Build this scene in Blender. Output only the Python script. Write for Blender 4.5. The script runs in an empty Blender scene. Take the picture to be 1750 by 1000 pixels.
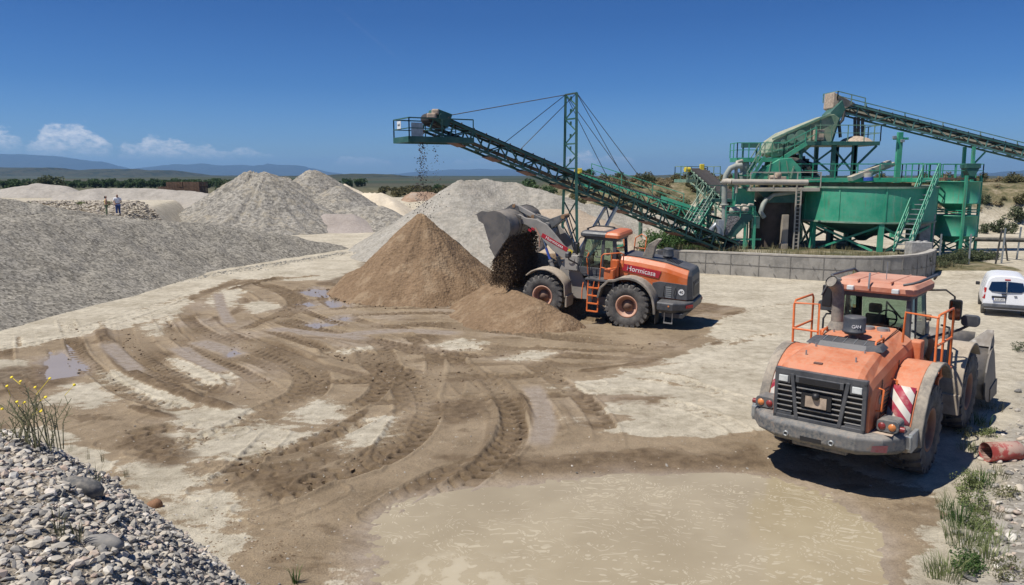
import bpy, math, random
import numpy as np
from mathutils import Vector, Matrix, noise as mnoise
R = math.radians
random.seed(7)
rng = np.random.default_rng(11)
scene = bpy.context.scene
COL = scene.collection

# ---------------------------------------------------------------- survey of the place
CAMH, FPX, PITCH = 6.3, 1300.0, math.atan(200 / 1300.0)
def ray(px, py):
    u, v = (px - 875) / FPX, (500 - py) / FPX
    return (u, math.cos(PITCH) + v * math.sin(PITCH), -math.sin(PITCH) + v * math.cos(PITCH))
def G(px, py, z=0.0):
    r = ray(px, py); t = (z - CAMH) / r[2]
    return Vector((r[0] * t, r[1] * t, z))
def at(px, py, Y):
    r = ray(px, py); t = Y / r[1]
    return Vector((r[0] * t, Y, CAMH + r[2] * t))

# ---------------------------------------------------------------- numpy noise
def _hash(ix, iy, seed):
    n = (ix.astype(np.int64) * 374761393 + iy.astype(np.int64) * 668265263 + seed * 1274126177) & 0x7fffffff
    n = ((n ^ (n >> 13)) * 1274126177) & 0x7fffffff
    return ((n ^ (n >> 16)) & 0xffff) / 65535.0
def vnoise(x, y, seed=0):
    ix, iy = np.floor(x), np.floor(y); fx, fy = x - ix, y - iy
    fx = fx * fx * (3 - 2 * fx); fy = fy * fy * (3 - 2 * fy)
    a = _hash(ix, iy, seed); b = _hash(ix + 1, iy, seed); c = _hash(ix, iy + 1, seed); d = _hash(ix + 1, iy + 1, seed)
    return (a + (b - a) * fx) * (1 - fy) + (c + (d - c) * fx) * fy
def fbm(x, y, octs=4, seed=0, gain=.5):
    s, amp, tot = 0, 1.0, 0
    for o in range(octs):
        s = s + amp * vnoise(x + 13.7 * o, y - 7.3 * o, seed + o); tot += amp
        amp *= gain; x = x * 2.03; y = y * 2.03
    return s / tot - .5
def sst(a, b, x):
    t = np.clip((x - a) / (b - a), 0, 1); return t * t * (3 - 2 * t)

# ---------------------------------------------------------------- mesh builder
class MB:
    def __init__(s): s.v = []; s.f = []; s.sm = []; s.mi = []
    def add(s, vs, fs, M=None, smooth=False, mi=0):
        k = len(s.v)
        for p in vs:
            p = Vector(p); s.v.append(tuple(M @ p) if M is not None else tuple(p))
        for f in fs: s.f.append(tuple(i + k for i in f)); s.sm.append(smooth); s.mi.append(mi)
        return s
    def box(s, c, size, M=None, mi=0, rot=None):
        x, y, z = [d / 2 for d in size]
        vs = [Vector(p) for p in ((-x,-y,-z),(x,-y,-z),(x,y,-z),(-x,y,-z),(-x,-y,z),(x,-y,z),(x,y,z),(-x,y,z))]
        if rot is not None: vs = [rot @ p for p in vs]
        vs = [p + Vector(c) for p in vs]
        return s.add(vs, [(0,3,2,1),(4,5,6,7),(0,1,5,4),(1,2,6,5),(2,3,7,6),(3,0,4,7)], M, False, mi)
    def bx(s, x0, x1, y0, y1, z0, z1, M=None, mi=0):
        return s.box(((x0+x1)/2,(y0+y1)/2,(z0+z1)/2), (abs(x1-x0),abs(y1-y0),abs(z1-z0)), M, mi)
    def bar(s, p, q, w, h=None, up=(0,0,1), M=None, mi=0):
        h = h or w; p, q = Vector(p), Vector(q); d = q - p; L = d.length
        if L < 1e-6: return s
        d /= L; u = Vector(up)
        if abs(d.dot(u)) > .98: u = Vector((0,1,0)) if abs(d.y) < .9 else Vector((1,0,0))
        a = d.cross(u).normalized(); b = a.cross(d)
        vs = []
        for e in (p, q):
            for i, j in ((-1,-1),(1,-1),(1,1),(-1,1)): vs.append(e + a*(i*w/2) + b*(j*h/2))
        return s.add(vs, [(0,3,2,1),(4,5,6,7),(0,1,5,4),(1,2,6,5),(2,3,7,6),(3,0,4,7)], M, False, mi)
    def tube(s, pts, r, n=8, M=None, mi=0, cap=True):
        pts = [Vector(p) for p in pts]
        rs = r if isinstance(r, (list, tuple)) else [r]*len(pts)
        t0 = (pts[1]-pts[0]).normalized(); a = t0.orthogonal().normalized(); vs = []; fs = []
        for i, p in enumerate(pts):
            t = (pts[min(i+1,len(pts)-1)] - pts[max(i-1,0)]).normalized()
            a = (a - t*a.dot(t)).normalized(); b = t.cross(a)
            for k in range(n):
                an = 2*math.pi*k/n; vs.append(p + (a*math.cos(an) + b*math.sin(an))*rs[i])
        for i in range(len(pts)-1):
            for k in range(n):
                fs.append((i*n+k, i*n+(k+1)%n, (i+1)*n+(k+1)%n, (i+1)*n+k))
        s.add(vs, fs, M, n > 5, mi)
        if cap:
            m = len(pts)
            s.add([vs[k] for k in range(n)], [tuple(range(n))[::-1]], M, False, mi)
            s.add([vs[(m-1)*n+k] for k in range(n)], [tuple(range(n))], M, False, mi)
        return s
    def cyl(s, p, q, r, r2=None, n=16, M=None, mi=0): return s.tube([p, q], [r, r if r2 is None else r2], n, M, mi)
    def lathe(s, prof, o=(0,0,0), axis=(0,0,1), n=24, M=None, mi=0, smooth=True, arc=2*math.pi):
        ax = Vector(axis).normalized(); a = ax.orthogonal().normalized(); b = ax.cross(a); o = Vector(o)
        full = arc > 6.28; m = n if full else n+1; vs = []; fs = []
        for r, h in prof:
            for k in range(m):
                an = arc*k/n; vs.append(o + ax*h + (a*math.cos(an)+b*math.sin(an))*r)
        for i in range(len(prof)-1):
            for k in range(n):
                k2 = (k+1) % m if full else k+1
                fs.append((i*m+k, i*m+k2, (i+1)*m+k2, (i+1)*m+k))
        return s.add(vs, fs, M, smooth, mi)
    def prism(s, poly, y0, y1, M=None, mi=0, plane='xz'):
        n = len(poly)
        if plane == 'xz': vs = [(a,y0,b) for a,b in poly] + [(a,y1,b) for a,b in poly]
        elif plane == 'xy': vs = [(a,b,y0) for a,b in poly] + [(a,b,y1) for a,b in poly]
        else: vs = [(y0,a,b) for a,b in poly] + [(y1,a,b) for a,b in poly]
        fs = [tuple(range(n)), tuple(range(2*n-1,n-1,-1))] + [(i,n+i,n+(i+1)%n,(i+1)%n) for i in range(n)]
        return s.add(vs, fs, M, False, mi)
    def sheet(s, prof, th, y0, y1, M=None, mi=0, smooth=True):
        P = [Vector((a,b)) for a,b in prof]; Q = []
        for i, p in enumerate(P):
            t = (P[min(i+1,len(P)-1)] - P[max(i-1,0)]).normalized(); Q.append(p + Vector((-t.y,t.x))*th)
        n = len(P); vs = []
        for y in (y0, y1):
            vs += [(p.x,y,p.y) for p in P] + [(q.x,y,q.y) for q in Q]
        fs = []
        for i in range(n-1):
            fs += [(i,i+1,2*n+i+1,2*n+i), (n+i+1,n+i,3*n+i,3*n+i+1)]
        k = len(s.v); s.add(vs, fs, M, smooth, mi)
        e = []
        for i in range(n-1): e += [(i,n+i,n+i+1,i+1), (2*n+i,2*n+i+1,3*n+i+1,3*n+i)]
        e += [(0,2*n,3*n,n), (n-1,2*n-1,4*n-1,3*n-1)]
        for f in e: s.f.append(tuple(k+i for i in f)); s.sm.append(False); s.mi.append(mi)
        return s
    def loft(s, secs, M=None, mi=0, smooth=False, caps=True):
        n = len(secs[0]); vs = [p for sec in secs for p in sec]; fs = []
        for i in range(len(secs)-1):
            for k in range(n): fs.append((i*n+k, i*n+(k+1)%n, (i+1)*n+(k+1)%n, (i+1)*n+k))
        if caps: fs += [tuple(range(n))[::-1], tuple(range((len(secs)-1)*n, len(secs)*n))]
        return s.add(vs, fs, M, smooth, mi)
    def mesh(s, name):
        me = bpy.data.meshes.new(name); me.from_pydata(s.v, [], s.f)
        me.polygons.foreach_set('use_smooth', s.sm); me.polygons.foreach_set('material_index', s.mi)
        me.update(); return me
    def build(s, name, mats, parent=None, bevel=0, loc=None, fix=True):
        me = s.mesh(name)
        if fix:
            import bmesh
            bm = bmesh.new(); bm.from_mesh(me); bmesh.ops.recalc_face_normals(bm, faces=bm.faces); bm.to_mesh(me); bm.free()
        for m in (mats if isinstance(mats, (list, tuple)) else [mats]): me.materials.append(m)
        o = bpy.data.objects.new(name, me); COL.objects.link(o)
        if parent: o.parent = parent
        if loc: o.location = loc
        if bevel:
            b = o.modifiers.new('bevel', 'BEVEL'); b.width = bevel; b.segments = 2; b.limit_method = 'ANGLE'; b.angle_limit = R(40)
        return o
def npmesh(name, V, F, mat=None, smooth=True, attrs=None):
    me = bpy.data.meshes.new(name); V = np.asarray(V, np.float32); F = np.asarray(F, np.int32); k = F.shape[1]
    me.vertices.add(len(V)); me.vertices.foreach_set('co', V.ravel())
    me.loops.add(F.size); me.loops.foreach_set('vertex_index', F.ravel())
    me.polygons.add(len(F)); me.polygons.foreach_set('loop_start', np.arange(0, F.size, k, dtype=np.int32))
    me.polygons.foreach_set('loop_total', np.full(len(F), k, np.int32))
    me.update(calc_edges=True); me.polygons.foreach_set('use_smooth', np.full(len(F), smooth))
    for nm, a in (attrs or {}).items():
        at_ = me.attributes.new(nm, 'FLOAT', 'POINT'); at_.data.foreach_set('value', np.asarray(a, np.float32))
    me.validate(); 
    if mat: me.materials.append(mat)
    o = bpy.data.objects.new(name, me); COL.objects.link(o); return o
def tag(o, label=None, cat=None, group=None, kind=None):
    if label: o['label'] = label
    if cat: o['category'] = cat
    if group: o['group'] = group
    if kind: o['kind'] = kind
    return o
def thing(name, label, cat, loc=(0,0,0), rz=0, group=None):
    o = bpy.data.objects.new(name, None); COL.objects.link(o); o.empty_display_size = .3
    o.location = loc; o.rotation_euler = (0,0,rz); return tag(o, label, cat, group)
def kids(o): return [c for c in bpy.data.objects if c.parent == o]
def dup(o, loc=None, rz=None, scale=None, label=None, parent=None):
    c = o.copy(); COL.objects.link(c)
    if parent: c.parent = parent
    if loc is not None: c.location = loc
    if rz is not None: c.rotation_euler = (0,0,rz)
    if scale is not None: c.scale = (scale,)*3 if isinstance(scale,(int,float)) else scale
    if label: c['label'] = label
    for ch in KID.get(o.name, None) or kids(o): dup(ch, parent=c)
    return c
KID = {}
def lerp(a, b, t): return Vector(a)*(1-t) + Vector(b)*t
def text_obj(name, body, size, mat, parent, M, sx=1.0, depth=.004):
    c = bpy.data.curves.new(name, 'FONT'); c.body = body; c.size = size; c.extrude = depth; c.align_x = 'CENTER'; c.align_y = 'CENTER'
    t = bpy.data.objects.new(name+'_tmp', c); COL.objects.link(t); bpy.context.view_layer.update()
    me = bpy.data.meshes.new_from_object(t.evaluated_get(bpy.context.evaluated_depsgraph_get()))
    bpy.data.objects.remove(t); me.name = name; me.materials.clear(); me.materials.append(mat)
    me.transform(Matrix.Diagonal((sx,1,1,1))); me.transform(M)
    o = bpy.data.objects.new(name, me); COL.objects.link(o); o.parent = parent; return o
def face_M(o, right, up):
    r = Vector(right).normalized(); u = Vector(up); u = (u - r*u.dot(r)).normalized(); n = r.cross(u)
    return Matrix(((r.x,u.x,n.x,o[0]),(r.y,u.y,n.y,o[1]),(r.z,u.z,n.z,o[2]),(0,0,0,1)))

# ---------------------------------------------------------------- materials
class NT:
    def __init__(s, name):
        s.m = bpy.data.materials.new(name); s.m.use_nodes = True; s.t = s.m.node_tree; s.t.nodes.clear()
        s.out = s.t.nodes.new('ShaderNodeOutputMaterial'); s.b = s.n('ShaderNodeBsdfPrincipled')
        s.t.links.new(s.b.outputs[0], s.out.inputs['Surface'])
    def n(s, typ, ins=None, **props):
        nd = s.t.nodes.new(typ)
        for k, v in props.items(): setattr(nd, k, v)
        for k, v in (ins or {}).items(): s.set(nd.inputs[k], v)
        return nd
    def set(s, sock, v):
        if isinstance(v, bpy.types.NodeSocket): s.t.links.new(v, sock)
        else:
            if isinstance(v, (tuple, list)) and len(v) == 3 and sock.type == 'RGBA': v = (*v, 1)
            sock.default_value = v
    def p(s, k, v): s.set(s.b.inputs[k], v); return s
    def math(s, op, a, b=0.0, c=False): 
        nd = s.n('ShaderNodeMath', {0: a, 1: b}, operation=op, use_clamp=c); return nd.outputs[0]
    def mix(s, f, a, b):
        nd = s.n('ShaderNodeMix', data_type='RGBA'); s.set(nd.inputs[0], f); s.set(nd.inputs[6], a); s.set(nd.inputs[7], b); return nd.outputs[2]
    def mul(s, a, b):
        nd = s.n('ShaderNodeMix', data_type='RGBA', blend_type='MULTIPLY'); s.set(nd.inputs[0], 1.0); s.set(nd.inputs[6], a); s.set(nd.inputs[7], b); return nd.outputs[2]
    def fmix(s, f, a, b):
        nd = s.n('ShaderNodeMix', data_type='FLOAT'); s.set(nd.inputs[0], f); s.set(nd.inputs[2], a); s.set(nd.inputs[3], b); return nd.outputs[0]
    def co(s, kind='Object', scale=None):
        c = s.n('ShaderNodeTexCoord').outputs[kind]
        if scale: c = s.n('ShaderNodeMapping', {'Vector': c, 'Scale': scale}).outputs[0]
        return c
    def pos(s, scale=None):
        c = s.n('ShaderNodeNewGeometry').outputs['Position']
        if scale: c = s.n('ShaderNodeMapping', {'Vector': c, 'Scale': scale}).outputs[0]
        return c
    def noise(s, vec, scale, detail=4, rough=.55): return s.n('ShaderNodeTexNoise', {'Vector': vec, 'Scale': scale, 'Detail': detail, 'Roughness': rough}).outputs[0]
    def ramp(s, f, stops):
        r = s.n('ShaderNodeValToRGB', {0: f}); e = r.color_ramp.elements
        while len(e) < len(stops): e.new(.5)
        for el, (p, c) in zip(e, stops):
            el.position = p; el.color = (c,c,c,1) if isinstance(c,(int,float)) else (*c,1)
        return r.outputs[0]
    def sm(s, f, a, b): return s.n('ShaderNodeMapRange', {0: f, 1: a, 2: b}, interpolation_type='SMOOTHSTEP').outputs[0]
    def attr(s, nm): return s.n('ShaderNodeAttribute', attribute_name=nm).outputs['Fac']
    def bump(s, h, strength=.5, dist=.02): s.p('Normal', s.n('ShaderNodeBump', {'Height': h, 'Strength': strength, 'Distance': dist}).outputs[0]); return s
    def upz(s): return s.n('ShaderNodeSeparateXYZ', {0: s.n('ShaderNodeNewGeometry').outputs['Normal']}).outputs[2]
DUST = (.42,.34,.25)
def paint(name, col, rough=.45, dust=.35, metal=0.0, var=.25, dustc=DUST, rust=0.0, sc=2.0, splash=0.0, streak=0.0):
    t = NT(name); c = t.co()
    n1 = t.noise(c, sc, 6, .6); n2 = t.noise(c, sc*7, 5, .65)
    base = t.mix(t.sm(n1,.3,.7), tuple(k*(1-var) for k in col), tuple(min(1,k*(1+var*.4)) for k in col))
    if rust: base = t.mix(t.math('MULTIPLY', t.sm(n2,.56,.68), rust), base, (.16,.06,.025))
    up = t.sm(t.upz(), .2, 1.0)
    d = t.math('ADD', t.math('MULTIPLY', t.sm(t.math('ADD', n1, t.math('MULTIPLY', n2, .5)), .5, 1.0), dust), t.math('MULTIPLY', t.math('MULTIPLY', up, n2), dust*1.1), True)
    if splash:
        z = t.n('ShaderNodeSeparateXYZ', {0: c}).outputs[2]; sp = t.math('MULTIPLY', t.math('MULTIPLY', t.sm(t.math('ADD', z, t.math('MULTIPLY', n1, 1.4)), 2.6, 1.2), t.sm(n2, .32, .6)), splash)
        d = t.math('MAXIMUM', d, sp)
    if streak:
        st = t.noise(t.co('Object', (5,5,.35)), 1.2, 5, .7); d = t.math('MAXIMUM', d, t.math('MULTIPLY', t.sm(st,.54,.72), streak))
        st2 = t.noise(t.co('Object', (3,3,.2)), 1.7, 5, .7); base = t.mix(t.math('MULTIPLY', t.sm(st2,.58,.7), streak), base, (.17,.085,.045))
    t.p('Base Color', t.mix(d, base, dustc)); t.p('Roughness', t.fmix(d, rough, .92)); t.p('Metallic', metal)
    t.bump(n2, .12, .01); return t.m
def plain(name, col, rough=.6, metal=0.0, var=.2, sc=6.0, bump=.15):
    t = NT(name); n = t.noise(t.co(), sc, 5, .6)
    t.p('Base Color', t.mix(t.sm(n,.25,.75), tuple(k*(1-var) for k in col), tuple(min(1,k*(1+var)) for k in col)))
    t.p('Roughness', rough); t.p('Metallic', metal)
    if bump: t.bump(n, bump, .01)
    return t.m
def glass(name, tint=(.55,.68,.6), gl=.12):
    t = NT(name); t.t.nodes.remove(t.b)
    tr = t.n('ShaderNodeBsdfTransparent', {0: tint}); g = t.n('ShaderNodeBsdfGlossy', {0: (.9,.95,.95), 'Roughness': .04})
    fr = t.n('ShaderNodeFresnel', {'IOR': 1.5}); f = t.math('ADD', fr.outputs[0], gl*.5, True)
    mx = t.n('ShaderNodeMixShader', {0: f, 1: tr.outputs[0], 2: g.outputs[0]}); t.t.links.new(mx.outputs[0], t.out.inputs['Surface']); return t.m
M_ = {}
M_['orange_new'] = paint('orange_paint', (.62,.125,.018), .35, .22, var=.12, splash=.35)
M_['orange_old'] = paint('sunbleached_orange', (.62,.14,.036), .5, .36, var=.2, dustc=(.52,.36,.25), splash=.75)
M_['dgrey'] = paint('dark_grey_paint', (.045,.053,.066), .42, .2, dustc=(.3,.27,.23))
M_['dgrey_dusty'] = paint('dusty_blue_grey', (.07,.085,.1), .6, .45, dustc=(.36,.32,.265), rust=.6, splash=.6)
M_['fender'] = paint('dusty_fender_plastic', (.13,.125,.115), .8, .75, dustc=(.38,.33,.26))
M_['fender_front'] = paint('dusty_fender_paint', (.3,.25,.19), .8, .8, dustc=(.44,.37,.28))
M_['black'] = plain('black_plastic', (.018,.018,.02), .5)
M_['rubber'] = paint('tyre_rubber', (.05,.05,.052), .85, .55, dustc=(.24,.22,.19), sc=3)
M_['rim'] = paint('salmon_rim', (.55,.25,.15), .6, .55, dustc=(.5,.38,.3))
M_['rim_dark'] = paint('muddy_rim', (.3,.13,.08), .7, .6, dustc=(.26,.19,.13))
M_['steel_bucket'] = paint('worn_bucket_steel', (.15,.15,.15), .42, .65, metal=.5, dustc=(.27,.235,.195), sc=1.5)
M_['boom'] = paint('dusty_boom_grey', (.33,.32,.295), .55, .55, dustc=(.36,.31,.26), sc=1.5)
M_['pinrust'] = plain('rusty_pin', (.32,.19,.1), .7, .2)
M_['rail_orange'] = plain('orange_rail', (.68,.17,.045), .45, var=.15)
M_['glass'] = glass('cab_glass'); M_['glass_dark'] = glass('dark_glass', (.16,.18,.2), .2)
M_['red'] = plain('red_lens', (.45,.02,.02), .25); M_['amber'] = plain('amber_lens', (.7,.25,.08), .25)
M_['lamp'] = plain('lamp_lens', (.6,.62,.6), .15); M_['white'] = plain('white_paint', (.78,.78,.76), .4, var=.04)
M_['text_white'] = plain('white_lettering', (.82,.8,.78), .5, var=.03); M_['banner'] = plain('crimson_banner', (.42,.02,.035), .45, var=.1)
M_['chrome'] = plain('chromed_rod', (.6,.62,.65), .15, 1.0, var=.05, bump=0)
M_['blue_hose'] = plain('blue_sleeve', (.05,.1,.42), .4)
M_['yellow'] = plain('yellow_sticker', (.7,.55,.05), .5)
M_['seat'] = plain('seat_fabric', (.02,.02,.022), .9)
M_['green'] = paint('green_plant_paint', (.02,.35,.2), .45, .28, var=.2, dustc=(.27,.36,.28), rust=.2, sc=.8, streak=.55)
M_['green_d'] = paint('dark_green_steel', (.018,.115,.09), .5, .22, var=.25, dustc=(.2,.22,.19), rust=.15, sc=1.2)
M_['green_p'] = paint('pale_dusty_green', (.1,.26,.17), .65, .55, var=.2, dustc=(.4,.4,.32), rust=.25, sc=1.0)
M_['beige_pipe'] = paint('beige_pipe_paint', (.48,.45,.38), .6, .4, rust=.1)
M_['grey_pipe'] = paint('grey_green_pipe', (.28,.33,.3), .6, .35)
M_['belt'] = plain('conveyor_belt', (.045,.04,.038), .85); M_['iron'] = paint('dark_iron', (.03,.035,.035), .6, .2)
M_['galv'] = plain('galvanised_steel', (.4,.42,.42), .45, .6)
M_['deckrust'] = paint('rusty_deck', (.14,.06,.045), .8, .3, dustc=(.25,.18,.14))
M_['soil_crust'] = plain('caked_sand', (.42,.33,.25), .95, var=.3, bump=.5)
t = NT('hazard_stripe'); c = t.n('ShaderNodeSeparateXYZ', {0: t.co()}).outputs
w = t.math('FRACT', t.math('MULTIPLY', t.math('ADD', t.math('ABSOLUTE', c[1]), c[2]), 3.1))
n = t.noise(t.co(), 9, 5); st = t.mix(t.math('GREATER_THAN', w, .5), (.66,.62,.55), (.36,.03,.06))
t.p('Base Color', t.mix(t.math('MULTIPLY', t.sm(n,.45,.75), .5), st, (.5,.4,.32))); t.p('Roughness', .55); M_['stripe'] = t.m
QUAL = 1.15
HAZE = 1.0e-4
# ---------------------------------------------------------------- camera, sun, sky
cam = bpy.data.cameras.new('camera'); cam.sensor_width = 36; cam.sensor_fit = 'HORIZONTAL'; cam.lens = FPX/1750*36; cam.clip_start = .2; cam.clip_end = 60000
co = bpy.data.objects.new('camera', cam); COL.objects.link(co); co.location = (0,0,CAMH); co.rotation_euler = (math.pi/2 - PITCH, 0, 0); scene.camera = co
SUN_AZ = Vector((-.87,-.44,0)).normalized(); SUN_EL = R(62.5)
sd = bpy.data.lights.new('sun','SUN'); sd.energy = 5.0; sd.angle = R(.53); sd.color = (1,.95,.87)
so = bpy.data.objects.new('sun', sd); COL.objects.link(so); so.location = (0,0,60)
tosun = Vector((SUN_AZ.x*math.cos(SUN_EL), SUN_AZ.y*math.cos(SUN_EL), math.sin(SUN_EL))); so.rotation_euler = tosun.to_track_quat('Z','Y').to_euler()
W = bpy.data.worlds.new('World'); scene.world = W; W.use_nodes = True; nt = W.node_tree; nt.nodes.clear()
def wn(typ, ins=None, **pr):
    nd = nt.nodes.new(typ)
    for k, v in pr.items(): setattr(nd, k, v)
    for k, v in (ins or {}).items():
        if isinstance(v, bpy.types.NodeSocket): nt.links.new(v, nd.inputs[k])
        else: nd.inputs[k].default_value = v
    return nd
sky = wn('ShaderNodeTexSky', sky_type='NISHITA', sun_disc=False, sun_elevation=SUN_EL, sun_rotation=math.atan2(SUN_AZ.x, SUN_AZ.y), altitude=400, air_density=1.0, dust_density=.6, ozone_density=2.5)
def wm(op, a, b=0.0, cl=False): return wn('ShaderNodeMath', {0:a,1:b}, operation=op, use_clamp=cl).outputs[0]
tc = wn('ShaderNodeTexCoord').outputs['Generated']; sx = wn('ShaderNodeSeparateXYZ', {0: tc}).outputs
hor = wm('SQRT', wm('ADD', wm('MULTIPLY', sx[0], sx[0]), wm('MULTIPLY', sx[1], sx[1])))
az = wm('ARCTAN2', sx[0], sx[1]); el = wm('DIVIDE', sx[2], hor)          # azimuth (rad, 0 = +Y), tan elevation
cv = wn('ShaderNodeCombineXYZ', {0: wm('MULTIPLY', az, 34.0), 1: wm('MULTIPLY', el, 62.0), 2: 1.7}).outputs[0]
cn = wn('ShaderNodeTexNoise', {'Vector': cv, 'Scale': 1.0, 'Detail': 12.0, 'Roughness': .66}).outputs[0]
tot = None
# each bank: azimuth centre, half width, base elevation, height, strength
for a0, wd, e0, hh, k in ((-.52,.045,.036,.028,1.0),(-.43,.045,.029,.018,.85),(-.38,.04,.026,.013,.6),(-.62,.06,.04,.03,.9),(-.335,.04,.026,.008,.5),(-.19,.04,.018,.010,.42),(.085,.03,.018,.02,.8),(.13,.03,.02,.01,.45),(-.03,.05,.018,.008,.3)):
    da = wm('DIVIDE', wm('SUBTRACT', az, a0), wd); g = wm('SUBTRACT', 1.0, wm('MULTIPLY', da, da), True)
    e1 = wm('DIVIDE', wm('SUBTRACT', el, e0), hh)
    up = wm('SUBTRACT', wm('ADD', wm('MULTIPLY', g, 1.0), wm('MULTIPLY', wm('SUBTRACT', cn, .5), 2.6)), e1)          # top edge
    top = wn('ShaderNodeMapRange', {0: up, 1: .15, 2: .5}, interpolation_type='SMOOTHSTEP').outputs[0]
    bot = wn('ShaderNodeMapRange', {0: e1, 1: -.8, 2: .15}, interpolation_type='SMOOTHSTEP').outputs[0]
    m = wm('MULTIPLY', wm('MULTIPLY', wm('MULTIPLY', top, bot), wn('ShaderNodeMapRange', {0: g, 1: .0, 2: .35}).outputs[0]), k)
    tot = m if tot is None else wm('MAXIMUM', tot, m)
# a faint old contrail
cd = wm('ABSOLUTE', wm('SUBTRACT', wm('SUBTRACT', el, .19), wm('MULTIPLY', wm('ADD', az, .2), -.8)))
ct = wm('MULTIPLY', wm('MULTIPLY', wn('ShaderNodeMapRange', {0: cd, 1: .004, 2: .0}).outputs[0], wn('ShaderNodeMapRange', {0: wm('ABSOLUTE', wm('ADD', az, .18)), 1: .05, 2: .02}).outputs[0]), .03)
cn2 = wn('ShaderNodeTexNoise', {'Vector': cv, 'Scale': 2.3, 'Detail': 10.0, 'Roughness': .7}).outputs[0]
mk = wm('MULTIPLY', wm('MULTIPLY', wm('MAXIMUM', tot, ct), .8), wn('ShaderNodeMapRange', {0: cn2, 1: .3, 2: .62}).outputs[0])
rp = wn('ShaderNodeValToRGB', {0: wm('MULTIPLY', sx[2], 2.2, True)}); rr = rp.color_ramp
for _ in range(3): rr.elements.new(.5)
for e_, (p_, c_) in zip(rr.elements, ((0,(.52,.76,1.10)),(.1,(.35,.60,1.04)),(.24,(.205,.45,.86)),(.42,(.145,.365,.735)),(1,(.12,.32,.66)))): e_.position = p_; e_.color = (*c_,1)
hs = wn('ShaderNodeMix', {0: 1.0, 6: sky.outputs[0], 7: rp.outputs[0]}, data_type='RGBA', blend_type='MULTIPLY')
cc = wn('ShaderNodeMix', {0: mk, 6: hs.outputs[2], 7: (9.0,9.0,9.3,1)}, data_type='RGBA')
bg = wn('ShaderNodeBackground', {0: cc.outputs[2], 1: .095}); wo = wn('ShaderNodeOutputWorld', {0: bg.outputs[0]})
vs = scene.view_settings; vs.view_transform = 'Standard'; vs.look = 'None'; vs.exposure = .1; vs.gamma = 1
scene.render.film_transparent = False; scene.cycles.max_bounces = 6; scene.cycles.diffuse_bounces = 3; scene.cycles.transparent_max_bounces = 12
scene.cycles.volume_bounces = 1; scene.cycles.use_adaptive_sampling = True; scene.cycles.use_denoising = True
# ---------------------------------------------------------------- terrain height
WALL = [(9.6,50.6),(11.2,49.8),(13.8,48.2),(17,46.3),(20.5,44.6),(23.5,45.0),(25.6,46.4),(27.2,48.6)]
def wall_y(x): return np.interp(x, [p[0] for p in WALL], [p[1] for p in WALL])
def seg_d(x, y, p, q):
    dx, dy = q[0]-p[0], q[1]-p[1]; L2 = dx*dx+dy*dy
    t = np.clip(((x-p[0])*dx + (y-p[1])*dy)/L2, 0, 1)
    return np.hypot(x-p[0]-t*dx, y-p[1]-t*dy), t
def poly_sd(x, y, poly):            # signed distance, positive inside
    d = np.full(x.shape, 1e9); ins = np.zeros(x.shape, bool); n = len(poly)
    for i in range(n):
        p, q = poly[i], poly[(i+1) % n]; d = np.minimum(d, seg_d(x, y, p, q)[0])
        c = ((p[1] > y) != (q[1] > y)) & (x < (q[0]-p[0])*(y-p[1])/((q[1]-p[1]) or 1e-9) + p[0]); ins ^= c
    return np.where(ins, d, -d)
def pxpoly(s): return [tuple(G(*p)[:2]) for p in s]
BANK = [(5.6,9),(7.6,12.6),(9.5,15.1),(12.2,18.3),(14.6,21.5),(19,26),(30,33)]     # foot of the right-hand cobble bank
def bank_d(x, y):                   # metres to the right of the bank's foot
    xf = np.interp(y, [p[1] for p in BANK], [p[0] for p in BANK]); return (x - xf)*.78
def terrain(x, y):
    x = np.asarray(x, float); y = np.asarray(y, float); z = np.zeros(x.shape)
    xb = -28 - .32*(y-60)
    z = np.maximum(z, 3.0*sst(0, 4, xb - x)*sst(52, 62, y))
    z = np.maximum(z, 3.0*sst(98, 114, y))
    r = 5.5*sst(76, 90, y + 1.5*fbm(x*.15, y*.15, 3, 5)*4)*sst(3, 12, x)
    r = r*(1 - .5*sst(120, 400, y)); z = np.maximum(z, r)
    # terrace behind the retaining wall
    wy = wall_y(x); inside = sst(.02, .1, y - wy - .25)
    z = np.maximum(z, 1.05*inside*sst(7.5, 10.5, x)*(1 - sst(27.0, 27.6, x)))
    z = np.maximum(z, .35*sst(47, 50, y)*sst(27, 28, x))
    bd = bank_d(x, y); z = np.maximum(z, .95*sst(0, 5.5, bd)*(1 - sst(27, 34, y)))
    z = z + (.03 + .07*sst(22, 34, y))*fbm(x*.12, y*.12, 3, 2) * (1 - sst(150, 300, y))
    # the plain rolls and the mesas stand on it
    z = z + 6*fbm(x*.004, y*.004, 3, 9)*sst(250, 700, y) 
    return z

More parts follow.
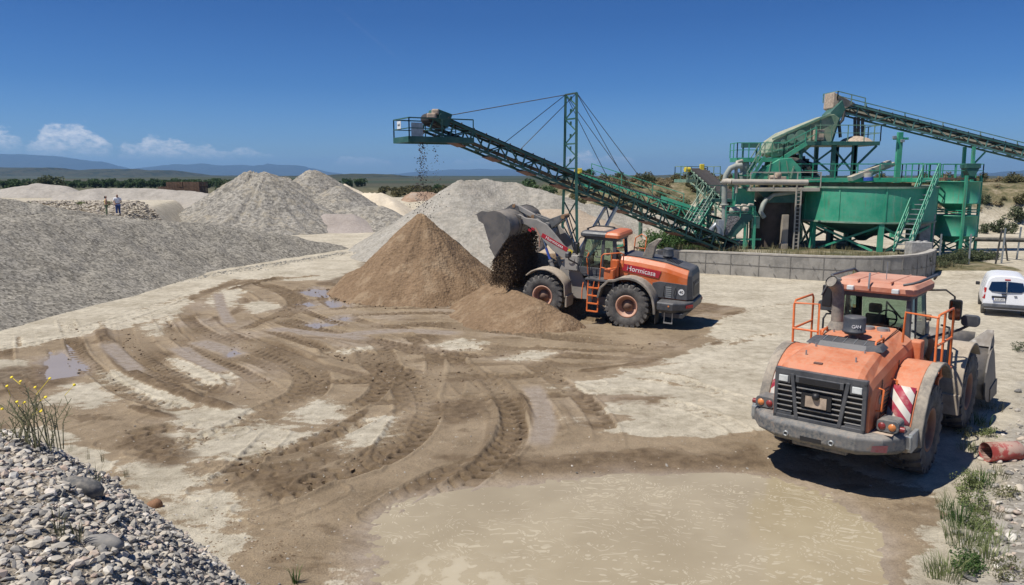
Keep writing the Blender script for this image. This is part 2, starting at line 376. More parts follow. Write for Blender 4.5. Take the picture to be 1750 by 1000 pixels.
# ---------------------------------------------------------------- painted-out patches of the yard
wet_poly = pxpoly([(-60,605),(40,592),(120,575),(200,562),(300,525),(400,478),(470,482),(540,478),(600,488),(720,500),(830,495),(960,505),(1110,520),(1210,515),(1280,527),(1245,548),(1215,575),(1190,603),(1120,622),(1050,640),(1000,655),(1010,668),(1080,672),(1150,678),(1130,690),(1040,690),(1060,705),(1120,718),(1050,735),(1130,745),(1210,750),(1290,738),(1370,745),(1450,800),(1570,830),(1625,880),(1600,1000),(1600,1120),(300,1120),(350,960),(380,930),(300,905),(250,860),(200,800),(120,752),(60,735),(-60,740)])
dry_polys = [pxpoly(p) for p in (
 [(-40,612),(40,612),(58,628),(40,655),(-40,662)], [(272,612),(312,606),(352,622),(402,642),(385,655),(340,656)],
 [(165,632),(215,633),(285,668),(330,690),(285,697),(225,678)], [(300,706),(350,698),(425,703),(405,728),(330,735)],
 [(488,702),(540,680),(602,694),(590,716),(530,722),(496,716)], [(578,728),(640,708),(690,703),(684,730),(650,762),(600,770),(585,750)],
 [(285,745),(360,728),(430,722),(545,740),(500,758),(430,782),(340,778)], [(292,848),(350,838),(405,836),(435,866),(425,890),(378,912),(318,906),(285,885)],
 [(748,588),(790,578),(832,584),(822,598),(762,597)], [(852,612),(900,602),(948,600),(925,615),(880,618)], [(222,800),(290,805),(360,820),(300,842),(230,838)],
 [(70,690),(110,660),(165,655),(205,682),(150,702)], [(940,663),(980,655),(975,670)], [(560,600),(640,592),(600,606)], [(420,520),(455,512),(470,525),(440,535)],
 [(345,520),(395,490),(420,500),(385,530)], [(950,720),(1010,712),(1000,730)], [(650,950),(600,1000),(560,1000),(610,945)], [(230,560),(300,525),(330,530),(270,575)])]
mud_shade_polys = [pxpoly(p) for p in ([(1030,690),(1050,676),(1150,674),(1130,692)], [(930,720),(1000,712),(1100,728),(1040,740),(940,738)], [(350,925),(430,890),(500,905),(470,950),(380,955)],
 [(400,820),(480,800),(560,815),(520,850),(440,865)], [(180,770),(250,745),(320,750),(300,780)], [(740,690),(790,678),(850,690),(830,720),(760,730)], [(760,780),(900,770),(1290,765),(1390,810),(1290,815),(1100,812),(870,826)],
 [(960,545),(1110,560),(1260,530),(1280,525),(1170,512)], [(-40,640),(90,618),(160,630),(80,665),(-40,690)], [(540,484),(600,462),(640,440),(600,480),(585,492)])]  # last patch: cut soil face, its shadow painted in as dark mud colour
pud_poly = pxpoly([(628,905),(700,858),(862,832),(1000,818),(1110,813),(1285,814),(1380,842),(1455,880),(1490,920),(1495,1000),(1510,1140),(690,1140),(670,1000),(640,960)])
small_pud = [pxpoly(p) for p in ([(508,498),(540,491),(575,500),(585,508),(530,505)], [(512,519),(530,515),(545,520),(525,524)], [(555,512),(585,510),(600,523),(565,524)], [(545,547),(590,537),(612,540),(600,548)],
 [(75,620),(105,600),(140,625),(135,640),(85,645)], [(520,553),(560,549),(575,555),(540,560)], [(385,600),(402,588),(412,602),(392,608)])]
ARC = dict(w=.62)
tracks = [  # pixel polylines of tyre runs: points, width, lug height, pitch
 ([(112,548),(122,570),(136,605),(168,636),(217,671),(280,692),(350,703)],.64,.06,.24), ([(213,555),(224,591),(259,619),(315,647),(385,668),(455,678)],.64,.045,.22),
 ([(272,540),(280,552),(301,577),(350,608),(402,629),(448,654),(483,675)],.62,.055,.23), ([(318,535),(325,548),(350,566),(402,587),(455,608),(497,626),(519,647),(504,675),(455,696),(402,727),(330,752),(240,772)],.66,.07,.25),
 ([(560,588),(640,610),(690,640),(722,665),(734,695),(728,722),(705,753),(660,783),(600,806),(530,826),(440,840)],.7,.085,.26), ([(780,615),(829,658),(863,688),(880,722),(880,753),(858,780)],.68,.07,.25),
 ([(560,560),(640,585),(668,620),(655,650),(643,673),(610,695),(560,706)],.64,.06,.25), ([(470,640),(552,652),(666,652),(780,648),(970,640),(1100,632)],.64,.045,.24), ([(160,708),(195,702),(235,694)],.66,.08,.25),
 ([(190,757),(240,742),(300,729),(380,715)],.7,.085,.26), ([(225,790),(300,766),(400,738)],.66,.07,.26), ([(380,790),(440,780),(520,760),(600,728),(650,700)],.7,.08,.26),
 ([(350,838),(400,812),(440,775),(470,742)],.66,.075,.26), ([(520,835),(600,800),(660,762),(690,720)],.64,.06,.25), ([(430,868),(500,842),(560,815),(640,775)],.7,.09,.26),
 ([(440,560),(520,585),(600,615),(680,632),(780,640)],.62,.04,.24), ([(480,540),(560,566),(640,580),(740,600),(860,612)],.62,.04,.24), ([(560,530),(640,523),(760,520),(880,527),(1000,545),(1080,556)],.62,.05,.24),
 ([(560,545),(640,538),(760,536),(880,545),(980,560)],.6,.05,.24), ([(600,560),(720,556),(840,566),(960,580),(1100,590),(1190,580)],.62,.035,.24), ([(640,610),(760,600),(900,596),(1040,600),(1160,590)],.62,.03,.24),
 ([(700,585),(800,590),(920,625),(1020,655)],.62,.03,.24), ([(420,480),(480,500),(500,520),(470,540),(400,570)],.6,.05,.24), ([(520,490),(500,512),(530,535),(600,560)],.6,.06,.24),
 ([(1195,600),(1260,580),(1360,570)],.6,.018,.24), ([(1060,640),(1150,650),(1260,680),(1300,690)],.62,.025,.24), ([(1080,700),(1150,690),(1240,720),(1270,740)],.62,.02,.24),
 ([(1150,640),(1230,625),(1330,620)],.6,.018,.24), ([(1215,545),(1290,530),(1400,510)],.6,.02,.24), ([(330,500),(260,530),(190,548),(80,575)],.6,.02,.24), ([(430,470),(330,510),(240,545),(130,572),(0,600)],.6,.025,.24),
 ([(540,455),(440,478),(350,500),(200,540)],.6,.015,.24), ([(860,790),(780,800),(700,840),(640,880)],.6,.03,.26)]
ridges = [([(170,560),(175,575),(191,605),(217,633),(259,654),(315,675),(378,696),(425,707)],.42,.13), ([(200,690),(260,708),(320,722)],.3,.09), ([(930,668),(905,655),(880,662)],.2,.05), ([(640,690),(610,715),(560,735)],.25,.06),
 ([(885,662),(905,700),(920,735),(915,770)],.25,.05), ([(500,476),(440,484),(380,500)],.3,.1), ([(560,470),(470,480),(430,486)],.3,.1), ([(330,570),(350,572),(372,565)],.25,.1), ([(960,640),(1050,628),(1150,612)],.3,.06), ([(820,690),(835,720),(830,760),(800,800)],.15,.05)]
slides = [([(905,655),(925,690),(930,730),(915,770)],.75), ([(395,555),(380,530),(372,500)],.7), ([(560,575),(680,565),(800,570)],1.2), ([(640,580),(540,570),(450,560)],1.0), ([(180,585),(205,610),(240,640)],.8), ([(330,580),(360,590),(420,610)],.9), ([(300,590),(330,610),(390,640)],.8)]   # smooth wet skids
def catmull(P, step=.35):
    P = [Vector((*p,0)) for p in P]; P = [P[0]*2-P[1]] + P + [P[-1]*2-P[-2]]; out = []
    for i in range(1, len(P)-2):
        n = max(2, int((P[i+1]-P[i]).length/step))
        for k in range(n):
            t = k/n; a, b, c, d = P[i-1:i+3]
            out.append(((b*2) + (c-a)*t + (a*2-b*5+c*4-d)*t*t + (b*3-a-c*3+d)*t**3)*.5)
    out.append(P[-2]); return out
def near_path(x2, y2, rows, path, w):
    """for grid rows of equal y: index arrays, signed offset and arc length near a path"""
    out = {}; s0 = 0.0; best = {}
    pts = [(p.x,p.y) for p in path]
    ymin, ymax = min(p[1] for p in pts)-w, max(p[1] for p in pts)+w
    i0, i1 = np.searchsorted(rows, ymin), np.searchsorted(rows, ymax)
    if i1 <= i0: return None
    X, Y = x2[i0:i1], y2[i0:i1]; D = np.full(X.shape, 9.0); S = np.zeros(X.shape); T = np.zeros(X.shape)
    for a, b in zip(pts[:-1], pts[1:]):
        L = math.hypot(b[0]-a[0], b[1]-a[1])
        j0, j1 = np.searchsorted(rows[i0:i1], min(a[1],b[1])-w), np.searchsorted(rows[i0:i1], max(a[1],b[1])+w)
        if j1 > j0 and L > 1e-6:
            xs, ys = X[j0:j1], Y[j0:j1]; m = (xs > min(a[0],b[0])-w) & (xs < max(a[0],b[0])+w)
            if m.any():
                xm, ym = xs[m], ys[m]; d, t = seg_d(xm, ym, a, b)
                sg = np.sign((b[0]-a[0])*(ym-a[1]) - (b[1]-a[1])*(xm-a[0]))
                dd = D[j0:j1][m]; u = d < dd; 
                tmpD = D[j0:j1]; tmpS = S[j0:j1]; tmpT = T[j0:j1]
                idx = np.where(m); idx = (idx[0][u], idx[1][u])
                tmpD[idx] = d[u]; tmpS[idx] = s0 + t[u]*L; tmpT[idx] = (sg*d)[u]
        s0 += L
    return i0, i1, D, S, T

extra = []
_r = random.Random(3)
for pts, wd, amp, pitch in tracks[:24]:
    for off in (_r.choice((-2.25, 2.25)), _r.choice((-1.1,.9,.55,-.6,1.5))):
        c = catmull([G(*p)[:2] for p in pts], 1.2); o = []
        for i, p in enumerate(c):
            tg = (c[min(i+1,len(c)-1)]-c[max(i-1,0)]).normalized(); o.append((p.x - tg.y*off, p.y + tg.x*off))
        k0, k1 = int(len(o)*_r.uniform(0,.3)), int(len(o)*_r.uniform(.6,1)); 
        if k1-k0 > 3: extra.append((o[k0:k1], wd, amp*_r.uniform(.35,.9), pitch))
def make_ground(cols=820):
    rows = [4.0]; 
    while rows[-1] < 62: rows.append(rows[-1] + max(.028, rows[-1]*.0024) )
    while rows[-1] < 200: rows.append(rows[-1]*1.007)
    while rows[-1] < 26000: rows.append(rows[-1]*1.025)
    rows = np.array(rows); u = np.linspace(-1,1,cols)
    X = u[None,:]*(rows[:,None]*.80 + 3); Y = np.repeat(rows[:,None], cols, 1)
    near = rows < 75; nn = near.sum(); x, y = X[:nn], Y[:nn]
    Z = terrain(X, Y)
    jit = .55*fbm(x*.9, y*.9, 5, 21, .6) + .9*fbm(x*.25, y*.25, 3, 31)
    strk = .5*fbm(x*.55 + y*.2, y*3.0 - x*.4, 4, 41)
    wet = sst(-.25, .3, poly_sd(x, y, wet_poly) + jit*2.2 + strk*1.2)
    dry = np.zeros(x.shape)
    for p in dry_polys: dry = np.maximum(dry, sst(-.55, .6, poly_sd(x, y, p) + jit*1.3 + strk*1.1))
    mud = np.zeros(x.shape)
    for p in mud_shade_polys: mud = np.maximum(mud, sst(-.5, .6, poly_sd(x, y, p) + jit*2.5 + strk))
    dryness = np.maximum(1 - wet, dry*(.88 + .25*vnoise(x*1.3, y*1.3, 33))); gloss = np.zeros(x.shape); relief = np.zeros(x.shape)
    churn = fbm(x*2.2, y*2.2, 4, 51); fine = fbm(x*6, y*6, 3, 61)
    relief += (.032*churn + .022*fine + .016*fbm(x*15, y*15, 2, 63))*(.35 + .65*wet)*(1 - .75*dry) + .05*mud*np.abs(churn)*2
    def apply(i0, i1, fn):
        Zs = relief[i0:i1]; fn(Zs)
    for pts, wd, amp, pitch, main in [e_ + (0,) for e_ in extra] + [([tuple(G(*p)[:2]) for p in t_[0]],) + t_[1:] + (1,) for t_ in tracks]:
        r = near_path(x, y, rows[:nn], catmull(pts), wd*.9)
        if r is None: continue
        i0, i1, D, S, T = r; tt = np.clip(np.abs(T)/(wd/2), 0, 3); m = D < wd*.85
        mask = (1 - sst(.86, 1.0, tt))*sst(0,1.6,S + 1.2*jit[i0:i1])*sst(0,1.6,S[D < 8].max()-S + 1.2*jit[i0:i1]); fade = np.clip(-.05 + 1.9*vnoise(x[i0:i1]*.5, y[i0:i1]*.5, 71), 0, 1.0)
        if not main: fade = fade*(1 - .85*dry[i0:i1]); mask = mask*(1 - .85*dry[i0:i1])
        wob = .12*fbm(x[i0:i1]*3, y[i0:i1]*3, 2, 73)
        pe = pitch*1.5; ph = S/pe + .5*(T > 0) + .42*tt + wob; fr = ph - np.floor(ph)
        lug = np.exp(-(((fr-.5)*pe)/.052)**2)*(1 - .6*(tt < .05))
        h = (-.03 - 2.0*amp*lug*fade)*mask + .035*np.exp(-((tt-1.12)/.14)**2)*fade + .02*mask*fade
        k = np.where(m, mask, 0)
        relief[i0:i1] = np.where(m, relief[i0:i1]*(1 - .92*k) + h, relief[i0:i1])
        mud[i0:i1] = np.maximum(mud[i0:i1], np.where(m, (.3 + .6*fade)*k, 0)*(1 - .8*dry[i0:i1])*np.clip(wet[i0:i1]+.15,0,1))
        dryness[i0:i1] = dryness[i0:i1]*(1 - np.where(m, .28*k*fade, 0))
    mud = np.maximum(mud, .75*sst(.06,.26, fbm(x*.7, y*1.3, 5, 58, .6))*wet*(1-dry))
    thin = []; _q = random.Random(9)
    for t_ in tracks[:26]:
        for _ in range(4):
            off = _q.uniform(-2.6,2.6); c = catmull([G(*p)[:2] for p in t_[0]], .9); o = []
            for i, p in enumerate(c):
                tg = (c[min(i+1,len(c)-1)]-c[max(i-1,0)]).normalized(); o.append((p.x - tg.y*off, p.y + tg.x*off))
            k0 = int(len(o)*_q.uniform(0,.6)); k1 = k0 + max(4, int(len(o)*_q.uniform(.2,.5))); 
            if len(o[k0:k1]) > 3: thin.append((o[k0:k1], _q.uniform(.08,.2), _q.choice((-.05,.05,.07,.04))))
    for pts, wd, hh in [([tuple(G(*p)[:2]) for p in a_], b_, c_) for a_, b_, c_ in ridges] + thin:
        r = near_path(x, y, rows[:nn], catmull(pts), wd*1.6)
        if r is None: continue
        i0, i1, D, S, T = r; k = np.exp(-(D/wd*1.5)**2)*(D < wd*1.6)*sst(0,1.2,S)*sst(0,1.2,S[D < 8].max()-S); n = .55 + .9*vnoise(x[i0:i1]*5, y[i0:i1]*5, 81)
        relief[i0:i1] += hh*k*n; big_ = 1.0 if wd > .21 else .6*(1 - .7*dry[i0:i1]); mud[i0:i1] = np.maximum(mud[i0:i1], big_*.95*sst(.25,.7,k)*wet[i0:i1]); dryness[i0:i1] *= 1 - sst(.2,.6,k)*big_
    for pts, wd in slides:
        r = near_path(x, y, rows[:nn], catmull([G(*p)[:2] for p in pts]), wd)
        if r is None: continue
        i0, i1, D, S, T = r; k = (1 - sst(.22, .55, D/wd + .25*jit[i0:i1]))*(D < wd)*sst(0,.8,S)*sst(0,.8,S[D < 8].max()-S)
        relief[i0:i1] *= 1 - .85*k; gloss[i0:i1] = np.maximum(gloss[i0:i1], k); dryness[i0:i1] *= 1 - .8*k; mud[i0:i1] *= 1 - .8*k
    gloss = np.maximum(gloss, sst(.02,.28, fbm(x*.35, y*.5, 4, 91))*wet*(1-dry)*.6*sst(16,20,y))
    psd = poly_sd(x, y, pud_poly) + jit*1.9 + strk*.6; k = sst(-1.1, 1.0, psd); relief = relief*(1 - .8*k) - .10*k; gloss = np.maximum(gloss, sst(-.9, 0, psd)*.9); mud *= 1 - k
    dryness *= 1 - sst(-.9,-.1,psd)*.8
    for p in small_pud:
        psd = poly_sd(x, y, p) + jit*1.1; k = sst(-.3, .35, psd); relief = relief*(1-.75*k) - .085*k; gloss = np.maximum(gloss, sst(-.5, 0, psd))
        dryness *= 1 - sst(-.6,0,psd)
    off = (terrain(x, y) < .5); relief *= np.where(off, 1, .4)*(1 - sst(50, 70, y))
    Z[:nn] += relief
    def full(a, v=0.0): f = np.full(X.shape, v); f[:nn] = a; return f.ravel()
    # kinds of cover further out: scrub on banks, crops and woods on the plain, gravel on the cobble bank
    bd = bank_d(X, Y); cob = sst(-.2, .9, bd + fbm(X*.8,Y*.8,3,95)*1.5)*(1 - sst(26, 33, Y))
    zz0 = terrain(X, Y); scrub = np.maximum(sst(2.6, 3.8, zz0 + 2.2*fbm(X*.12,Y*.12,3,96))*sst(3,10,X)*(Y>70), sst(112, 122, Y + 10*fbm(X*.05,Y*.05,3,97)))
    terr = ((Y > wall_y(X)+.2) & (Y < 62) & (X > 6) & (X < 33)); scrub = np.maximum(scrub, terr*sst(-.15,.2,fbm(X*.35,Y*.35,3,99)+.08))
    veg = sst(120, 260, Y)
    n = X.shape; V = np.stack([X.ravel(), Y.ravel(), Z.ravel()], 1)
    idx = np.arange(n[0]*n[1]).reshape(n); F = np.stack([idx[:-1,:-1], idx[:-1,1:], idx[1:,1:], idx[1:,:-1]], -1).reshape(-1,4)
    o = npmesh('ground', V, F, ground_mat(), True, dict(dry=full(dryness,1.0), mud=full(mud), gloss=full(gloss), cob=cob.ravel(), scrub=scrub.ravel(), veg=veg.ravel()))
    o['kind'] = 'structure'; return o
def ground_mat():
    t = NT('yard_ground'); P = t.pos()
    n1 = t.noise(P, .5, 6, .6); n2 = t.noise(P, 3.2, 6, .65); n3 = t.noise(P, 26, 4, .7); n4 = t.noise(P, 90, 2, .6)
    grain = t.math('ADD', t.math('MULTIPLY', n3, .5), t.math('ADD', t.math('MULTIPLY', n2, .3), t.math('MULTIPLY', n4, .2)))
    dryc = t.mix(t.sm(t.math('ADD', t.math('MULTIPLY',n1,.6), t.math('MULTIPLY',n2,.4)), .32, .68), (.385,.335,.245), (.60,.54,.42))
    wetc = t.mix(t.sm(n1, .3, .7), (.245,.184,.115), (.35,.27,.176))
    mudc = t.mix(t.sm(n2, .3, .7), (.105,.068,.036), (.19,.135,.08))
    slick = t.mix(t.sm(n2,.3,.7), (.25,.205,.16), (.31,.26,.21))
    stre = t.noise(t.pos((.5,1.6,1)), 2.2, 6, .65)
    dry = t.sm(t.math('ADD', t.attr('dry'), t.math('MULTIPLY', t.math('SUBTRACT', t.math('ADD', t.math('ADD', n2, stre), t.math('MULTIPLY', n3, .5)), 1.25), 1.7)), .3, .72)
    gl = t.attr('gloss'); mud = t.sm(t.math('ADD', t.attr('mud'), t.math('MULTIPLY', t.math('SUBTRACT', n2, .5), .9)), .2, .95)
    c = t.mix(dry, wetc, dryc); c = t.mix(t.math('MULTIPLY', gl, .85), c, slick); c = t.mix(t.math('MULTIPLY', mud, .85), c, mudc)
    c = t.mul(c, t.ramp(grain, [(.34,(.62,.60,.57)),(.5,(1.0,1.0,1.0)),(.66,(1.24,1.23,1.2))]))
    # stray pale stones
    vo = t.n('ShaderNodeTexVoronoi', {'Vector': P, 'Scale': 5.5}); peb = t.math('LESS_THAN', vo.outputs['Distance'], .11)
    peb = t.math('MULTIPLY', peb, t.math('GREATER_THAN', t.noise(P, .7, 3), .53)); c = t.mix(t.math('MULTIPLY', peb, .7), c, (.46,.42,.36))
    vs = t.n('ShaderNodeTexVoronoi', {'Vector': P, 'Scale': 9.0}); sc = t.n('ShaderNodeSeparateColor', {0: vs.outputs['Color']}).outputs[0]
    c = t.mix(t.math('MULTIPLY', t.attr('cob'), .85), c, t.mix(sc, (.22,.2,.17), (.46,.43,.38)))
    g1 = t.noise(P, .55, 9, .78); sg = t.ramp(g1, [(.38,(.04,.05,.02)),(.48,(.12,.11,.05)),(.55,(.2,.165,.09)),(.64,(.33,.27,.18))]); c = t.mix(t.attr('scrub'), c, sg)
    fl = t.noise(t.pos((.0011,.006,0)), 1.0, 5, .6); fl2 = t.noise(t.pos((.02,.02,0)), 1, 6, .7)
    fc = t.ramp(fl, [(.3,(.018,.034,.016)),(.45,(.03,.05,.024)),(.55,(.075,.07,.042)),(.59,(.025,.045,.022)),(.72,(.045,.058,.03))])
    c = t.mix(t.math('MULTIPLY', t.attr('veg'), .96), c, t.mul(fc, t.ramp(fl2, [(.3,.7),(.7,1.2)])))
    t.p('Base Color', c)
    t.p('Roughness', t.fmix(t.math('MULTIPLY', gl, t.sm(n2,.25,.6)), .95, .52)); t.p('Specular IOR Level', .35)
    h = t.math('ADD', t.math('MULTIPLY', n2, .9), t.math('ADD', t.math('MULTIPLY', n3, .75), t.math('MULTIPLY', n4, .35)))
    t.p('Normal', t.n('ShaderNodeBump', {'Height': h, 'Strength': t.fmix(gl, .75, .1), 'Distance': .07}).outputs[0]); return t.m
ground = make_ground(int(820*QUAL))

# ---------------------------------------------------------------- puddles
def water_mat(name, foam):
    t = NT(name); P = t.pos(); n = t.noise(P, .6, 4)
    base = t.mix(t.sm(n,.3,.7), (.335,.275,.175), (.40,.335,.22)) if foam else t.mix(n, (.30,.25,.205), (.36,.31,.26))
    if foam:
        wv = t.noise(t.pos(), .45, 3); ang = t.math('MULTIPLY', wv, 1.1)
        rot = t.n('ShaderNodeVectorRotate', {'Vector': P, 'Angle': ang}, rotation_type='Z_AXIS').outputs[0]
        st = t.n('ShaderNodeMapping', {'Vector': rot, 'Scale': (5.5,12,1)}).outputs[0]
        wp = t.n('ShaderNodeVectorMath', {0: st, 1: t.n('ShaderNodeTexNoise', {'Vector': P, 'Scale': 2.2, 'Detail': 2.0}).outputs[1]}, operation='ADD').outputs[0]
        vo = t.n('ShaderNodeTexVoronoi', {'Vector': wp, 'Scale': 1.0, 'Randomness': 1.0}); rnd = t.n('ShaderNodeSeparateColor', {0: vo.outputs['Color']}).outputs[0]
        dens = t.sm(t.noise(P, .38, 4), .3, .6); dens2 = t.sm(t.noise(P, 1.6, 4), .25, .6)
        rad = t.math('MULTIPLY', t.math('SUBTRACT', t.math('MULTIPLY', t.math('ADD', dens, dens2), .62), rnd), .55)
        f = t.math('MULTIPLY', t.sm(t.math('SUBTRACT', t.math('MULTIPLY', rad, .95), vo.outputs['Distance']), -.02, .1), .9)
        # thick curds of froth near the shore
        xy = t.n('ShaderNodeSeparateXYZ', {0: P}).outputs
        dd = t.math('ADD', t.math('POWER', t.math('SUBTRACT', xy[0], -.9), 2.0), t.math('MULTIPLY', t.math('POWER', t.math('SUBTRACT', xy[1], 11.3), 2.0), 2.5))
        cl = t.math('MULTIPLY', t.sm(dd, 2.6, .3), t.sm(t.noise(P, 2.6, 4, .6), .47, .56)); f = t.math('MAXIMUM', f, t.math('MULTIPLY', cl, .75))
        scum = t.math('MULTIPLY', t.sm(t.noise(P, .8, 5, .7), .5, .75), .35)
        base = t.mix(scum, base, (.43,.36,.25)); base = t.mix(t.math('MULTIPLY', f, .45), base, (.54,.485,.37)); t.p('Roughness', t.fmix(f, .16, .7))
        bh = t.math('ADD', f, t.math('MULTIPLY', t.noise(P, 7, 2), .4)); t.bump(bh, .12, .01)
    else:
        t.p('Roughness', .22); t.bump(t.noise(P, 9, 2), .04, .01)
    t.p('Base Color', base); t.p('Specular IOR Level', .5); return t.m
pw = MB(); pcx = sum(p[0] for p in pud_poly)/len(pud_poly); pcy = sum(p[1] for p in pud_poly)/len(pud_poly)
pw.add([(pcx+(p[0]-pcx)*1.1, pcy+(p[1]-pcy)*1.12, -.045) for p in pud_poly], [tuple(range(len(pud_poly)))])
po = pw.build('puddle', water_mat('foamy_puddle_water', True), fix=False); po['kind'] = 'structure'
for p in small_pud:
    cx = sum(q[0] for q in p)/len(p); cy = sum(q[1] for q in p)/len(p); b = MB()
    b.add([(cx+(q[0]-cx)*1.7, cy+(q[1]-cy)*1.8, terrain(cx,cy).item()-.045) for q in p], [tuple(range(len(p)))]); o = b.build('puddle', M_.setdefault('pudclear', water_mat('still_puddle_water', False)), fix=False); o['kind'] = 'structure'

# ---------------------------------------------------------------- stockpiles
def gravel_mat(name, c0, c1, scale, bump=.8, streak=.0, streakc=(.4,.34,.24), dist=.06, vor=1.0, cell=.6):
    t = NT(name); P = t.pos(); vo = t.n('ShaderNodeTexVoronoi', {'Vector': P, 'Scale': scale}); r = t.n('ShaderNodeSeparateColor', {0: vo.outputs['Color']}).outputs
    n = t.noise(P, .35, 6, .6); n2 = t.noise(P, scale*.45, 5, .75)
    c = t.mix(t.math('ADD', t.math('MULTIPLY', r[0], cell), t.math('MULTIPLY', n2, 1-cell)), c0, c1)
    c = t.mul(c, t.ramp(n, [(.3,(.86,.85,.83)),(.7,(1.1,1.1,1.1))]))
    if streak:
        s = t.noise(t.pos((1,1,.12)), 1.1, 5, .65); c = t.mix(t.math('MULTIPLY', t.sm(s,.5,.66), streak), c, streakc)
    t.p('Base Color', c); t.p('Roughness', .95); t.p('Specular IOR Level', .2)
    h = t.math('ADD', t.math('MULTIPLY', vo.outputs['Distance'], vor), t.math('MULTIPLY', n2, 2.0-vor)); t.bump(h, bump, dist); return t.m
def pile(name, label, ridge, slope, mat, res=.2, rough=.1, gully=.0, group=None, seed=0, sharp=.5, plateau=None, cat='gravel pile'):
    """ridge: list of chains of (x,y,z) crest points"""
    allp = [p for ch in ridge for p in ch]; hm = max(p[2] for p in allp); m = hm/slope + 2
    x0, x1 = min(p[0] for p in allp)-m, max(p[0] for p in allp)+m; y0, y1 = min(p[1] for p in allp)-m, max(p[1] for p in allp)+m
    nx, ny = int((x1-x0)/res)+2, int((y1-y0)/res)+2
    X, Y = np.meshgrid(np.linspace(x0,x1,nx), np.linspace(y0,y1,ny)); wx = X + .9*fbm(X*.3,Y*.3,4,seed+100); wy = Y + .9*fbm(X*.3,Y*.3,4,seed+120)
    Z = np.full(X.shape, -9.0); A = np.zeros(X.shape)
    for ch in ridge:
        if len(ch) == 1: ch = [ch[0], (ch[0][0]+.01, ch[0][1], ch[0][2])]
        for a, b in zip(ch[:-1], ch[1:]):
            d, tt = seg_d(wx, wy, a, b); h = a[2] + (b[2]-a[2])*tt; d2 = np.sqrt(d*d + sharp*sharp) - sharp
            zz = h - slope*d2 + .35*slope*np.maximum(0, d - hm/slope*.72)**1.0*.6
            cx, cy = a[0]+(b[0]-a[0])*tt, a[1]+(b[1]-a[1])*tt; an = np.arctan2(Y-cy, X-cx)
            u = zz > Z; Z = np.where(u, zz, Z); A = np.where(u, an*np.maximum(h,.5)*1.2 + (cx+cy)*.5, A)
    if plateau: Z = np.where(Z > plateau, plateau + (Z-plateau)*.12, Z)
    T = terrain(X, Y); above = np.clip(Z - T, 0, 3)
    if gully: Z = Z + gully*fbm(A*1.1, Z*.16, 4, seed+7)*sst(0, .9, above)
    Z = Z + rough*fbm(X*1.3, Y*1.3, 4, seed+9, .6)*2*sst(-.2, .3, Z-T) + rough*.8*fbm(X*.4,Y*.4,3,seed+3)
    idx = np.arange(nx*ny).reshape(ny,nx); F = np.stack([idx[:-1,:-1], idx[:-1,1:], idx[1:,1:], idx[1:,:-1]], -1).reshape(-1,4)
    ok = ((Z - T) > -.25).ravel(); F = F[ok[F].any(1)]
    used = np.unique(F); mp = np.zeros(nx*ny, int); mp[used] = np.arange(len(used)); V = np.stack([X.ravel(),Y.ravel(),Z.ravel()],1)[used]
    cx, cy = (x0+x1)/2, (y0+y1)/2; V[:,0] -= cx; V[:,1] -= cy
    o = npmesh(name, V, mp[F], mat, True); o.location = (cx,cy,0); return tag(o, label, cat, group)
gm_dark = gravel_mat('dark_gravel', (.085,.078,.063), (.41,.378,.315), 9, .35, dist=.05, vor=.8, cell=.8)
gm_grey = gravel_mat('grey_gravel', (.12,.112,.096), (.39,.362,.31), 4, .9, .45, (.40,.345,.25), cell=.8)
gm_mid = gravel_mat('pale_gravel', (.22,.205,.172), (.42,.39,.335), 5, .7, .3, (.46,.40,.32))
gm_sandw = gravel_mat('cream_sand', (.55,.47,.35), (.68,.6,.47), 6, .4)
gm_brown = gravel_mat('brown_sand', (.175,.116,.068), (.285,.196,.12), 8, 1.0, .5, (.38,.285,.185), dist=.07, vor=.6)
gm_far = gravel_mat('far_gravel', (.30,.275,.24), (.42,.385,.335), 3, .6)
SP = 'stockpiles of washed gravel and sand'
def ap(px, py, Y): return tuple(at(px, py, Y))
pile('gravel_heap', 'long dark grey gravel heap with flat top along the left edge of the yard', [[(-31.5,22,4.2),(-30.5,34,4.2),(-29.3,44,4.05),(-27.6,52,3.5),(-24.0,58,2.7),(-18.5,64,1.2),(-16.2,66,.5)],[(-42,40,5.0),(-38,54,5.0),(-31.5,61,3.0)],[(-33,34,3.6),(-33,48,3.8)]], .50, gm_dark, .12, .15, .28, SP, 1, .9)
pile('sand_cone', 'brown damp sand cone standing alone in front of the loader bucket', [[(-4.85,41.6,4.2)]], .96, gm_brown, .06, .15, .34, SP, 2, .35, cat='sand pile')
pile('sand_pile', 'low brown sand pile right of the falling sand, half in shadow', [[(1.0,37.0,2.6),(2.6,38.6,2.3)]], .85, gm_brown, .09, .06, .2, SP, 3, .4, cat='sand pile')
pile('sand_pile', 'small brown sand mound hiding the lifted loader front tyre', [[(.0,33.0,1.3),(.9,32.1,1.05),(1.9,31.4,.6)],[(-1.2,34.4,.9),(-.1,33.1,1.2)]], .78, gm_brown, .06, .05, .12, SP, 4, .35, cat='sand pile')
pile('gravel_pile', 'big pale plateau of gravel behind the conveyor mast', [[ap(790,309,68),ap(835,308,70),ap(880,313,70),ap(930,328,69),ap(1000,348,68),ap(1090,362,68),ap(1130,372,67)]], .7, gm_mid, .2, .16, .3, SP, 5, .8)
pile('gravel_pile', 'pale gravel lobe with shaded crest just under the falling stones', [[ap(742,363,60),ap(800,372,58),ap(870,380,57)],[ap(690,398,68),ap(742,364,61)]], .6, gm_mid, .16, .1, .35, SP, 6, .35)
pile('sand_pile', 'low buff sand ridge between the mast legs', [[ap(930,358,58),ap(985,358,57),ap(1040,380,56)]], .6, gravel_mat('buff_sand',(.34,.27,.2),(.46,.38,.29),6,.5), .14, .06, .1, SP, 16, .4, cat='sand pile')
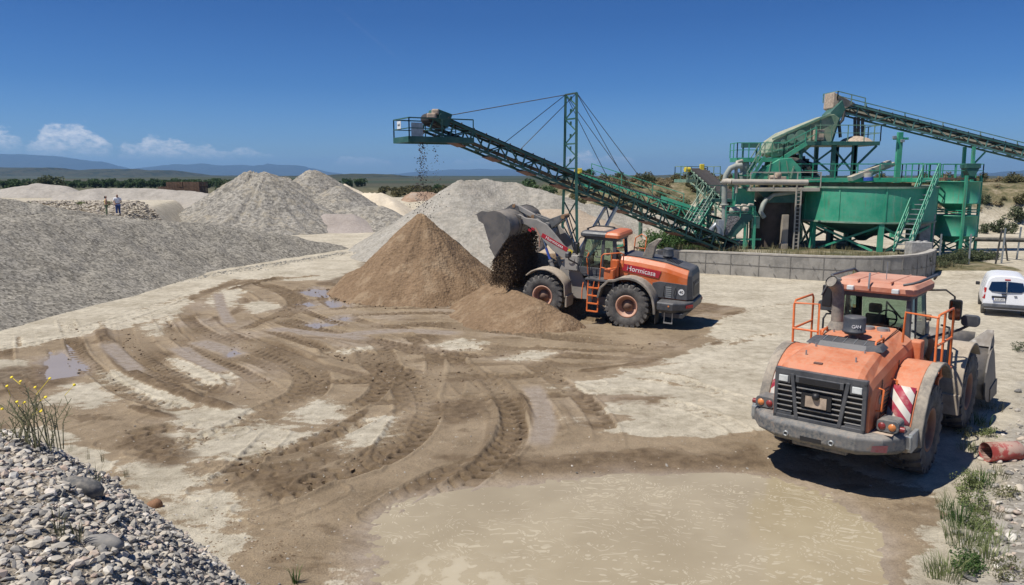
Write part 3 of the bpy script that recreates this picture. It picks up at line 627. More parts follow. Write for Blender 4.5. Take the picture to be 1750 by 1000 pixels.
pile('gravel_pile', 'tall streaked grey gravel cone leftmost of the rear group', [[ap(430,294,98)],[ap(452,300,90)]], .66, gm_grey, .2, .13, .75, SP, 7, .7)
pile('gravel_pile', 'grey twin-topped gravel pile beside the streaked cone', [[ap(456,294,97),ap(480,302,97)]], .64, gm_grey, .2, .14, .6, SP, 8, .8)
pile('gravel_pile', 'highest grey gravel cone in the middle of the rear group', [[ap(535,291,101)]], .62, gm_grey, .2, .14, .5, SP, 9, .8)
pile('gravel_pile', 'grey gravel cone with a cream flank in front of the white sand', [[ap(578,318,96)]], .62, gm_grey, .2, .1, .2, SP, 10, .6)
pile('gravel_pile', 'low grey gravel cone at the foot of the tall cones', [[ap(513,333,90),ap(540,348,90)]], .6, gm_grey, .2, .1, .15, SP, 11, .6)
pile('gravel_pile', 'flat purplish fine gravel pile nearest the pale lane', [[ap(530,366,88),ap(600,366,88)]], .55, gravel_mat('mauve_gravel',(.3,.26,.23),(.4,.35,.31),5,.5), .18, .06, .05, SP, 12, .6)
pile('gravel_pile', 'low bumpy grey gravel row right of the mauve pile', [[ap(560,355,92),ap(610,353,92),ap(650,352,91),ap(672,362,89)]], .58, gm_grey, .18, .1, .1, SP, 13, .5)
pile('sand_pile', 'cream white sand pile with eroded crest behind the grey cones', [[ap(590,315,108),ap(622,330,108),ap(650,330,106),ap(668,345,104)],[ap(548,340,98.5)]], .6, gm_sandw, .2, .08, .5, SP, 14, .5, cat='sand pile')
pile('gravel_pile', 'long low grey gravel ridge farthest left', [[ap(62,313,118),ap(110,318,118)],[ap(-10,325,120),ap(62,314,118)]], .55, gm_far, .3, .08, .05, SP, 15, .8)
pile('gravel_pile', 'even-topped grey gravel ridge behind the two people', [[ap(160,322,108),ap(250,322,108),ap(330,327,107),ap(350,330,106)],[ap(120,328,106),ap(160,322,107)]], .55, gm_far, .3, .08, .05, SP, 17, .6)
# ---------------------------------------------------------------- wheel loaders
TR, TW = .88, .66
def tyre_mesh(mat):
    b = MB(); h = TW/2; r0 = .40
    prof = [(r0,-h*.8),(r0+.06,-h*.93),(.58,-h*1.03),(.70,-h*1.02),(.79,-h*.93),(.825,-h*.8),(.83,0),(.825,h*.8),(.79,h*.93),(.70,h*1.02),(.58,h*1.03),(r0+.06,h*.93),(r0,h*.8)]
    b.lathe(prof, axis=(0,1,0), n=48)
    N = 22
    for side in (-1,1):
        for k in range(N):
            a0 = 2*math.pi*(k + (.5 if side > 0 else 0))/N; vs = []
            # lug sweeps from the shoulder to past the centre line, leaning back
            for t, lift, half in ((0,0,.058),(1,1,.062)):
                pass
            st = [(h*1.0,.735,.0,.07),(h*1.0,.86,.02,.068),(h*.55,.883,.07,.06),(-h*.08,.885,.17,.05)]
            sec = []
            for (yy, rr, da, hw) in st:
                a = a0 + da
                for s_, r_ in ((-1,rr),(1,rr)):
                    aa = a + s_*hw/.86; sec.append((rr*math.cos(aa), side*yy, rr*math.sin(aa)))
            inn = []
            for (yy, rr, da, hw) in st:
                a = a0 + da; rb = min(rr-.09, .80)
                for s_ in (-1,1):
                    aa = a + s_*hw*1.25/.86; inn.append((rb*math.cos(aa), side*yy*.97, rb*math.sin(aa)))
            vs = sec + inn; fs = []
            for i in range(3):
                fs.append((2*i,2*i+1,2*i+3,2*i+2)); 
                fs += [(2*i,2*i+2,8+2*i+2,8+2*i),(2*i+1,8+2*i+1,8+2*i+3,2*i+3)]
            fs += [(0,8,9,1),(6,7,15,14)]
            b.add(vs, fs)
    return b.mesh('tyre')
def rim_mesh():
    b = MB()
    for s in (-1,1):
        o = s*TW*.40
        b.lathe([(.415,o),(.44,o+s*.035),(.40,o+s*.04),(.365,o),(.35,o-s*.05),(.345,o-s*.13),(.25,o-s*.15),(.25,o-s*.16)] if s else [], axis=(0,1,0), n=32)
    b.lathe([(.41,-TW*.4),(.40,0),(.41,TW*.4)], axis=(0,1,0), n=32)
    return b.mesh('wheel')
def hub_mesh():
    b = MB()
    for s in (-1,1):
        o = s*TW*.40; b.lathe([(.262,o-s*.155),(.20,o-s*.15),(.19,o-s*.08),(.12,o-s*.07),(.11,o-s*.04),(0,o-s*.04)], axis=(0,1,0), n=28)
        for k in range(12):
            a = 2*math.pi*k/12; c = (.228*math.cos(a), o-s*.155, .228*math.sin(a)); b.cyl(c, (c[0], c[1]+s*.03, c[2]), .016, n=6)
    return b.mesh('hub')
TYRE, RIM, HUB = tyre_mesh(None), rim_mesh(), hub_mesh()
def fixn(me):
    import bmesh
    bm = bmesh.new(); bm.from_mesh(me); bmesh.ops.recalc_face_normals(bm, faces=bm.faces); bm.to_mesh(me); bm.free()
fixn(TYRE); fixn(RIM); fixn(HUB)
M_['hub'] = paint('recess_shade_hub', (.16,.085,.06), .8, .5, dustc=(.28,.2,.14))  # hub coloured darker brown for the shade of the deep rim centre
M_['pink'] = paint('sunfaded_pink_roof', (.58,.2,.11), .6, .45, var=.2, dustc=(.55,.38,.29))
M_['faded_sticker'] = paint('worn_red_sticker', (.28,.05,.05), .7, .7, dustc=(.16,.15,.15), sc=5)
M_['red_faded'] = plain('faded_red_lens', (.22,.03,.03), .4)
def arc_pts(cx, cz, r, a0, a1, n=10): return [(cx + r*math.cos(R(a0+(a1-a0)*i/n)), cz + r*math.sin(R(a0+(a1-a0)*i/n))) for i in range(n+1)]
def rrect(x0, x1, y0, y1, r, n=4):
    out = []
    for cx, cy, a in ((x1-r,y1-r,0),(x0+r,y1-r,90),(x0+r,y0+r,180),(x1-r,y0+r,270)):
        out += [(cx + r*math.cos(R(a+90*i/n)), cy + r*math.sin(R(a+90*i/n))) for i in range(n+1)]
    return out
def make_loader(label, new, loc, heading, pitch, scale, lift, tilt, art=0.0, roll=0.0):
    A = thing('wheel_loader', label, 'wheel loader', loc); A.rotation_euler = Matrix.Rotation(heading,3,'Z').to_euler(); A.scale = (scale,)*3
    A.rotation_euler = (Matrix.Rotation(heading,3,'Z') @ Matrix.Rotation(-pitch,3,'Y') @ Matrix.Rotation(roll,3,'X')).to_euler()
    body = M_['orange_new'] if new else M_['orange_old']; dk = M_['dgrey']; cw = M_['dgrey'] if new else M_['dgrey_dusty']; rimm = M_['rim'] if new else M_['rim_dark']
    J = Matrix.Translation((1.75,0,0)) @ Matrix.Rotation(art,4,'Z') @ Matrix.Translation((-1.75,0,0))
    def front(o):
        o.matrix_basis = J @ Matrix.LocRotScale(o.location, o.rotation_euler, o.scale); return o
    # wheels
    for i, (x, y) in enumerate(((0,1.1),(0,-1.1),(3.5,1.1),(3.5,-1.1))):
        w = bpy.data.objects.new('wheel', RIM if not RIM.materials else RIM.copy()); COL.objects.link(w); w.parent = A; w.data.materials.clear(); w.data.materials.append(rimm)
        w.location = (x,y,TR); w.rotation_euler = (0, R(17*i+5), 0)
        ty = bpy.data.objects.new('tyre', TYRE); COL.objects.link(ty); ty.parent = w
        if not TYRE.materials: TYRE.materials.append(M_['rubber'])
        hb = bpy.data.objects.new('hub', HUB); COL.objects.link(hb); hb.parent = w
        if not HUB.materials: HUB.materials.append(M_['hub'])
        if y < 0: w.scale = (1,-1,1)
        if x > 1: front(w)
    # rear frame, axles
    b = MB(); b.bx(-1.9,1.7,-.42,.42,.72,1.25); b.bx(1.3,1.9,-.3,.3,.65,1.5); b.cyl((0,-.85,TR),(0,.85,TR),.22); b.lathe([(0,-.35),(.34,-.25),(.38,0),(.34,.25),(0,.35)], o=(0,0,TR), axis=(0,1,0), n=16)
    for s in (-1,1): b.bx(.5,1.75,s*.42,s*.95,1.0,1.5); b.bx(.9,1.7,s*.6,s*1.15,.75,1.1)
    b.build('rear_frame', M_['fender_front'] if not new else M_['dgrey'], A, .02)
    # counterweight bumper
    b = MB()
    pl = lambda e: [(-1.15,1.38-e),(-1.75,1.38-e),(-2.15+e,1.12-e),(-2.36+e,.72),(-2.36+e,-.72),(-2.15+e,-1.12+e),(-1.75,-1.38+e),(-1.15,-1.38+e),(-1.15,-.62),(-1.8,-.62),(-1.8,.62),(-1.15,.62)]
    if new:
        b.loft([[(*p,.80) for p in pl(.10)],[(*p,.92) for p in pl(.0)],[(*p,1.16) for p in pl(.0)],[(*p,1.2) for p in pl(.04)]]); b.bx(-2.1,-1.3,-1.2,1.2,.62,.80)
    else:
        b.loft([[(*p,.84) for p in pl(.12)],[(*p,.93) for p in pl(.0)],[(*p,1.16) for p in pl(.0)],[(*p,1.23) for p in pl(.07)]]); b.bx(-2.05,-1.3,-.5,.5,.7,.85)
    cwo = b.build('counterweight', cw, A, .025)
    if not new:
        b = MB()
        for y in (-.32,.5): b.lathe([(.05,0),(.05,.03),(.032,.03),(.032,.0)], o=(-2.36,y,.99), axis=(-1,0,0), n=14)
        b.build('tow_eye', M_['galv'], cwo); b = MB(); b.bx(-2.367,-2.34,-.14,.24,.92,1.0); b.build('tow_slot', M_['black'], cwo)
        b = MB(); b.bx(-2.02,-1.5,-1.22,-.88,1.228,1.234); b.bx(-1.9,-1.55,.9,1.2,1.228,1.233); b.build('sand_patch', M_['soil_crust'], cwo)
        M = face_M((-2.19,-1.07,1.02),(0.62,-.78,0),(0,0,1)); b = MB(); b.add([(-.15,-.06,0),(.13,-.075,0),(.15,.06,0),(-.13,.05,0)],[(0,1,2,3)],M); 
        o = b.build('faded_sticker', M_['faded_sticker'], cwo, fix=False); o.location = (-.012,-.012,0)
    # hood
    w = .76 if new else .86; zb = 1.22
    def sec(x, zt, wt=.5, zs=None):
        zs = zs or zt-.32; 
        return [(x,-w,zb),(x,-w,zs),(x,-w+.05,zs+.13),(x,-wt-.09,zt-.05),(x,-wt,zt),(x,wt,zt),(x,wt+.09,zt-.05),(x,w-.05,zs+.13),(x,w,zs),(x,w,zb)]
    b = MB()
    if new:
        b.loft([sec(-2.1,2.36),sec(-1.2,2.57),sec(-.2,2.68),sec(.55,2.72)])
    else:
        b.loft([sec(-2.14,2.17,.62),sec(-2.06,2.28,.64),sec(-1.85,2.35,.63),sec(-.6,2.54,.56),sec(.62,2.66)])
    hood = b.build('hood', body, A, .03)
    if new:
        b = MB(); b.loft([[(-2.13,-.55,2.2),(-2.13,-.55,2.375),(-2.13,.55,2.375),(-2.13,.55,2.2)],[(-1.2,-.55,2.4),(-1.2,-.55,2.597),(-1.2,.55,2.597),(-1.2,.55,2.4)],[(-.2,-.55,2.6),(-.2,-.55,2.707),(-.2,.55,2.707),(-.2,.55,2.6)],[(.5,-.55,2.6),(.5,-.55,2.745),(.5,.55,2.745),(.5,.55,2.6)]])
        b.build('hood_top', M_['dgrey'], hood, .01)
        b = MB()
        for k in range(7): 
            x = -1.62 + .07*k; z = 2.485 + .0165*k; b.bx(x,x+.035,-.36,.36,z,z+.035)
        b.build('vent', M_['black'], hood)
        for s in (1,-1):                 # dark side panel with slats and handle
            b = MB(); y = s*.775
            b.prism([(-2.13,1.24),(-.98,1.24),(-.75,1.55),(-.78,1.78),(-1.05,1.86),(-2.1,1.82)], s*.74, y); p = b.build('side_panel', M_['dgrey'], hood, .01)
            b = MB()
            for k in range(6): b.bx(-1.52,-1.28,y-.004*s,y+.012*s,1.27+k*.075,1.315+k*.075)
            b.build('side_grille', M_['galv'] if s > 0 else M_['black'], hood)
            b = MB(); b.tube([(-1.64,y,1.36),(-1.64,y+s*.05,1.38),(-1.68,y+s*.05,1.66),(-1.68,y,1.68)],.015,6); b.tube([(-1.24,y,1.32),(-1.24,y+s*.05,1.34),(-1.26,y+s*.05,1.7),(-1.26,y,1.72)],.015,6); b.build('handle', M_['black'], hood)
            b = MB(); b.cyl((-1.9,y,1.53),(-1.9,y+s*.012,1.53),.115,n=24); rd = b.build('speed_disc', M_['white'], hood, fix=True)
            text_obj('speed_lettering','40',.15,M_['black'],hood, face_M((-1.9,y+s*.016,1.53),(-s,0,0),(0,0,1)))
            # banner follows the side of the hood
            ang = .115; bo = Vector((-.32, s*.789, 2.19)); rt = Vector((-s*math.cos(ang),0,-s*math.sin(ang)))
            M = face_M(bo, rt, (0,0,1)); b = MB(); b.add([(-.76,-.135,0),(.70,-.135,0),(.76,.135,0),(-.76,.135,0),(-.76,-.135,-.03),(.70,-.135,-.03),(.76,.135,-.03),(-.76,.135,-.03)],[(0,1,2,3),(4,7,6,5),(0,4,5,1),(1,5,6,2),(2,6,7,3),(3,7,4,0)],M)
            b.build('banner', M_['banner'], hood); text_obj('banner_lettering','Hormicasa',.265,M_['text_white'],hood, M @ Matrix.Translation((0,-.005,.004)), 1.0)
            b = MB(); b.bx(-.6,-.52,y-.01*s,y+.003*s,1.62,1.7); 
        b = MB(); b.loft([[(-2.3,-.60,1.24),(-2.3,.60,1.24),(-2.1,.78,1.24),(-2.1,-.78,1.24)],[(-2.23,-.62,2.14),(-2.23,.62,2.14),(-2.1,.78,2.16),(-2.1,-.78,2.16)],[(-2.17,-.56,2.34),(-2.17,.56,2.34),(-2.1,.6,2.38),(-2.1,-.6,2.38)]])
        gr = b.build('grille', M_['dgrey'], A, .03)
        b = MB(); b.add([(-2.305,-.42,1.36),(-2.305,.42,1.36),(-2.262,.42,1.9),(-2.262,-.42,1.9),(-2.28,-.42,1.36),(-2.28,.42,1.36),(-2.24,.42,1.9),(-2.24,-.42,1.9)],[(0,1,2,3),(7,6,5,4),(0,4,5,1),(1,5,6,2),(2,6,7,3),(3,7,4,0)])
        b.build('mesh_panel', M_['black'], gr)
        text_obj('grille_lettering','DEVELON',.12,M_['galv'],gr, face_M((-2.285,0,1.78),(0,-1,0),(-.07,0,1)))
        b = MB(); b.prism([(-.62,2.62),(-.18,2.62),(-.42,3.18),(-.78,3.42),(-.92,3.4),(-.72,3.1)][::-1], .2,.42); b.build('exhaust', M_['fender'], A, .03)
        pcx, pcy, pcz, r = -1.05, -.28, 2.5, .2
    else:
        # rear grille: dark frame, recess, slats, struts, work lights, plate
        b = MB(); yw = .82
        for (y0,y1,z0,z1) in ((-yw,yw,2.07,2.18),(-yw,yw,1.2,1.30),(-yw,-yw+.07,1.2,2.14),(yw-.07,yw,1.2,2.1)): b.bx(-2.22,-2.10,y0,y1,z0,z1)
        for s in (-1,1): b.bar((-2.20,s*.38,1.25),(-2.20,s*.5,2.1),.07,.06,up=(1,0,0)); b.bx(-2.215,-2.12,s*.53,s*.78,1.9,2.08); b.bx(-2.21,-2.12,s*.48,s*.8,1.26,1.36)
        b.bx(-2.235,-2.16,-.43,.43,1.95,2.08)
        gr = b.build('grille', M_['dgrey'], A, .012)
        b = MB(); b.bx(-2.15,-2.12,-.78,.78,1.26,2.1); b.build('recess', M_['black'], gr)
        b = MB()
        for k in range(6):
            z = 1.36 + k*.096
            b.box((-2.185,0,z),(.09,.80,.022), rot=Matrix.Rotation(R(28),3,'Y'))
            for s in (-1,1): b.box((-2.18,s*.62,z+.005*s),(.08,.3,.02), rot=Matrix.Rotation(R(28),3,'Y'))
        b.build('slats', M_['dgrey_dusty'], gr)
        b = MB(); b.bx(-2.246,-2.226,-.36,.36,1.965,2.06); b.build('mesh_panel', M_['black'], gr)
        for s in (-1,1):
            b = MB(); b.bx(-2.235,-2.2,s*.57,s*.74,1.93,2.05); b.build('work_light', M_['lamp'], gr, .01)
        b = MB(); b.bx(-2.25,-2.2,-.24,.3,1.52,1.78); b.build('plate_holder', M_['black'], gr)
        b = MB(); b.bx(-2.262,-2.25,-.16,.22,1.54,1.74); b.build('number_plate', M_['soil_crust'], gr)
        b = MB(); b.lathe([(.0,.03),(.06,.02),(.07,-.05),(.05,-.09)], o=(-2.27,.03,1.79), n=12); b.build('rear_camera', M_['black'], gr)
        b = MB(); b.loft([[(-1.0,-.72,2.46),(-.66,-.72,2.5),(-.70,-.64,2.585),(-.96,-.64,2.56)],[(-1.12,-.45,2.45),(-.62,-.45,2.52),(-.68,-.42,2.59),(-1.05,-.42,2.56)],[(-1.12,.45,2.45),(-.62,.45,2.52),(-.68,.42,2.59),(-1.05,.42,2.56)],[(-1.0,.72,2.46),(-.66,.72,2.5),(-.70,.64,2.575),(-.96,.64,2.55)]])
        b.build('vent', M_['dgrey'], hood, .01)
        b = MB()
        for k in range(-2,3): b.bar((-1.05,k*.19,2.565),(-.68,k*.19+.03,2.598),.012,.008)
        b.build('vent_rib', M_['galv'], hood)
        b = MB(); b.box((-1.98,.12,2.3),(.07,.16,.06)); b.build('latch', M_['deckrust'], hood, .01)
        for s in (-1,1):
            b = MB(); y = s*.865
            b.prism([(-1.95,1.3),(-.55,1.3),(-.55,1.95),(-1.3,1.95),(-1.75,1.85)], s*.8, y); b.build('side_panel', M_['orange_old'], hood, .01)
            b = MB()
            for k in range(8): b.bx(-1.42,-1.02,y,y+s*.012,1.33+k*.07,1.37+k*.07)
            b.build('side_grille', M_['black'], hood)
            b = MB()
            for x in (-1.75,-.9): b.tube([(x,y-.02*s,1.55),(x,y+s*.09,1.57),(x+.04,y+s*.09,1.95),(x+.04,y-.02*s,1.97)],.02,6)
            b.build('handle', M_['rail_orange'], hood); b = MB(); b.cyl((-1.55,y,1.72),(-1.55,y+s*.01,1.72),.09,n=20); b.build('speed_disc', M_['soil_crust'], hood)
        b = MB(); b.tube([(-.38,.62,2.52),(-.38,.62,2.6),(-.1,.62,2.64),(-.1,.62,2.56)],.022,6); b.tube([(-.9,-.55,2.5),(-.9,-.55,2.62),(-.6,-.6,2.66),(-.6,-.6,2.56)],.022,6); b.build('grab_handle', M_['rail_orange'], hood)
        b = MB()
        for y in (-.05,-.33): b.cyl((.35,y,2.6),(.35,y,2.68),.12,n=20)
        b.build('filler_cap', M_['galv'], hood, .02)
        b = MB()
        for pts_ in ([(-1.5,-.872,1.3),(-1.5,-.872,2.08)],[(-1.5,.872,1.3),(-1.5,.872,2.08)],[(-.45,-.872,1.3),(-.45,-.868,2.25)],[(-.45,.872,1.3),(-.45,.868,2.25)]): b.bar(*pts_, .018, .012)
        for s in (-1,1): b.bar((-.5,s*.56,2.558),(.6,s*.56,2.664),.014,.012)
        b.bar((-.5,-.56,2.556),(-.5,.56,2.556),.016,.012); b.build('panel_seam', M_['black'], hood)
        b = MB()
        for s in (-1,1):
            for x_ in (-1.7,-1.2,-.2,.3): b.cyl((x_,s*.45,2.3+(x_+2.14)*.12),(x_,s*.45,2.41+(x_+2.14)*.118),.016,n=8)
        b.build('hood_bolt', M_['galv'], hood)
        # exhaust stack
        b = MB(); b.tube([(.1,.5,2.5),(.1,.5,2.75)],[.24,.125],18); b.tube([(.1,.5,2.6),(.1,.5,3.2),(.08,.51,3.38),(-.02,.54,3.52),(-.16,.58,3.6)],[.118,.118,.118,.122,.128],18,cap=False); b.tube([(-.155,.578,3.598),(-.08,.55,3.55)],[.11,.11],18)
        ex = b.build('exhaust', M_['fender'], A); b = MB(); b.lathe([(.0,0),(.118,0)], o=(-.14,.573,3.588), axis=(-.87,.22,.44), n=18); b.build('mouth', M_['black'], ex)
        pcx, pcy, pcz, r = -.48, -.02, 2.52, .205
    b = MB(); b.cyl((pcx,pcy,pcz-.05),(pcx,pcy,pcz+.14),.1,n=14); b.lathe([(0,.13),(r*.85,.13),(r*.9,.16),(r*1.06,.17),(r*1.06,.2),(r,.21),(r,.44),(r*.97,.47),(r*.9,.48),(0,.49)], o=(pcx,pcy,pcz), n=28)
    pc = b.build('air_precleaner', M_['dgrey'], A)
    if not new:
        a = R(200); 
        for i, ch in enumerate('TURBO'): pass
        cs = 'GAN'
        for i, ch in enumerate(cs):
            a = R(192 + i*15); n_ = Vector((math.cos(a),math.sin(a),0)); o = Vector((pcx,pcy,pcz+.30)) + n_*(r+.003)
            text_obj('cap_lettering', ch, .09, M_['text_white'], pc, face_M(o, Vector((0,0,1)).cross(n_), (0,0,1)))
    # fenders
    for s in (1,-1):
        y0, y1 = (s*.76, s*1.42)
        b = MB()
        if new:
            pr = [(-1.12,.72),(-1.08,1.05)] + arc_pts(0,.9,1.1,168,60,9)[1:] + [(.78,1.83),(1.1,1.5),(1.2,1.1)]
            b.sheet(pr[::-1], .05, min(y0,y1), max(y0,y1)); 
            f = b.build('rear_fender', M_['fender'], A, .012)
            b = MB(); b.sheet([(x*1.012, .9+(z-.9)*1.015) for x, z in pr][::-1], .09, s*1.39 - .06, s*1.39 + .06); b.build('fender_lip', M_['fender'], f, .015)
            b = MB(); b.bx(-1.14,-1.10,s*.95,s*1.4,.35,.78); b.build('mud_flap', M_['black'], f)
        else:
            pr = [(-1.24,.98),(-1.23,1.2)] + arc_pts(0,.98,1.21,165,62,9)[1:] + [(.78,1.9)]
            b.sheet(pr[::-1], .05, s*.76 if s>0 else s*1.33, s*1.33 if s>0 else s*.76); f = b.build('rear_fender', body, A, .012)
            pr2 = [(-1.22,.86),(-1.25,.98),(-1.245,1.2)] + arc_pts(0,.98,1.225,165,50,10)[1:] + [(.98,1.75)]
            b = MB(); b.sheet(pr2[::-1], .055, s*1.331 if s>0 else s*1.53, s*1.53 if s>0 else s*1.331); b.build('fender_rubber', M_['fender'], f, .02)
            b = MB(); b.sheet(arc_pts(0,.98,1.263,170,135,6)[::-1], .012, s*.9 if s>0 else s*1.3, s*1.3 if s>0 else s*.9); b.build('hazard_panel', M_['stripe'], f)
            b = MB(); b.bx(-1.2,-1.0,s*.85,s*1.3,.70,.98); b.build('mud_flap', M_['fender_front'], f, .02)
        # front fender
        b = MB(); prf = [(2.5,.95)] + arc_pts(3.5,.9,1.1,150,62,8) + ([(4.35,1.62)] if not new else [(4.25,1.68)])
        b.sheet(prf[::-1], .05, s*.72 if s>0 else s*1.44, s*1.44 if s>0 else s*.72); b.bx(2.44,2.52,s*.72,s*1.42,.55,1.0)
        front(b.build('front_fender', M_['fender_front'], A, .015))
        # tail lights on their housings
        if not new:
            b = MB(); x0 = -1.78; b.prism(rrect(s*.92 if s>0 else s*1.3, s*1.3 if s>0 else s*.92, 1.25,1.47,.08), x0-.14, x0+.22, plane='yz'); 
            tl = b.build('tail_light', M_['dgrey_dusty'], A, .012)
            for k, (mm) in enumerate(('red_faded','amber')):
                b = MB(); yy = s*(1.02 if k == 0 else 1.19); b.lathe([(0,.02),(.06,.015),(.065,0)], o=(x0-.141,yy,1.355), axis=(-1,0,0), n=14); b.build('lens', M_[mm], tl)
            b = MB(); b.cyl((x0-.06,s*1.3,1.33),(x0-.06,s*1.38,1.33),.05,n=10); b.build('side_marker', M_['red_faded'], tl)
            b = MB(); b.bx(-1.66,-1.2,s*1.40,s*1.47,.88,1.22); b.bx(-1.72,-1.6,s*1.3,s*1.46,.95,1.18); b.build('bracket', M_['galv'], A, .01)
        else:
            b = MB(); b.prism([(-2.375,s*.78),(-2.2,s*1.09),(-2.18,s*1.07),(-2.35,s*.76)], 1.0, 1.1, plane='xy'); b.build('tail_light', M_['red'], A)
            b = MB(); b.cyl((-1.6,s*1.375,1.08),(-1.6,s*1.4,1.08),.03,n=10); b.build('side_marker', M_['amber'], A)
    # platform, ladder, rails
    for s in (1,-1):
        b = MB(); b.bx(.55,1.75,s*.78,s*1.36,1.72,1.8); b.bx(.55,.62,s*.78,s*1.36,1.5,1.8); b.build('platform', M_['dgrey'] if new else body, A, .015)
        b = MB()
        if new and s > 0:
            b.bx(.62,1.0,.8,1.3,1.8,2.2); b.bx(.55,.85,.78,1.0,1.8,2.55)
        elif not new:
            b.bx(.55,.85,s*.78,s*1.0,1.8,2.45)
        if b.v: b.build('tank_box', body, A, .03)
        b = MB(); q = s*1.33; r = .024
        if new and s < 0:
            b.tube([(.15,q*.8,2.3),(.1,q*.85,3.2),(.3,q*.85,3.32),(.55,q*.85,3.15),(.6,q*.8,2.3)],r,6); b.tube([(.12,q*.83,2.75),(.58,q*.83,2.75)],r,6)
        elif new:
            b.tube([(1.15,q,1.75),(1.1,q,2.72),(1.02,q,2.8),(.45,q*.8,2.86),(.35,q*.72,2.8),(.35,q*.72,2.3)],r,6); b.tube([(1.1,q,2.28),(.8,q,2.22),(.55,q*.85,2.3)],r,6); b.tube([(.75,q*.9,2.84),(.72,q*.9,1.8)],r,6)
            b.tube([(1.75,1.0,1.9),(1.8,1.06,2.55),(1.74,1.0,2.75)],r,6)
            b.tube([(1.35,q,1.75),(1.42,q,1.3),(1.42,q,1.0)],r,6); b.tube([(1.85,1.2,1.6),(1.86,1.3,1.3),(1.86,1.3,.95)],r,6)
        else:
            b.tube([(.05,q*1.03,1.95),(.02,q*1.03,3.02),(.1,q*1.03,3.1),(1.15,q*1.05,3.1),(1.22,q*1.05,3.02),(1.22,q*1.05,1.78)],r,6); b.tube([(.03,q*1.03,2.5),(1.22,q*1.05,2.5)],r,6)
            b.tube([(.03,q*1.03,3.06),(.03,s*.8,3.1),(.03,s*.78,2.5)] if s<0 else [(.03,q*1.03,3.06),(.0,s*1.9,3.1)],r,6) if s < 0 else None
            if s > 0: b.tube([(.02,q*1.03,3.05),(.0,.84,3.08),(.02,.84,2.1)],r,6); b.tube([(.02,q*1.03,2.5),(.0,.84,2.5)],r,6)
            else: b.tube([(.6,q*1.03,3.1),(.6,q*1.03,1.8)],r,6)
        b.build('handrail', M_['rail_orange'], A)
        b = MB(); lm = M_['rail_orange'] if s > 0 else M_['fender_front']
        for x in (1.18,1.62): b.bar((x,s*1.34,.5),(x,s*1.3,1.74),.05,.03)
        for k in range(4): b.bx(1.18,1.62,s*1.28,s*1.40,.5+k*.31,.54+k*.31)
        if not (s < 0 and not new): b.build('ladder', lm, A)
    if new:
        b = MB()
        for x in (-1.72,-1.42): b.bar((x,1.2,.4),(x,1.2,.82),.03)
        b.bar((-1.74,1.2,.4),(-1.40,1.2,.4),.05); b.build('rear_step', M_['galv'], A)
    # cab
    cx0, cx1, zr = .72, 2.2, 3.32; wy = .74
    b = MB(); b.prism([(cx0,1.75),(2.0,1.75),(2.35,2.0),(2.38,2.3),(cx0,2.3)], -wy, wy)
    if new: b = MB(); b.prism([(cx0,1.75),(2.0,1.75),(2.35,2.0),(2.36,2.12),(cx0,2.12)], -wy, wy)
    pil = .09
    cor = {}
    for s in (-1,1):
        b.bar((cx0+.03,s*(wy-.04),2.1),(cx0+.12,s*(wy-.08),zr),pil*1.6,pil); b.bar((2.3,s*(wy-.06),2.1),(2.02,s*(wy-.1),zr),.07,pil); b.bar((1.28,s*(wy-.03),1.8),(1.26,s*(wy-.08),zr),.08,.08)
        if s > 0 and new:
            b.bar((1.32,wy-.01,1.85),(1.32,wy-.06,3.2),.05); b.bar((2.2,wy-.02,2.0),(2.0,wy-.07,3.2),.05); b.bar((1.3,wy-.02,1.88),(2.1,wy-.02,1.88),.05); b.bar((1.32,wy-.04,2.55),(1.55,wy-.04,2.55),.04)
    b.bx(cx0,2.05,-wy+.04,wy-.04,3.22,3.33)
    cab = b.build('cab', M_['dgrey'], A, .015)
    b = MB(); b.loft([[(x,y,z) for x,y in rrect(cx0-.12+e,2.22-e,-wy-.08+e,wy+.08-e,.12)] for z,e in ((3.33,.02),(3.37,0),(3.46,.0),(3.53,.06),(3.56,.16))]); rf = b.build('roof', [M_['dgrey'] if new else M_['pink']], cab, .0)
    if new:
        b = MB(); b.loft([[(x,y,z) for x,y in rrect(cx0-.15+e,1.2-e,-wy-.11+e,wy+.11-e,.1)] for z,e in ((3.36,0),(3.47,0),(3.55,.06),(3.58,.15))]); b.build('roof_panel', body, cab)
        b = MB(); b.loft([[(x,y,z) for x,y in rrect(1.25+e,2.05-e,-.5+e,.5-e,.12)] for z,e in ((3.56,0),(3.585,.03))]); b.build('roof_hatch', M_['soil_crust'], cab)
        b = MB(); b.tube([(1.2,-.4,3.6),(1.5,-.52,3.61),(2.0,-.52,3.6),(2.1,-.3,3.58),(2.1,.3,3.58),(2.0,.52,3.6)],.035,6); b.build('roof_rail', M_['black'], cab)
    else:
        b = MB(); b.loft([[(x,y,z) for x,y in rrect(cx0-.02+e,2.1-e,-wy+.02+e,wy-.02-e,.12)] for z,e in ((3.54,0),(3.585,.03))]); 
        for y in (-.35,.3): b.bx(cx0-.1,2.1,y-.02,y+.02,3.56,3.598)
        b.build('roof_panel', M_['pink'], cab, .01)
        b = MB(); ry = wy+.11
        for s in (-1,1): b.tube([(cx0-.2,s*.6,3.56),(cx0-.2,s*(ry-.1),3.6),(cx0-.05,s*ry,3.63),(2.15,s*ry,3.63),(2.3,s*(ry-.08),3.52)],.028,6)
        b.tube([(cx0-.18,.6,3.56),(cx0-.18,.85,3.5),(cx0-.2,.98,3.2)],.02,6); b.build('roof_rail', M_['dgrey'], cab)
        b = MB(); b.bar((cx0-.16,.06,3.42),(cx0-.14,.06,3.75),.03); b.tube([(1.0,-.15,3.58),(1.0,-.15,3.95)],.008,5); b.build('antenna', M_['galv'], cab)
        for y in (-.45,.42):
            b = MB(); b.bx(cx0-.2,cx0-.1,y-.07,y+.07,3.36,3.46); b.build('work_light', M_['lamp'], cab, .02)
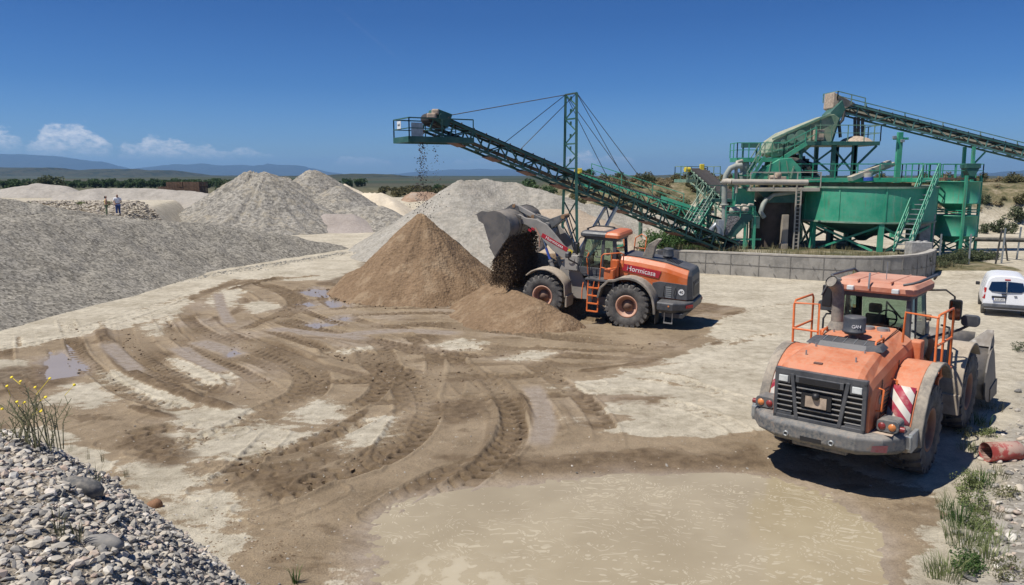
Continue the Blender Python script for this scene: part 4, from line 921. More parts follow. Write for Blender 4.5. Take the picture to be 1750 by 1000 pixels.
        b = MB(); b.bx(cx0-.19,cx0-.1,.78,.98,2.95,3.42); b.build('side_shield', M_['black'], cab, .02)
        text_obj('screen_lettering','DOOSAN',.17,M_['galv'],cab, face_M((2.02,0,3.12),(0,-1,0),(0,0,1)),1.5)
    gm = M_['glass']
    b = MB(); e = 2.12 if new else 2.34
    b.add([(cx0+.02,-.64,e),(cx0+.02,.64,e),(cx0+.1,.6,3.24),(cx0+.1,-.6,3.24)],[(0,1,2,3)]); b.build('rear_window', gm, cab)
    b = MB(); b.add([(2.36,-.64,2.12),(2.36,.64,2.12),(2.04,.6,3.24),(2.04,-.6,3.24)],[(0,1,2,3)]); b.build('windscreen', gm, cab)
    for s in (-1,1):
        b = MB(); b.add([(cx0+.1,s*.72,e),(1.25,s*.72,e),(1.23,s*.68,3.24),(cx0+.16,s*.68,3.24)],[(0,1,2,3)]); b.add([(1.32,s*.72,1.95),(2.2,s*.72,1.95),(2.3,s*.7,2.2),(2.04,s*.67,3.24),(1.3,s*.67,3.24)],[(0,1,2,3,4)]); b.build('side_window', gm, cab)
    b = MB(); b.box((1.25,0,2.2),(.5,.5,.14)); b.loft([[(1.02,-.22,2.25),(1.02,.22,2.25),(1.14,.22,2.25),(1.14,-.22,2.25)],[(.92,-.2,2.85),(.92,.2,2.85),(1.02,.2,2.85),(1.02,-.2,2.85)]]); b.box((.92,0,2.98),(.1,.26,.2)); b.bx(1.1,1.4,-.2,.2,1.9,2.15); b.box((1.3,.42,2.25),(.3,.1,.35)); b.box((1.15,.45,2.75),(.12,.2,.3))
    b.build('seat', M_['seat'], cab, .04)
    b = MB(); cN = Vector((1.85,0,2.62)); b.tube([cN + Vector((.07*math.sin(R(k*30)),.2*math.cos(R(k*30)),.18*math.sin(R(k*30)))) for k in range(13)],.018,6,cap=False); b.bar((1.85,-.19,2.62),(1.85,.19,2.62),.03); b.bar((1.87,0,2.6),(2.1,0,2.1),.06); b.box((2.12,0,2.25),(.12,.9,.3)); b.build('steering_wheel', M_['black'], cab)
    for s in (-1,1):
        b = MB(); b.tube([(2.05,s*.72,3.3),(2.1,s*1.05,3.33),(2.12,s*1.22,3.2),(2.12,s*1.24,2.65)],.022,6)
        c = (2.12,s*1.25,2.92); b.prism(rrect(c[1]-.12,c[1]+.12,c[2]-.22,c[2]+.22,.05), c[0]-.03, c[0]+.05, plane='yz'); m = b.build('mirror', M_['black'], A, .01)
        b = MB(); b.bx(c[0]-.036,c[0]-.031,c[1]-.1,c[1]+.1,c[2]-.19,c[2]+.19); b.build('mirror_glass', M_['glass_dark'], m)
        b = MB(); b.tube([(2.3,s*.72,2.2),(2.45,s*1.3,2.45),(2.4,s*1.5,2.6)],.035,6); b.prism(rrect(s*1.5-.17,s*1.5+.17,2.56,2.8,.08), 2.33, 2.47, plane='yz'); b.build('headlight', M_['dgrey'], A, .02)
        b = MB(); b.tube([(1.6,s*1.28,1.8),(1.6,s*1.28,2.5),(1.7,s*1.25,2.6),(2.2,s*1.0,2.55)],.022,6); b.build('grab_rail', M_['black'], A)
    # front frame and loader tower
    b = MB(); fm = M_['boom'] if new else M_['fender_front']
    for s in (-1,1):
        b.prism([(1.95,.72),(4.0,.68),(4.15,1.05),(3.4,1.4),(2.95,2.5),(2.4,2.55),(2.2,1.6),(1.9,1.3)], s*.28, s*.36)
    b.bx(1.9,4.0,-.3,.3,.7,1.15); b.bx(2.3,2.6,-.28,.28,1.2,2.2); b.cyl((3.5,-.85,TR),(3.5,.85,TR),.22); b.bx(1.7,2.0,-.25,.25,.75,1.45)
    for s in (-1,1): b.cyl((2.62,s*.26,2.32),(2.62,s*.66,2.32),.14,n=16); b.bx(2.35,2.9,s*.45,s*.62,1.9,2.5)
    front(b.build('front_frame', fm, A, .015))
    # boom
    B0 = Vector((2.62,0,2.32)); Lb = 2.8; ca, sa = math.cos(lift), math.sin(lift)
    def bp(u, w): return (B0.x + u*ca - w*sa, B0.z + u*sa + w*ca)
    shape = [(-.18,-.12),(-.2,.1),(-.05,.2),(.6,.26),(1.2,.42),(1.7,.52),(2.2,.42),(2.6,.2),(2.9,.16),(3.04,.05),(3.0,-.12),(2.8,-.16),(2.4,-.02),(2.0,.02),(1.5,-.08),(.9,-.2),(.3,-.2)]
    b = MB()
    for s in (-1,1): b.prism([bp(*p) for p in shape], s*.44, s*.54)
    x, z = bp(1.55,.18); 
    b.tube([(x,-.5,z),(x,.5,z)],.17,14); x, z = bp(2.1,.24); b.box((x,0,z),(.3,.9,.3), rot=Matrix.Rotation(-lift,3,'Y'))
    bm_ = M_['boom'] if new else M_['orange_old']
    boom = front(b.build('boom', bm_, A, .015))
    if new:
        for s in (1,-1):
            M = face_M((bp(1.0,.13)[0], s*.549, bp(1.0,.13)[1]), (-s*1 if s>0 else 1,0,0) if False else ((-math.cos(lift-.12),0,-math.sin(lift-.12)) if s>0 else (math.cos(lift-.12),0,math.sin(lift-.12))), (0,0,1))
            b = MB(); b.bx(-.62,.62,-.085,.085,-.006,.0,M); p = b.build('banner', M_['banner'], boom); text_obj('banner_lettering','Hormicasa',.17,M_['text_white'],boom, M @ Matrix.Translation((0,0,.003)),1.15)
            b = MB(); b.bx(.66,.86,-.085,.085,-.006,.0,M); b.build('warning_sticker', M_['yellow'], boom)
            b = MB(); b.bx(-1.15,-1.0,-.02,.07,-.006,.0,M); b.bx(-1.25,-1.1,-.14,-.05,-.006,0,M); b.build('red_sticker', M_['banner'], boom)
            b = MB(); q = [bp(1.95,.05),bp(1.65,-.02)]; b.tube([(q[0][0],s*.6,q[0][1]+.12),(q[1][0],s*.6,q[1][1])],.025,6); b.tube([(q[1][0],s*.6,q[1][1]),(q[1][0],s*.6,q[1][1]-.45)],.02,6); b.build('level_rod', M_['rim'], boom)
    # lift cylinders, bell crank, tilt cylinder, link
    for s in (-1,1):
        p = Vector((3.15,s*.40,1.05)); xz = bp(1.6,-.06); q = Vector((xz[0],s*.40,xz[1])); d = (q-p).normalized(); L = (q-p).length
        m_ = min(1.25, L*.62); b = MB(); b.cyl(p, p+d*m_, .085, n=14); b.cyl(p+d*(m_-.08), p+d*m_, .1, n=14); c = front(b.build('lift_cylinder', M_['boom'] if new else M_['dgrey_dusty'], A)); b = MB(); b.cyl(p+d*m_, q, .045, n=10); b.cyl((q.x,q.y-.1,q.z),(q.x,q.y+.1,q.z),.09,n=12); o = b.build('rod', M_['chrome'], c)
        if new: b = MB(); b.cyl(p+d*(m_+.02), p+d*(m_+.5), .055, n=10); b.build('sleeve', M_['blue_hose'], c)
    tip = Vector((bp(Lb,0)[0],0,bp(Lb,0)[1]))
    piv = Vector((bp(1.72,.42)[0],0,bp(1.72,.42)[1])); 
    # bucket frame: origin at the boom pin
    cb, sb = math.cos(tilt), math.sin(tilt); ox, oz = .12, .32; kb = 1.2
    def kp(x, z):
        x *= kb; z *= kb; x -= ox; z -= oz; return (tip.x + x*cb - z*sb, tip.z + x*sb + z*cb)
    shell = [(1.42,0.0),(.55,.0),(.3,.06),(.12,.2),(.03,.42),(.05,.66),(.15,.88),(.32,1.03),(.52,1.1)]
    b = MB(); b.sheet([kp(*p) for p in shell], -.035, -1.5, 1.5)
    bk = front(b.build('bucket', M_['steel_bucket'], A, 0, fix=True))
    b = MB()
    for s in (-1,1): b.prism([kp(*p) for p in [(1.42,-.03),(.55,-.03),(.28,.04),(.09,.19),(.0,.42),(.02,.67),(.12,.90),(.30,1.06),(.52,1.13),(.72,.98),(1.0,.62),(1.3,.22)]], s*1.5, s*1.535)
    b.build('side_plate', M_['steel_bucket'], bk); b = MB()
    b.prism([kp(*p) for p in [(1.62,.0),(1.2,-.045),(1.2,.03)]], -1.53, 1.53); 
    for s in (-1,1): b.prism([kp(*p) for p in [(1.36,.0),(.62,-.02),(.55,.25),(1.25,.36)]], s*1.537, s*1.56)
    b.build('cutting_edge', M_['steel_bucket'], bk, .008); b = MB()
    b.sheet([kp(.47,1.09), kp(.6,1.2), kp(.66,1.36)], .03, -1.1, 1.1)
    for s in (-1,1): b.prism([kp(*p) for p in [(.26,1.0),(.52,1.12),(.74,.95),(.76,1.2),(.62,1.38),(.42,1.28)]], s*1.5, s*1.47); b.prism([(s*1.5,0),(s*1.08,0),(s*1.2,.0)], 0,0.001) if False else None
    for s in (-1,1):
        a = [kp(.48,1.1), kp(.70,1.42)]
        b.add([(a[0][0],s*1.5,a[0][1]),(a[1][0],s*1.48,a[1][1]),(a[1][0],s*1.34,a[1][1]),(a[0][0],s*.95,a[0][1]),(a[0][0]-.03,s*1.5,a[0][1]+.03),(a[1][0]-.03,s*1.48,a[1][1]+.03),(a[1][0]-.03,s*1.34,a[1][1]+.03),(a[0][0]-.03,s*.95,a[0][1]+.03)],[(0,1,2,3),(7,6,5,4),(0,4,5,1),(1,5,6,2),(2,6,7,3),(3,7,4,0)])
    b.build('spill_guard', M_['steel_bucket'], bk); b = MB()
    for y in (-.62,-.36,.36,.62,-.09,.09):
        hi = abs(y) < .2
        b.prism([kp(*p) for p in ([(.55,-.03),(.15,.1),(-.05,.25),(.0,.45),(.06,.5)] if not hi else [(.03,.5),(-.1,.68),(-.05,.88),(.16,.98),(.34,1.04),(.1,.8)])], y-.03, y+.03)
    b.build('hinge_rib', M_['steel_bucket'], bk, .005)
    b = MB()
    for y in (-.49,.49): b.cyl((tip.x,y-.16,tip.z),(tip.x,y+.16,tip.z),.09,n=14)
    hk = kp(-.02,.8); b.cyl((hk[0],-.14,hk[1]),(hk[0],.14,hk[1]),.07,n=14); b.build('hinge_pin', M_['pinrust'], bk)
    # Z-bar: crank pivots on the boom cross tube
    lowang = lift + (R(-100) if new else R(-85)); up = Vector((math.cos(lift+R(118 if new else 100)),0,math.sin(lift+R(118 if new else 100))))
    dn = (Vector((hk[0],0,hk[1])) - piv); dl = dn.length; dn = dn.normalized()
    top = piv + up*.78; bot = piv + dn*min(.75, dl*.5)
    b = MB()
    for p, q, w0, w1 in ((piv,top,.42,.2),(piv,bot,.42,.22)):
        d = (q-p).normalized(); n_ = Vector((-d.z,0,d.x))
        for y in (-.15,.15): b.loft([[(p.x+n_.x*w0/2,y-.05,p.z+n_.z*w0/2),(p.x-n_.x*w0/2,y-.05,p.z-n_.z*w0/2),(p.x-n_.x*w0/2,y+.05,p.z-n_.z*w0/2),(p.x+n_.x*w0/2,y+.05,p.z+n_.z*w0/2)],[(q.x+n_.x*w1/2,y-.05,q.z+n_.z*w1/2),(q.x-n_.x*w1/2,y-.05,q.z-n_.z*w1/2),(q.x-n_.x*w1/2,y+.05,q.z-n_.z*w1/2),(q.x+n_.x*w1/2,y+.05,q.z+n_.z*w1/2)]])
    b.cyl((piv.x,-.42,piv.z),(piv.x,.42,piv.z),.13,n=14); cr = front(b.build('bell_crank', M_['dgrey_dusty'] if new else M_['orange_old'], A, .015))
    b = MB(); b.cyl((top.x,-.28,top.z),(top.x,.28,top.z),.085,n=14); b.cyl((bot.x,-.22,bot.z),(bot.x,.22,bot.z),.075,n=14); b.build('crank_pin', M_['pinrust'], cr)
    b = MB(); b.bar(bot, (hk[0],0,hk[1]), .14, .18); front(b.build('tilt_link', M_['boom'] if new else M_['orange_old'], A, .01))
    p = Vector((2.45,0,2.05)); d = (top-p).normalized(); b = MB(); b.cyl(p, p+d*.95, .11, n=14); c = front(b.build('tilt_cylinder', M_['dgrey'], A)); b = MB(); b.cyl(p+d*.95, top, .055, n=10); b.build('rod', M_['chrome'], c)
    b = MB()
    for y in (-.22,.2): b.tube([(2.5,y,2.4),(2.75,y*1.3,2.85),tuple(lerp(p,top,.5)+Vector((0,y*.6,.2))),tuple(top+Vector((-.1,y*.6,0)))],.022,6)
    front(b.build('hose', M_['black'], A))
    return A, bk, dict(tip=tip, kp=kp)
LL, LBK, LI = make_loader('orange wheel loader with dark grey hood and a crimson banner, raised bucket tipping sand', True, (5.45,32.75,0.0), R(153.7), R(2.5), 1.1, R(31.5), R(-57), roll=R(-3))
RL, RBK, RI = make_loader('faded orange wheel loader parked with its grille to the camera, striped fenders', False, (7.73,16.55,0.0), R(48.9), 0.0, 1.1, R(-38), R(-2))
# ---------------------------------------------------------------- washing plant, conveyors, tanks
def pb(b, name, mat, parent, bevel=0, fix=True):
    o = parent
    while o.parent: o = o.parent
    L = o.location; b.v = [(x-L.x, y-L.y, z-L.z) for x, y, z in b.v]
    return b.build(name, mat, parent, bevel, fix=fix)
def rail(b, pts, h=1.05, step=1.3, r=.028, mid=True):
    pts = [Vector(p) for p in pts]; U = Vector((0,0,h))
    for a, c in zip(pts[:-1], pts[1:]):
        b.bar(a+U, c+U, r*2); 
        if mid: b.bar(a+U*.52, c+U*.52, r*1.5)
        n = max(1, round((c-a).length/step))
        for k in range(n+1): p = lerp(a, c, k/n); b.bar(p, p+U, r*2)
def conveyor(root, T, Hd, w, h, nb, mat, beltm, idler=True, pan=True):
    T, Hd = Vector(T), Vector(Hd); ax = (Hd-T); L = ax.length; ax.normalize(); sd = Vector((-ax.y, ax.x, 0)).normalized(); up = ax.cross(sd) * (1 if ax.cross(sd).z > 0 else -1)
    b = MB()
    for s in (-1,1):
        o = sd*(s*w/2); b.bar(T+o, Hd+o, .12, .12, up=up); b.bar(T+o-up*h, Hd+o-up*h, .12, .12, up=up)
        for k in range(nb+1):
            p = lerp(T, Hd, k/nb)+o; b.bar(p, p-up*h, .08)
            if k < nb:
                q = lerp(T, Hd, (k+1)/nb)+o; 
                if k % 2: b.bar(p-up*h, q, .065)
                else: b.bar(p, q-up*h, .065)
    tr = pb(b, 'truss', mat, root)
    for k in range(int(nb*1.5)+1):
        p = lerp(T, Hd, k/int(nb*1.5)); b = MB(); prf_ = [p-sd*w*.62+up*.13, p-sd*w*.22-up*.01, p+sd*w*.22-up*.01, p+sd*w*.62+up*.13]; b.tube(prf_, .04, 6); pb(b, 'idler', M_['iron'], root)
        b = MB(); b.bar(p-sd*w/2-up*h, p+sd*w/2-up*h, .06); pb(b, 'cross_member', mat, root)
    b = MB(); n = 24
    prof = [(-w*.5,.13),(-w*.25,.05),(w*.25,.05),(w*.5,.13)]; secs = []
    for e in (T, Hd):
        secs.append([e+sd*x+up*z for x, z in prof] + [e+sd*x+up*(z-.03) for x, z in prof[::-1]])
    b.loft(secs); b.loft([[e-sd*w*.4-up*h*.62, e+sd*w*.4-up*h*.62, e+sd*w*.4-up*(h*.62+.03), e-sd*w*.4-up*(h*.62+.03)] for e in (T, Hd)]); 
    for e in (T, Hd): b.cyl(e-sd*w*.5-up*.2, e+sd*w*.5-up*.2, .3, n=16)
    pb(b, 'belt', beltm, root)
    if pan:
        for k in range(nb):
            if k % 2 == 0:
                b = MB(); p, q = lerp(T,Hd,(k+.1)/nb), lerp(T,Hd,(k+.75)/nb); b.loft([[e-sd*w*.52-up*(h+.08), e+sd*w*.52-up*(h+.08), e+sd*w*.52-up*(h+.12), e-sd*w*.52-up*(h+.12)] for e in (p,q)])
                pb(b, 'belt_pan', M_['deckrust'], root)
    return ax, sd, up
M_['teal'] = paint('weathered_teal_steel', (.06,.2,.17), .55, .3, var=.25, dustc=(.3,.36,.32), rust=.1, sc=1.2)
# --- long stacker over the brown cone
T, Hd = at(1252,416,53), at(736,197,42.2)
S = thing('stacker_conveyor', 'long dark green stacker conveyor hung from a cable mast, dropping stones on the brown cone', 'conveyor', (T.x,T.y,terrain(T.x,T.y).item()))
ax, sd, up = conveyor(S, T, Hd, 1.1, .85, 20, M_['green_d'], M_['belt'])
if sd.y > 0: sd = -sd                      # towards the camera
axh = Vector((ax.x,ax.y,0)).normalized()
D = Hd - Vector((0,0,1.35)); c0, c1 = D + axh*1.7, D - axh*2.0; b = MB(); Lp = sd*1.15
for a, c in ((c0-Lp,c0+Lp),(c0+Lp,c1+Lp),(c1+Lp,c1-Lp),(c1-Lp,c0-Lp)): b.bar(a, c, .1, .3)
for k in range(8): p = lerp(c0,c1,k/7); b.bar(p-Lp,p+Lp,.06,.1)
dk = pb(b, 'head_platform', M_['green_d'], S)
b = MB(); g0 = lerp(c0,c1,.38); b.loft([[e-Lp, e+Lp, e+Lp+Vector((0,0,.04)), e-Lp+Vector((0,0,.04))] for e in (g0,c1)]); pb(b, 'deck', M_['deckrust'], dk)
b = MB(); rail(b, [c1-Lp,c0-Lp,c0+Lp,c1+Lp], 1.1, 1.9, .03); pb(b, 'railing', M_['green_d'], dk)
b = MB(); o = c0 - Lp*.15 + Vector((0,0,.78)); sM = face_M(o + axh*.06, sd, (0,0,1)); b.bx(-.28,.28,-.2,.2,-.01,.01,sM); sg = pb(b, 'notice', M_['white'], dk)
L0 = S.location; text_obj('notice_lettering','A682',.17,M_['dgrey'],sg, Matrix.Translation(-L0) @ sM @ Matrix.Translation((0,0,.014)))
b = MB(); q = lerp(c0,c1,.12)+Lp; b.bx(-.32,.32,0,.85,-.02,.02, face_M(q+sd*.0, -axh, (0,0,1))); pb(b, 'mesh_guard', M_['galv'], dk)
b = MB(); p = Hd - ax*.35
b.loft([[p+sd*s*.62+up*.38-ax*.6, p+sd*s*.62+up*.34+ax*.3, p+sd*s*.62-up*.3+ax*.3, p+sd*s*.62-up*.4-ax*.6] for s in (-1,1)]); b.cyl(p+sd*.62-up*.02, p+sd*.85-up*.02, .18, n=14); hb = pb(b, 'head_drum', M_['green_d'], S, .02)
b = MB(); b.box(p+sd*.66+up*.12+ax*.4, (.4,.2,.3)); b.box(p+sd*.6-up*.15+ax*.5, (.5,.4,.3)); pb(b, 'mud_crust', M_['soil_crust'], hb, .08)
mc = lerp(T, Hd, .60); mh = 11.1; b = MB(); tops = []
for s in (-1,1):
    base = mc + sd*s*.95; base.z = terrain(base.x, base.y).item(); kn = mc + sd*s*.66; top = Vector((mc.x+sd.x*s*.6, mc.y+sd.y*s*.6, mh)); tops.append(top)
    b.bar(base, kn, .16); b.bar(kn, top, .15); base2 = base - axh*.0
n = 6; zk = mc.z + .35
for k in range(n+1):
    z = zk + (mh-zk)*k/n; l = [Vector((mc.x+sd.x*s*.62, mc.y+sd.y*s*.62, z)) for s in (-1,1)]
    if k in (0,2,4,6): b.bar(l[0], l[1], .09)
    if k < n:
        z2 = zk + (mh-zk)*(k+1)/n; l2 = [Vector((mc.x+sd.x*s*.62, mc.y+sd.y*s*.62, z2)) for s in (-1,1)]
        m = lerp(l[k%2], l2[1-k%2], .5); b.bar(l[k%2], l2[1-k%2], .06); b.bar(m, m+Vector((0,0,.22)), .12,.03)
for k in range(3):
    z0 = .3+k*1.5; z1 = z0+1.5; f = lambda z: .95-.29*z/max(mc.z,1)
    l = [Vector((mc.x+sd.x*s*f(z0), mc.y+sd.y*s*f(z0), z0)) for s in (-1,1)]; l2 = [Vector((mc.x+sd.x*s*f(z1), mc.y+sd.y*s*f(z1), z1)) for s in (-1,1)]
    b.bar(l[0], l2[1], .06); b.bar(l[1], l2[0], .06)
pb(b, 'mast', M_['green_d'], S)  # darker green paints in the backlit shade of the posts
b = MB()
for s, t in ((-1,.985),(1,.985),(-1,.80),(1,.77)): b.tube([tops[0 if s<0 else 1], lerp(T,Hd,t)+sd*s*.55], .022, 5)
for s, t in ((-1,.43),(1,.40),(-1,.32),(1,.29)): b.tube([tops[0 if s<0 else 1], lerp(T,Hd,t)+sd*s*.55+Vector((0,0,.1))], .02, 5)
pb(b, 'stay_cable', M_['iron'], S)
b = MB(); h0 = lerp(T,Hd,.45) - up*.85
for s in (-1,1):
    q = mc + sd*s*.8 + axh*.2; q.z = terrain(q.x,q.y).item(); q += -axh*.3; b.bar(h0+sd*s*.55, q, .16)
    q2 = lerp(h0+sd*s*.55, q, .0)
for k in range(5): b.bar(lerp(h0-sd*.55, mc-sd*.8-axh*.3-Vector((0,0,mc.z)), k/5), lerp(h0+sd*.55, mc+sd*.8-axh*.3-Vector((0,0,mc.z)), (k+1)/5), .07)
pb(b, 'raking_leg', M_['galv'], S)
# loose stones falling from the head drum
def clods(n, fn, smin, smax):
    V = []; F = []
    ico = [(0,0,1),(.94,0,-.33),(-.47,.81,-.33),(-.47,-.81,-.33),(.3,.3,.7),(-.5,.2,.5)]
    fc = [(0,1,4),(0,4,2),(4,1,2),(0,2,5),(0,5,3),(5,2,3),(0,3,1),(1,3,2)]
    for i in range(n):
        c, sc = fn(i); s = random.uniform(smin, smax)*sc; k = len(V); rm = Matrix.Rotation(random.uniform(0,6.28),3,Vector((random.random(),random.random(),random.random()+.01)).normalized())
        for p in ico: V.append(tuple(Vector(c) + rm @ Vector(p)*s*random.uniform(.7,1.2)))
        F += [tuple(j+k for j in f) for f in fc]
    return V, F
hp = Hd + axh*.55
def fall(i):
    u = random.random()**1.7; z = hp.z - .8 - u*(hp.z-4.8); sp = .07 + .24*u; 
    side = random.random() < .22*(1-u*.5)
    return (hp.x + random.gauss(0,sp)+(.75 if side else 0) , hp.y + random.gauss(0,sp), z), 1.0
V, F = clods(800, fall, .016, .052)
o = npmesh('falling_stones', V, F, plain('wet_stone', (.085,.07,.065), .8), False); o['kind'] = 'stuff'; tag(o, 'dark stones falling from the head of the long conveyor', 'falling stones')
# --- conveyor behind, ending over the pale plateau
T2, H2 = at(1238,378,57.5), at(990,296,61); Q = thing('conveyor', 'bright green conveyor behind the stacker, low end inside the plant, yellow drive at its top', 'conveyor', (T2.x,T2.y,terrain(T2.x,T2.y).item()))
conveyor(Q, T2, H2, 1.0, .75, 14, M_['green'], M_['belt'], pan=False)
a2 = (H2-T2).normalized(); s2 = Vector((a2.y,-a2.x,0)).normalized(); s2 = s2 if s2.y < 0 else -s2
b = MB(); rail(b, [lerp(T2,H2,.28)-s2*.9, lerp(T2,H2,.93)-s2*.9], 1.0, 2.2); pb(b, 'railing', M_['green'], Q)
b = MB(); b.loft([[e+s2*.55+Vector((0,0,z)) for z in (.12,.38)] + [e+s2*.45+Vector((0,0,z)) for z in (.38,.12)] for e in (lerp(T2,H2,.12),lerp(T2,H2,.42))]); pb(b, 'skirt', M_['green'], Q)
b = MB(); b.cyl(H2+s2*.4-Vector((0,0,.1)), H2+s2*1.0-Vector((0,0,.1)), .25, n=12); b.box(H2+Vector((0,0,.15))-a2*-.1, (.6,.5,.4)); pb(b, 'drive_motor', M_['yellow'], Q, .03)
b = MB(); p = lerp(T2,H2,.56)
for s in (-1,1):
    q = p+s2*s*.5; b.bar(q-Vector((0,0,.7)), (q.x,q.y,terrain(q.x,q.y).item()), .14)
b.bar(p+s2*.5-Vector((0,0,2)), p-s2*.5-Vector((0,0,2)), .1); pb(b, 'support_leg', M_['green_p'], Q)
# --- feed conveyor coming in from the right
T3, H3 = at(1830,276,60), at(1428,175,58); FC = thing('feed_conveyor', 'raised blue-green feed conveyor with walkway rail running off the right edge of the photo', 'conveyor', (T3.x,T3.y,0))
conveyor(FC, T3, H3, 1.1, .68, 13, M_['teal'], M_['belt'], pan=False); a3 = (H3-T3).normalized(); s3 = Vector((a3.y,-a3.x,0)).normalized(); s3 = s3 if s3.y < 0 else -s3
b = MB(); rail(b, [lerp(T3,H3,.02)-s3*1.3, H3-s3*1.3], .8, 3.2, .03, False); rail(b, [H3-s3*1.3+a3*.3, H3+s3*.8+a3*.3, H3+s3*.8-a3*1.9], .65, 1.2, .03); pb(b, 'railing', M_['green_p'], FC)
b = MB(); b.loft([[lerp(T3,H3,t)-s3*.65, lerp(T3,H3,t)-s3*1.35, lerp(T3,H3,t)-s3*1.35-Vector((0,0,.06)), lerp(T3,H3,t)-s3*.65-Vector((0,0,.06))] for t in (0,1)]); pb(b, 'walkway', M_['galv'], FC)
b = MB(); p = H3 + a3*.2; b.loft([[p-s3*.7+a3*x+Vector((0,0,z)) for x,z in ((-1.4,.15),(.35,.55),(.4,-.6),(-.2,-.75))],[p+s3*.7+a3*x+Vector((0,0,z)) for x,z in ((-1.4,.15),(.35,.55),(.4,-.6),(-.2,-.75))]]); pb(b, 'head_chute', M_['soil_crust'], FC, .06)
for t in (.43,):
    p = lerp(T3,H3,t); b = MB()
    for s in (-1,1):
        q = p + s3*s*.5; b.bar(q-up*.8, (q.x,q.y,0), .2)
    b.bar(p-s3*.5-Vector((0,0,2.2)), p+s3*.5-Vector((0,0,2.2)), .12); b.bar(p-Vector((0,0,2.4)), lerp(T3,H3,t-.06)-Vector((0,0,.9)), .1); pb(b, 'support_leg', M_['green'], FC)
# --- small cross conveyor with the belt seen from above
T4, H4 = at(1262,352,57), at(1192,290,63); CC = thing('cross_conveyor', 'short steep conveyor with its dark belt seen from above beside the bent pipe', 'conveyor', (T4.x,T4.y,terrain(T4.x,T4.y).item()))
conveyor(CC, T4, H4, 1.3, .9, 9, M_['green_p'], M_['belt'], pan=False); a4 = (H4-T4).normalized(); a4h = Vector((a4.x,a4.y,0)).normalized(); s4 = Vector((a4h.y,-a4h.x,0))
b = MB(); c = H4 - Vector((0,0,.9)); pts = [c+s4*1.5-a4h*1.0, c+s4*1.5+a4h*1.0, c-s4*1.5+a4h*1.0, c-s4*1.5-a4h*1.0]
for i in range(4): b.bar(pts[i], pts[(i+1)%4], .12, .25)
rail(b, pts, 1.15, 1.2); pb(b, 'head_platform', M_['green_p'], CC); b = MB(); b.cyl(H4-s4*.7, H4-s4*1.15, .2, n=10); b.box(H4+s4*.4+Vector((0,0,.1)), (.35,.35,.7)); pb(b, 'drive_motor', M_['yellow'], CC, .04)
b = MB()
for s in (-1,1):
    for k, t in enumerate((.35,.8)): q = lerp(T4,H4,t)+s4*s*.6; b.bar(q-Vector((0,0,.8)), (q.x,q.y,terrain(q.x,q.y).item()), .16)
pb(b, 'support_leg', M_['green_p'], CC)
def stair(parent, A_, B_, w, n, mat, railm, tread=None):
    A_, B_ = Vector(A_), Vector(B_); d = (B_-A_); h = Vector((d.x,d.y,0)).normalized(); s = Vector((h.y,-h.x,0)); b = MB()
    for k in (-1,1): b.bar(A_+s*k*w/2, B_+s*k*w/2, .06, .22)
    st = pb(b, 'staircase', mat, parent); b = MB()
    for k in range(n):
        p = lerp(A_,B_,(k+.5)/n); b.loft([[p-s*w/2-h*.14, p-s*w/2+h*.14, p-s*w/2+h*.14+Vector((0,0,.04)), p-s*w/2-h*.14+Vector((0,0,.04))],[p+s*w/2-h*.14, p+s*w/2+h*.14, p+s*w/2+h*.14+Vector((0,0,.04)), p+s*w/2-h*.14+Vector((0,0,.04))]])
    pb(b, 'tread', tread or M_['galv'], st); b = MB()
    for k in (-1,1): rail(b, [A_+s*k*w/2, B_+s*k*w/2], 1.0, 1.1)
    pb(b, 'railing', railm, st); return st
# --- screening tower
zt = lambda px, py, Y: at(px, py, Y).z
TW_ = thing('screening_tower', 'tall green steel tower carrying the sloping screen, stairs and two decks', 'screening tower', (at(1400,420,57).x,57,1.05)); TL = TW_.location
xa, xb = at(1350,300,57.5).x, at(1486,300,57.5).x; zd = zt(1440,243,57.5); b = MB(); y0, y1 = 56.2, 60.2
b.bx(xa,xb,y0,y1,zd-.28,zd); pb(b, 'deck', M_['green_d'], TW_, .02)
b = MB()
for x in (xa+.4, (xa+xb)/2-.2, (xa+xb)/2+1.3, xb-1.6):
    for y in (y0+.4,y1-.4): b.bar((x,y,1.0),(x,y,zd-.28),.26 if x > xa+1 else .2)
for x0_, x1_ in (((xa+xb)/2-.2,xb-1.6),(xa+.4,(xa+xb)/2-.2)):
    for y in (y0+.4,): b.bar((x0_,y,zd-.5),(x1_,y,zd-2.3),.12); b.bar((x1_,y,zd-.5),(x0_,y,zd-2.3),.12); b.bar((x0_,y,zd-2.6),(x1_,y,zd-2.6),.2); b.bar((x0_,y,5.6),(x1_,y,zd-2.6),.12); b.bar((x0_,y,zd-2.6),(x1_,y,5.6),.12)
b.bar((xb-1.6,y0+.4,zd-1.9),(xb-.1,y0+.3,zd-.3),.14); pb(b, 'frame', M_['green_d'], TW_)
b = MB(); rail(b, [(xa+1.2,y0,zd),(xb,y0,zd),(xb,y1,zd)], 1.15, 1.1, .03); pb(b, 'railing', M_['green_p'], TW_)
xl0, xl1, zl = at(1252,300,56.5).x, at(1330,300,56.5).x, zt(1290,270,56.5); b = MB(); b.bx(xl0,xl1,y0-.6,y0+1.2,zl-.3,zl); b.bar((xl1,y0,zl-.15),(xa+.6,y0,zd-.15),.12,.3); pb(b, 'lower_deck', M_['green'], TW_)
b = MB(); rail(b, [(xl1,y0-.6,zl),(xl0,y0-.6,zl),(xl0,y0+1.2,zl)], 1.05, .95, .03); rail(b, [(xl1,y0-.6,zl),(xa+1.2,y0-.2,zd)], 1.0, 1.0, .03); pb(b, 'railing', M_['green'], TW_)
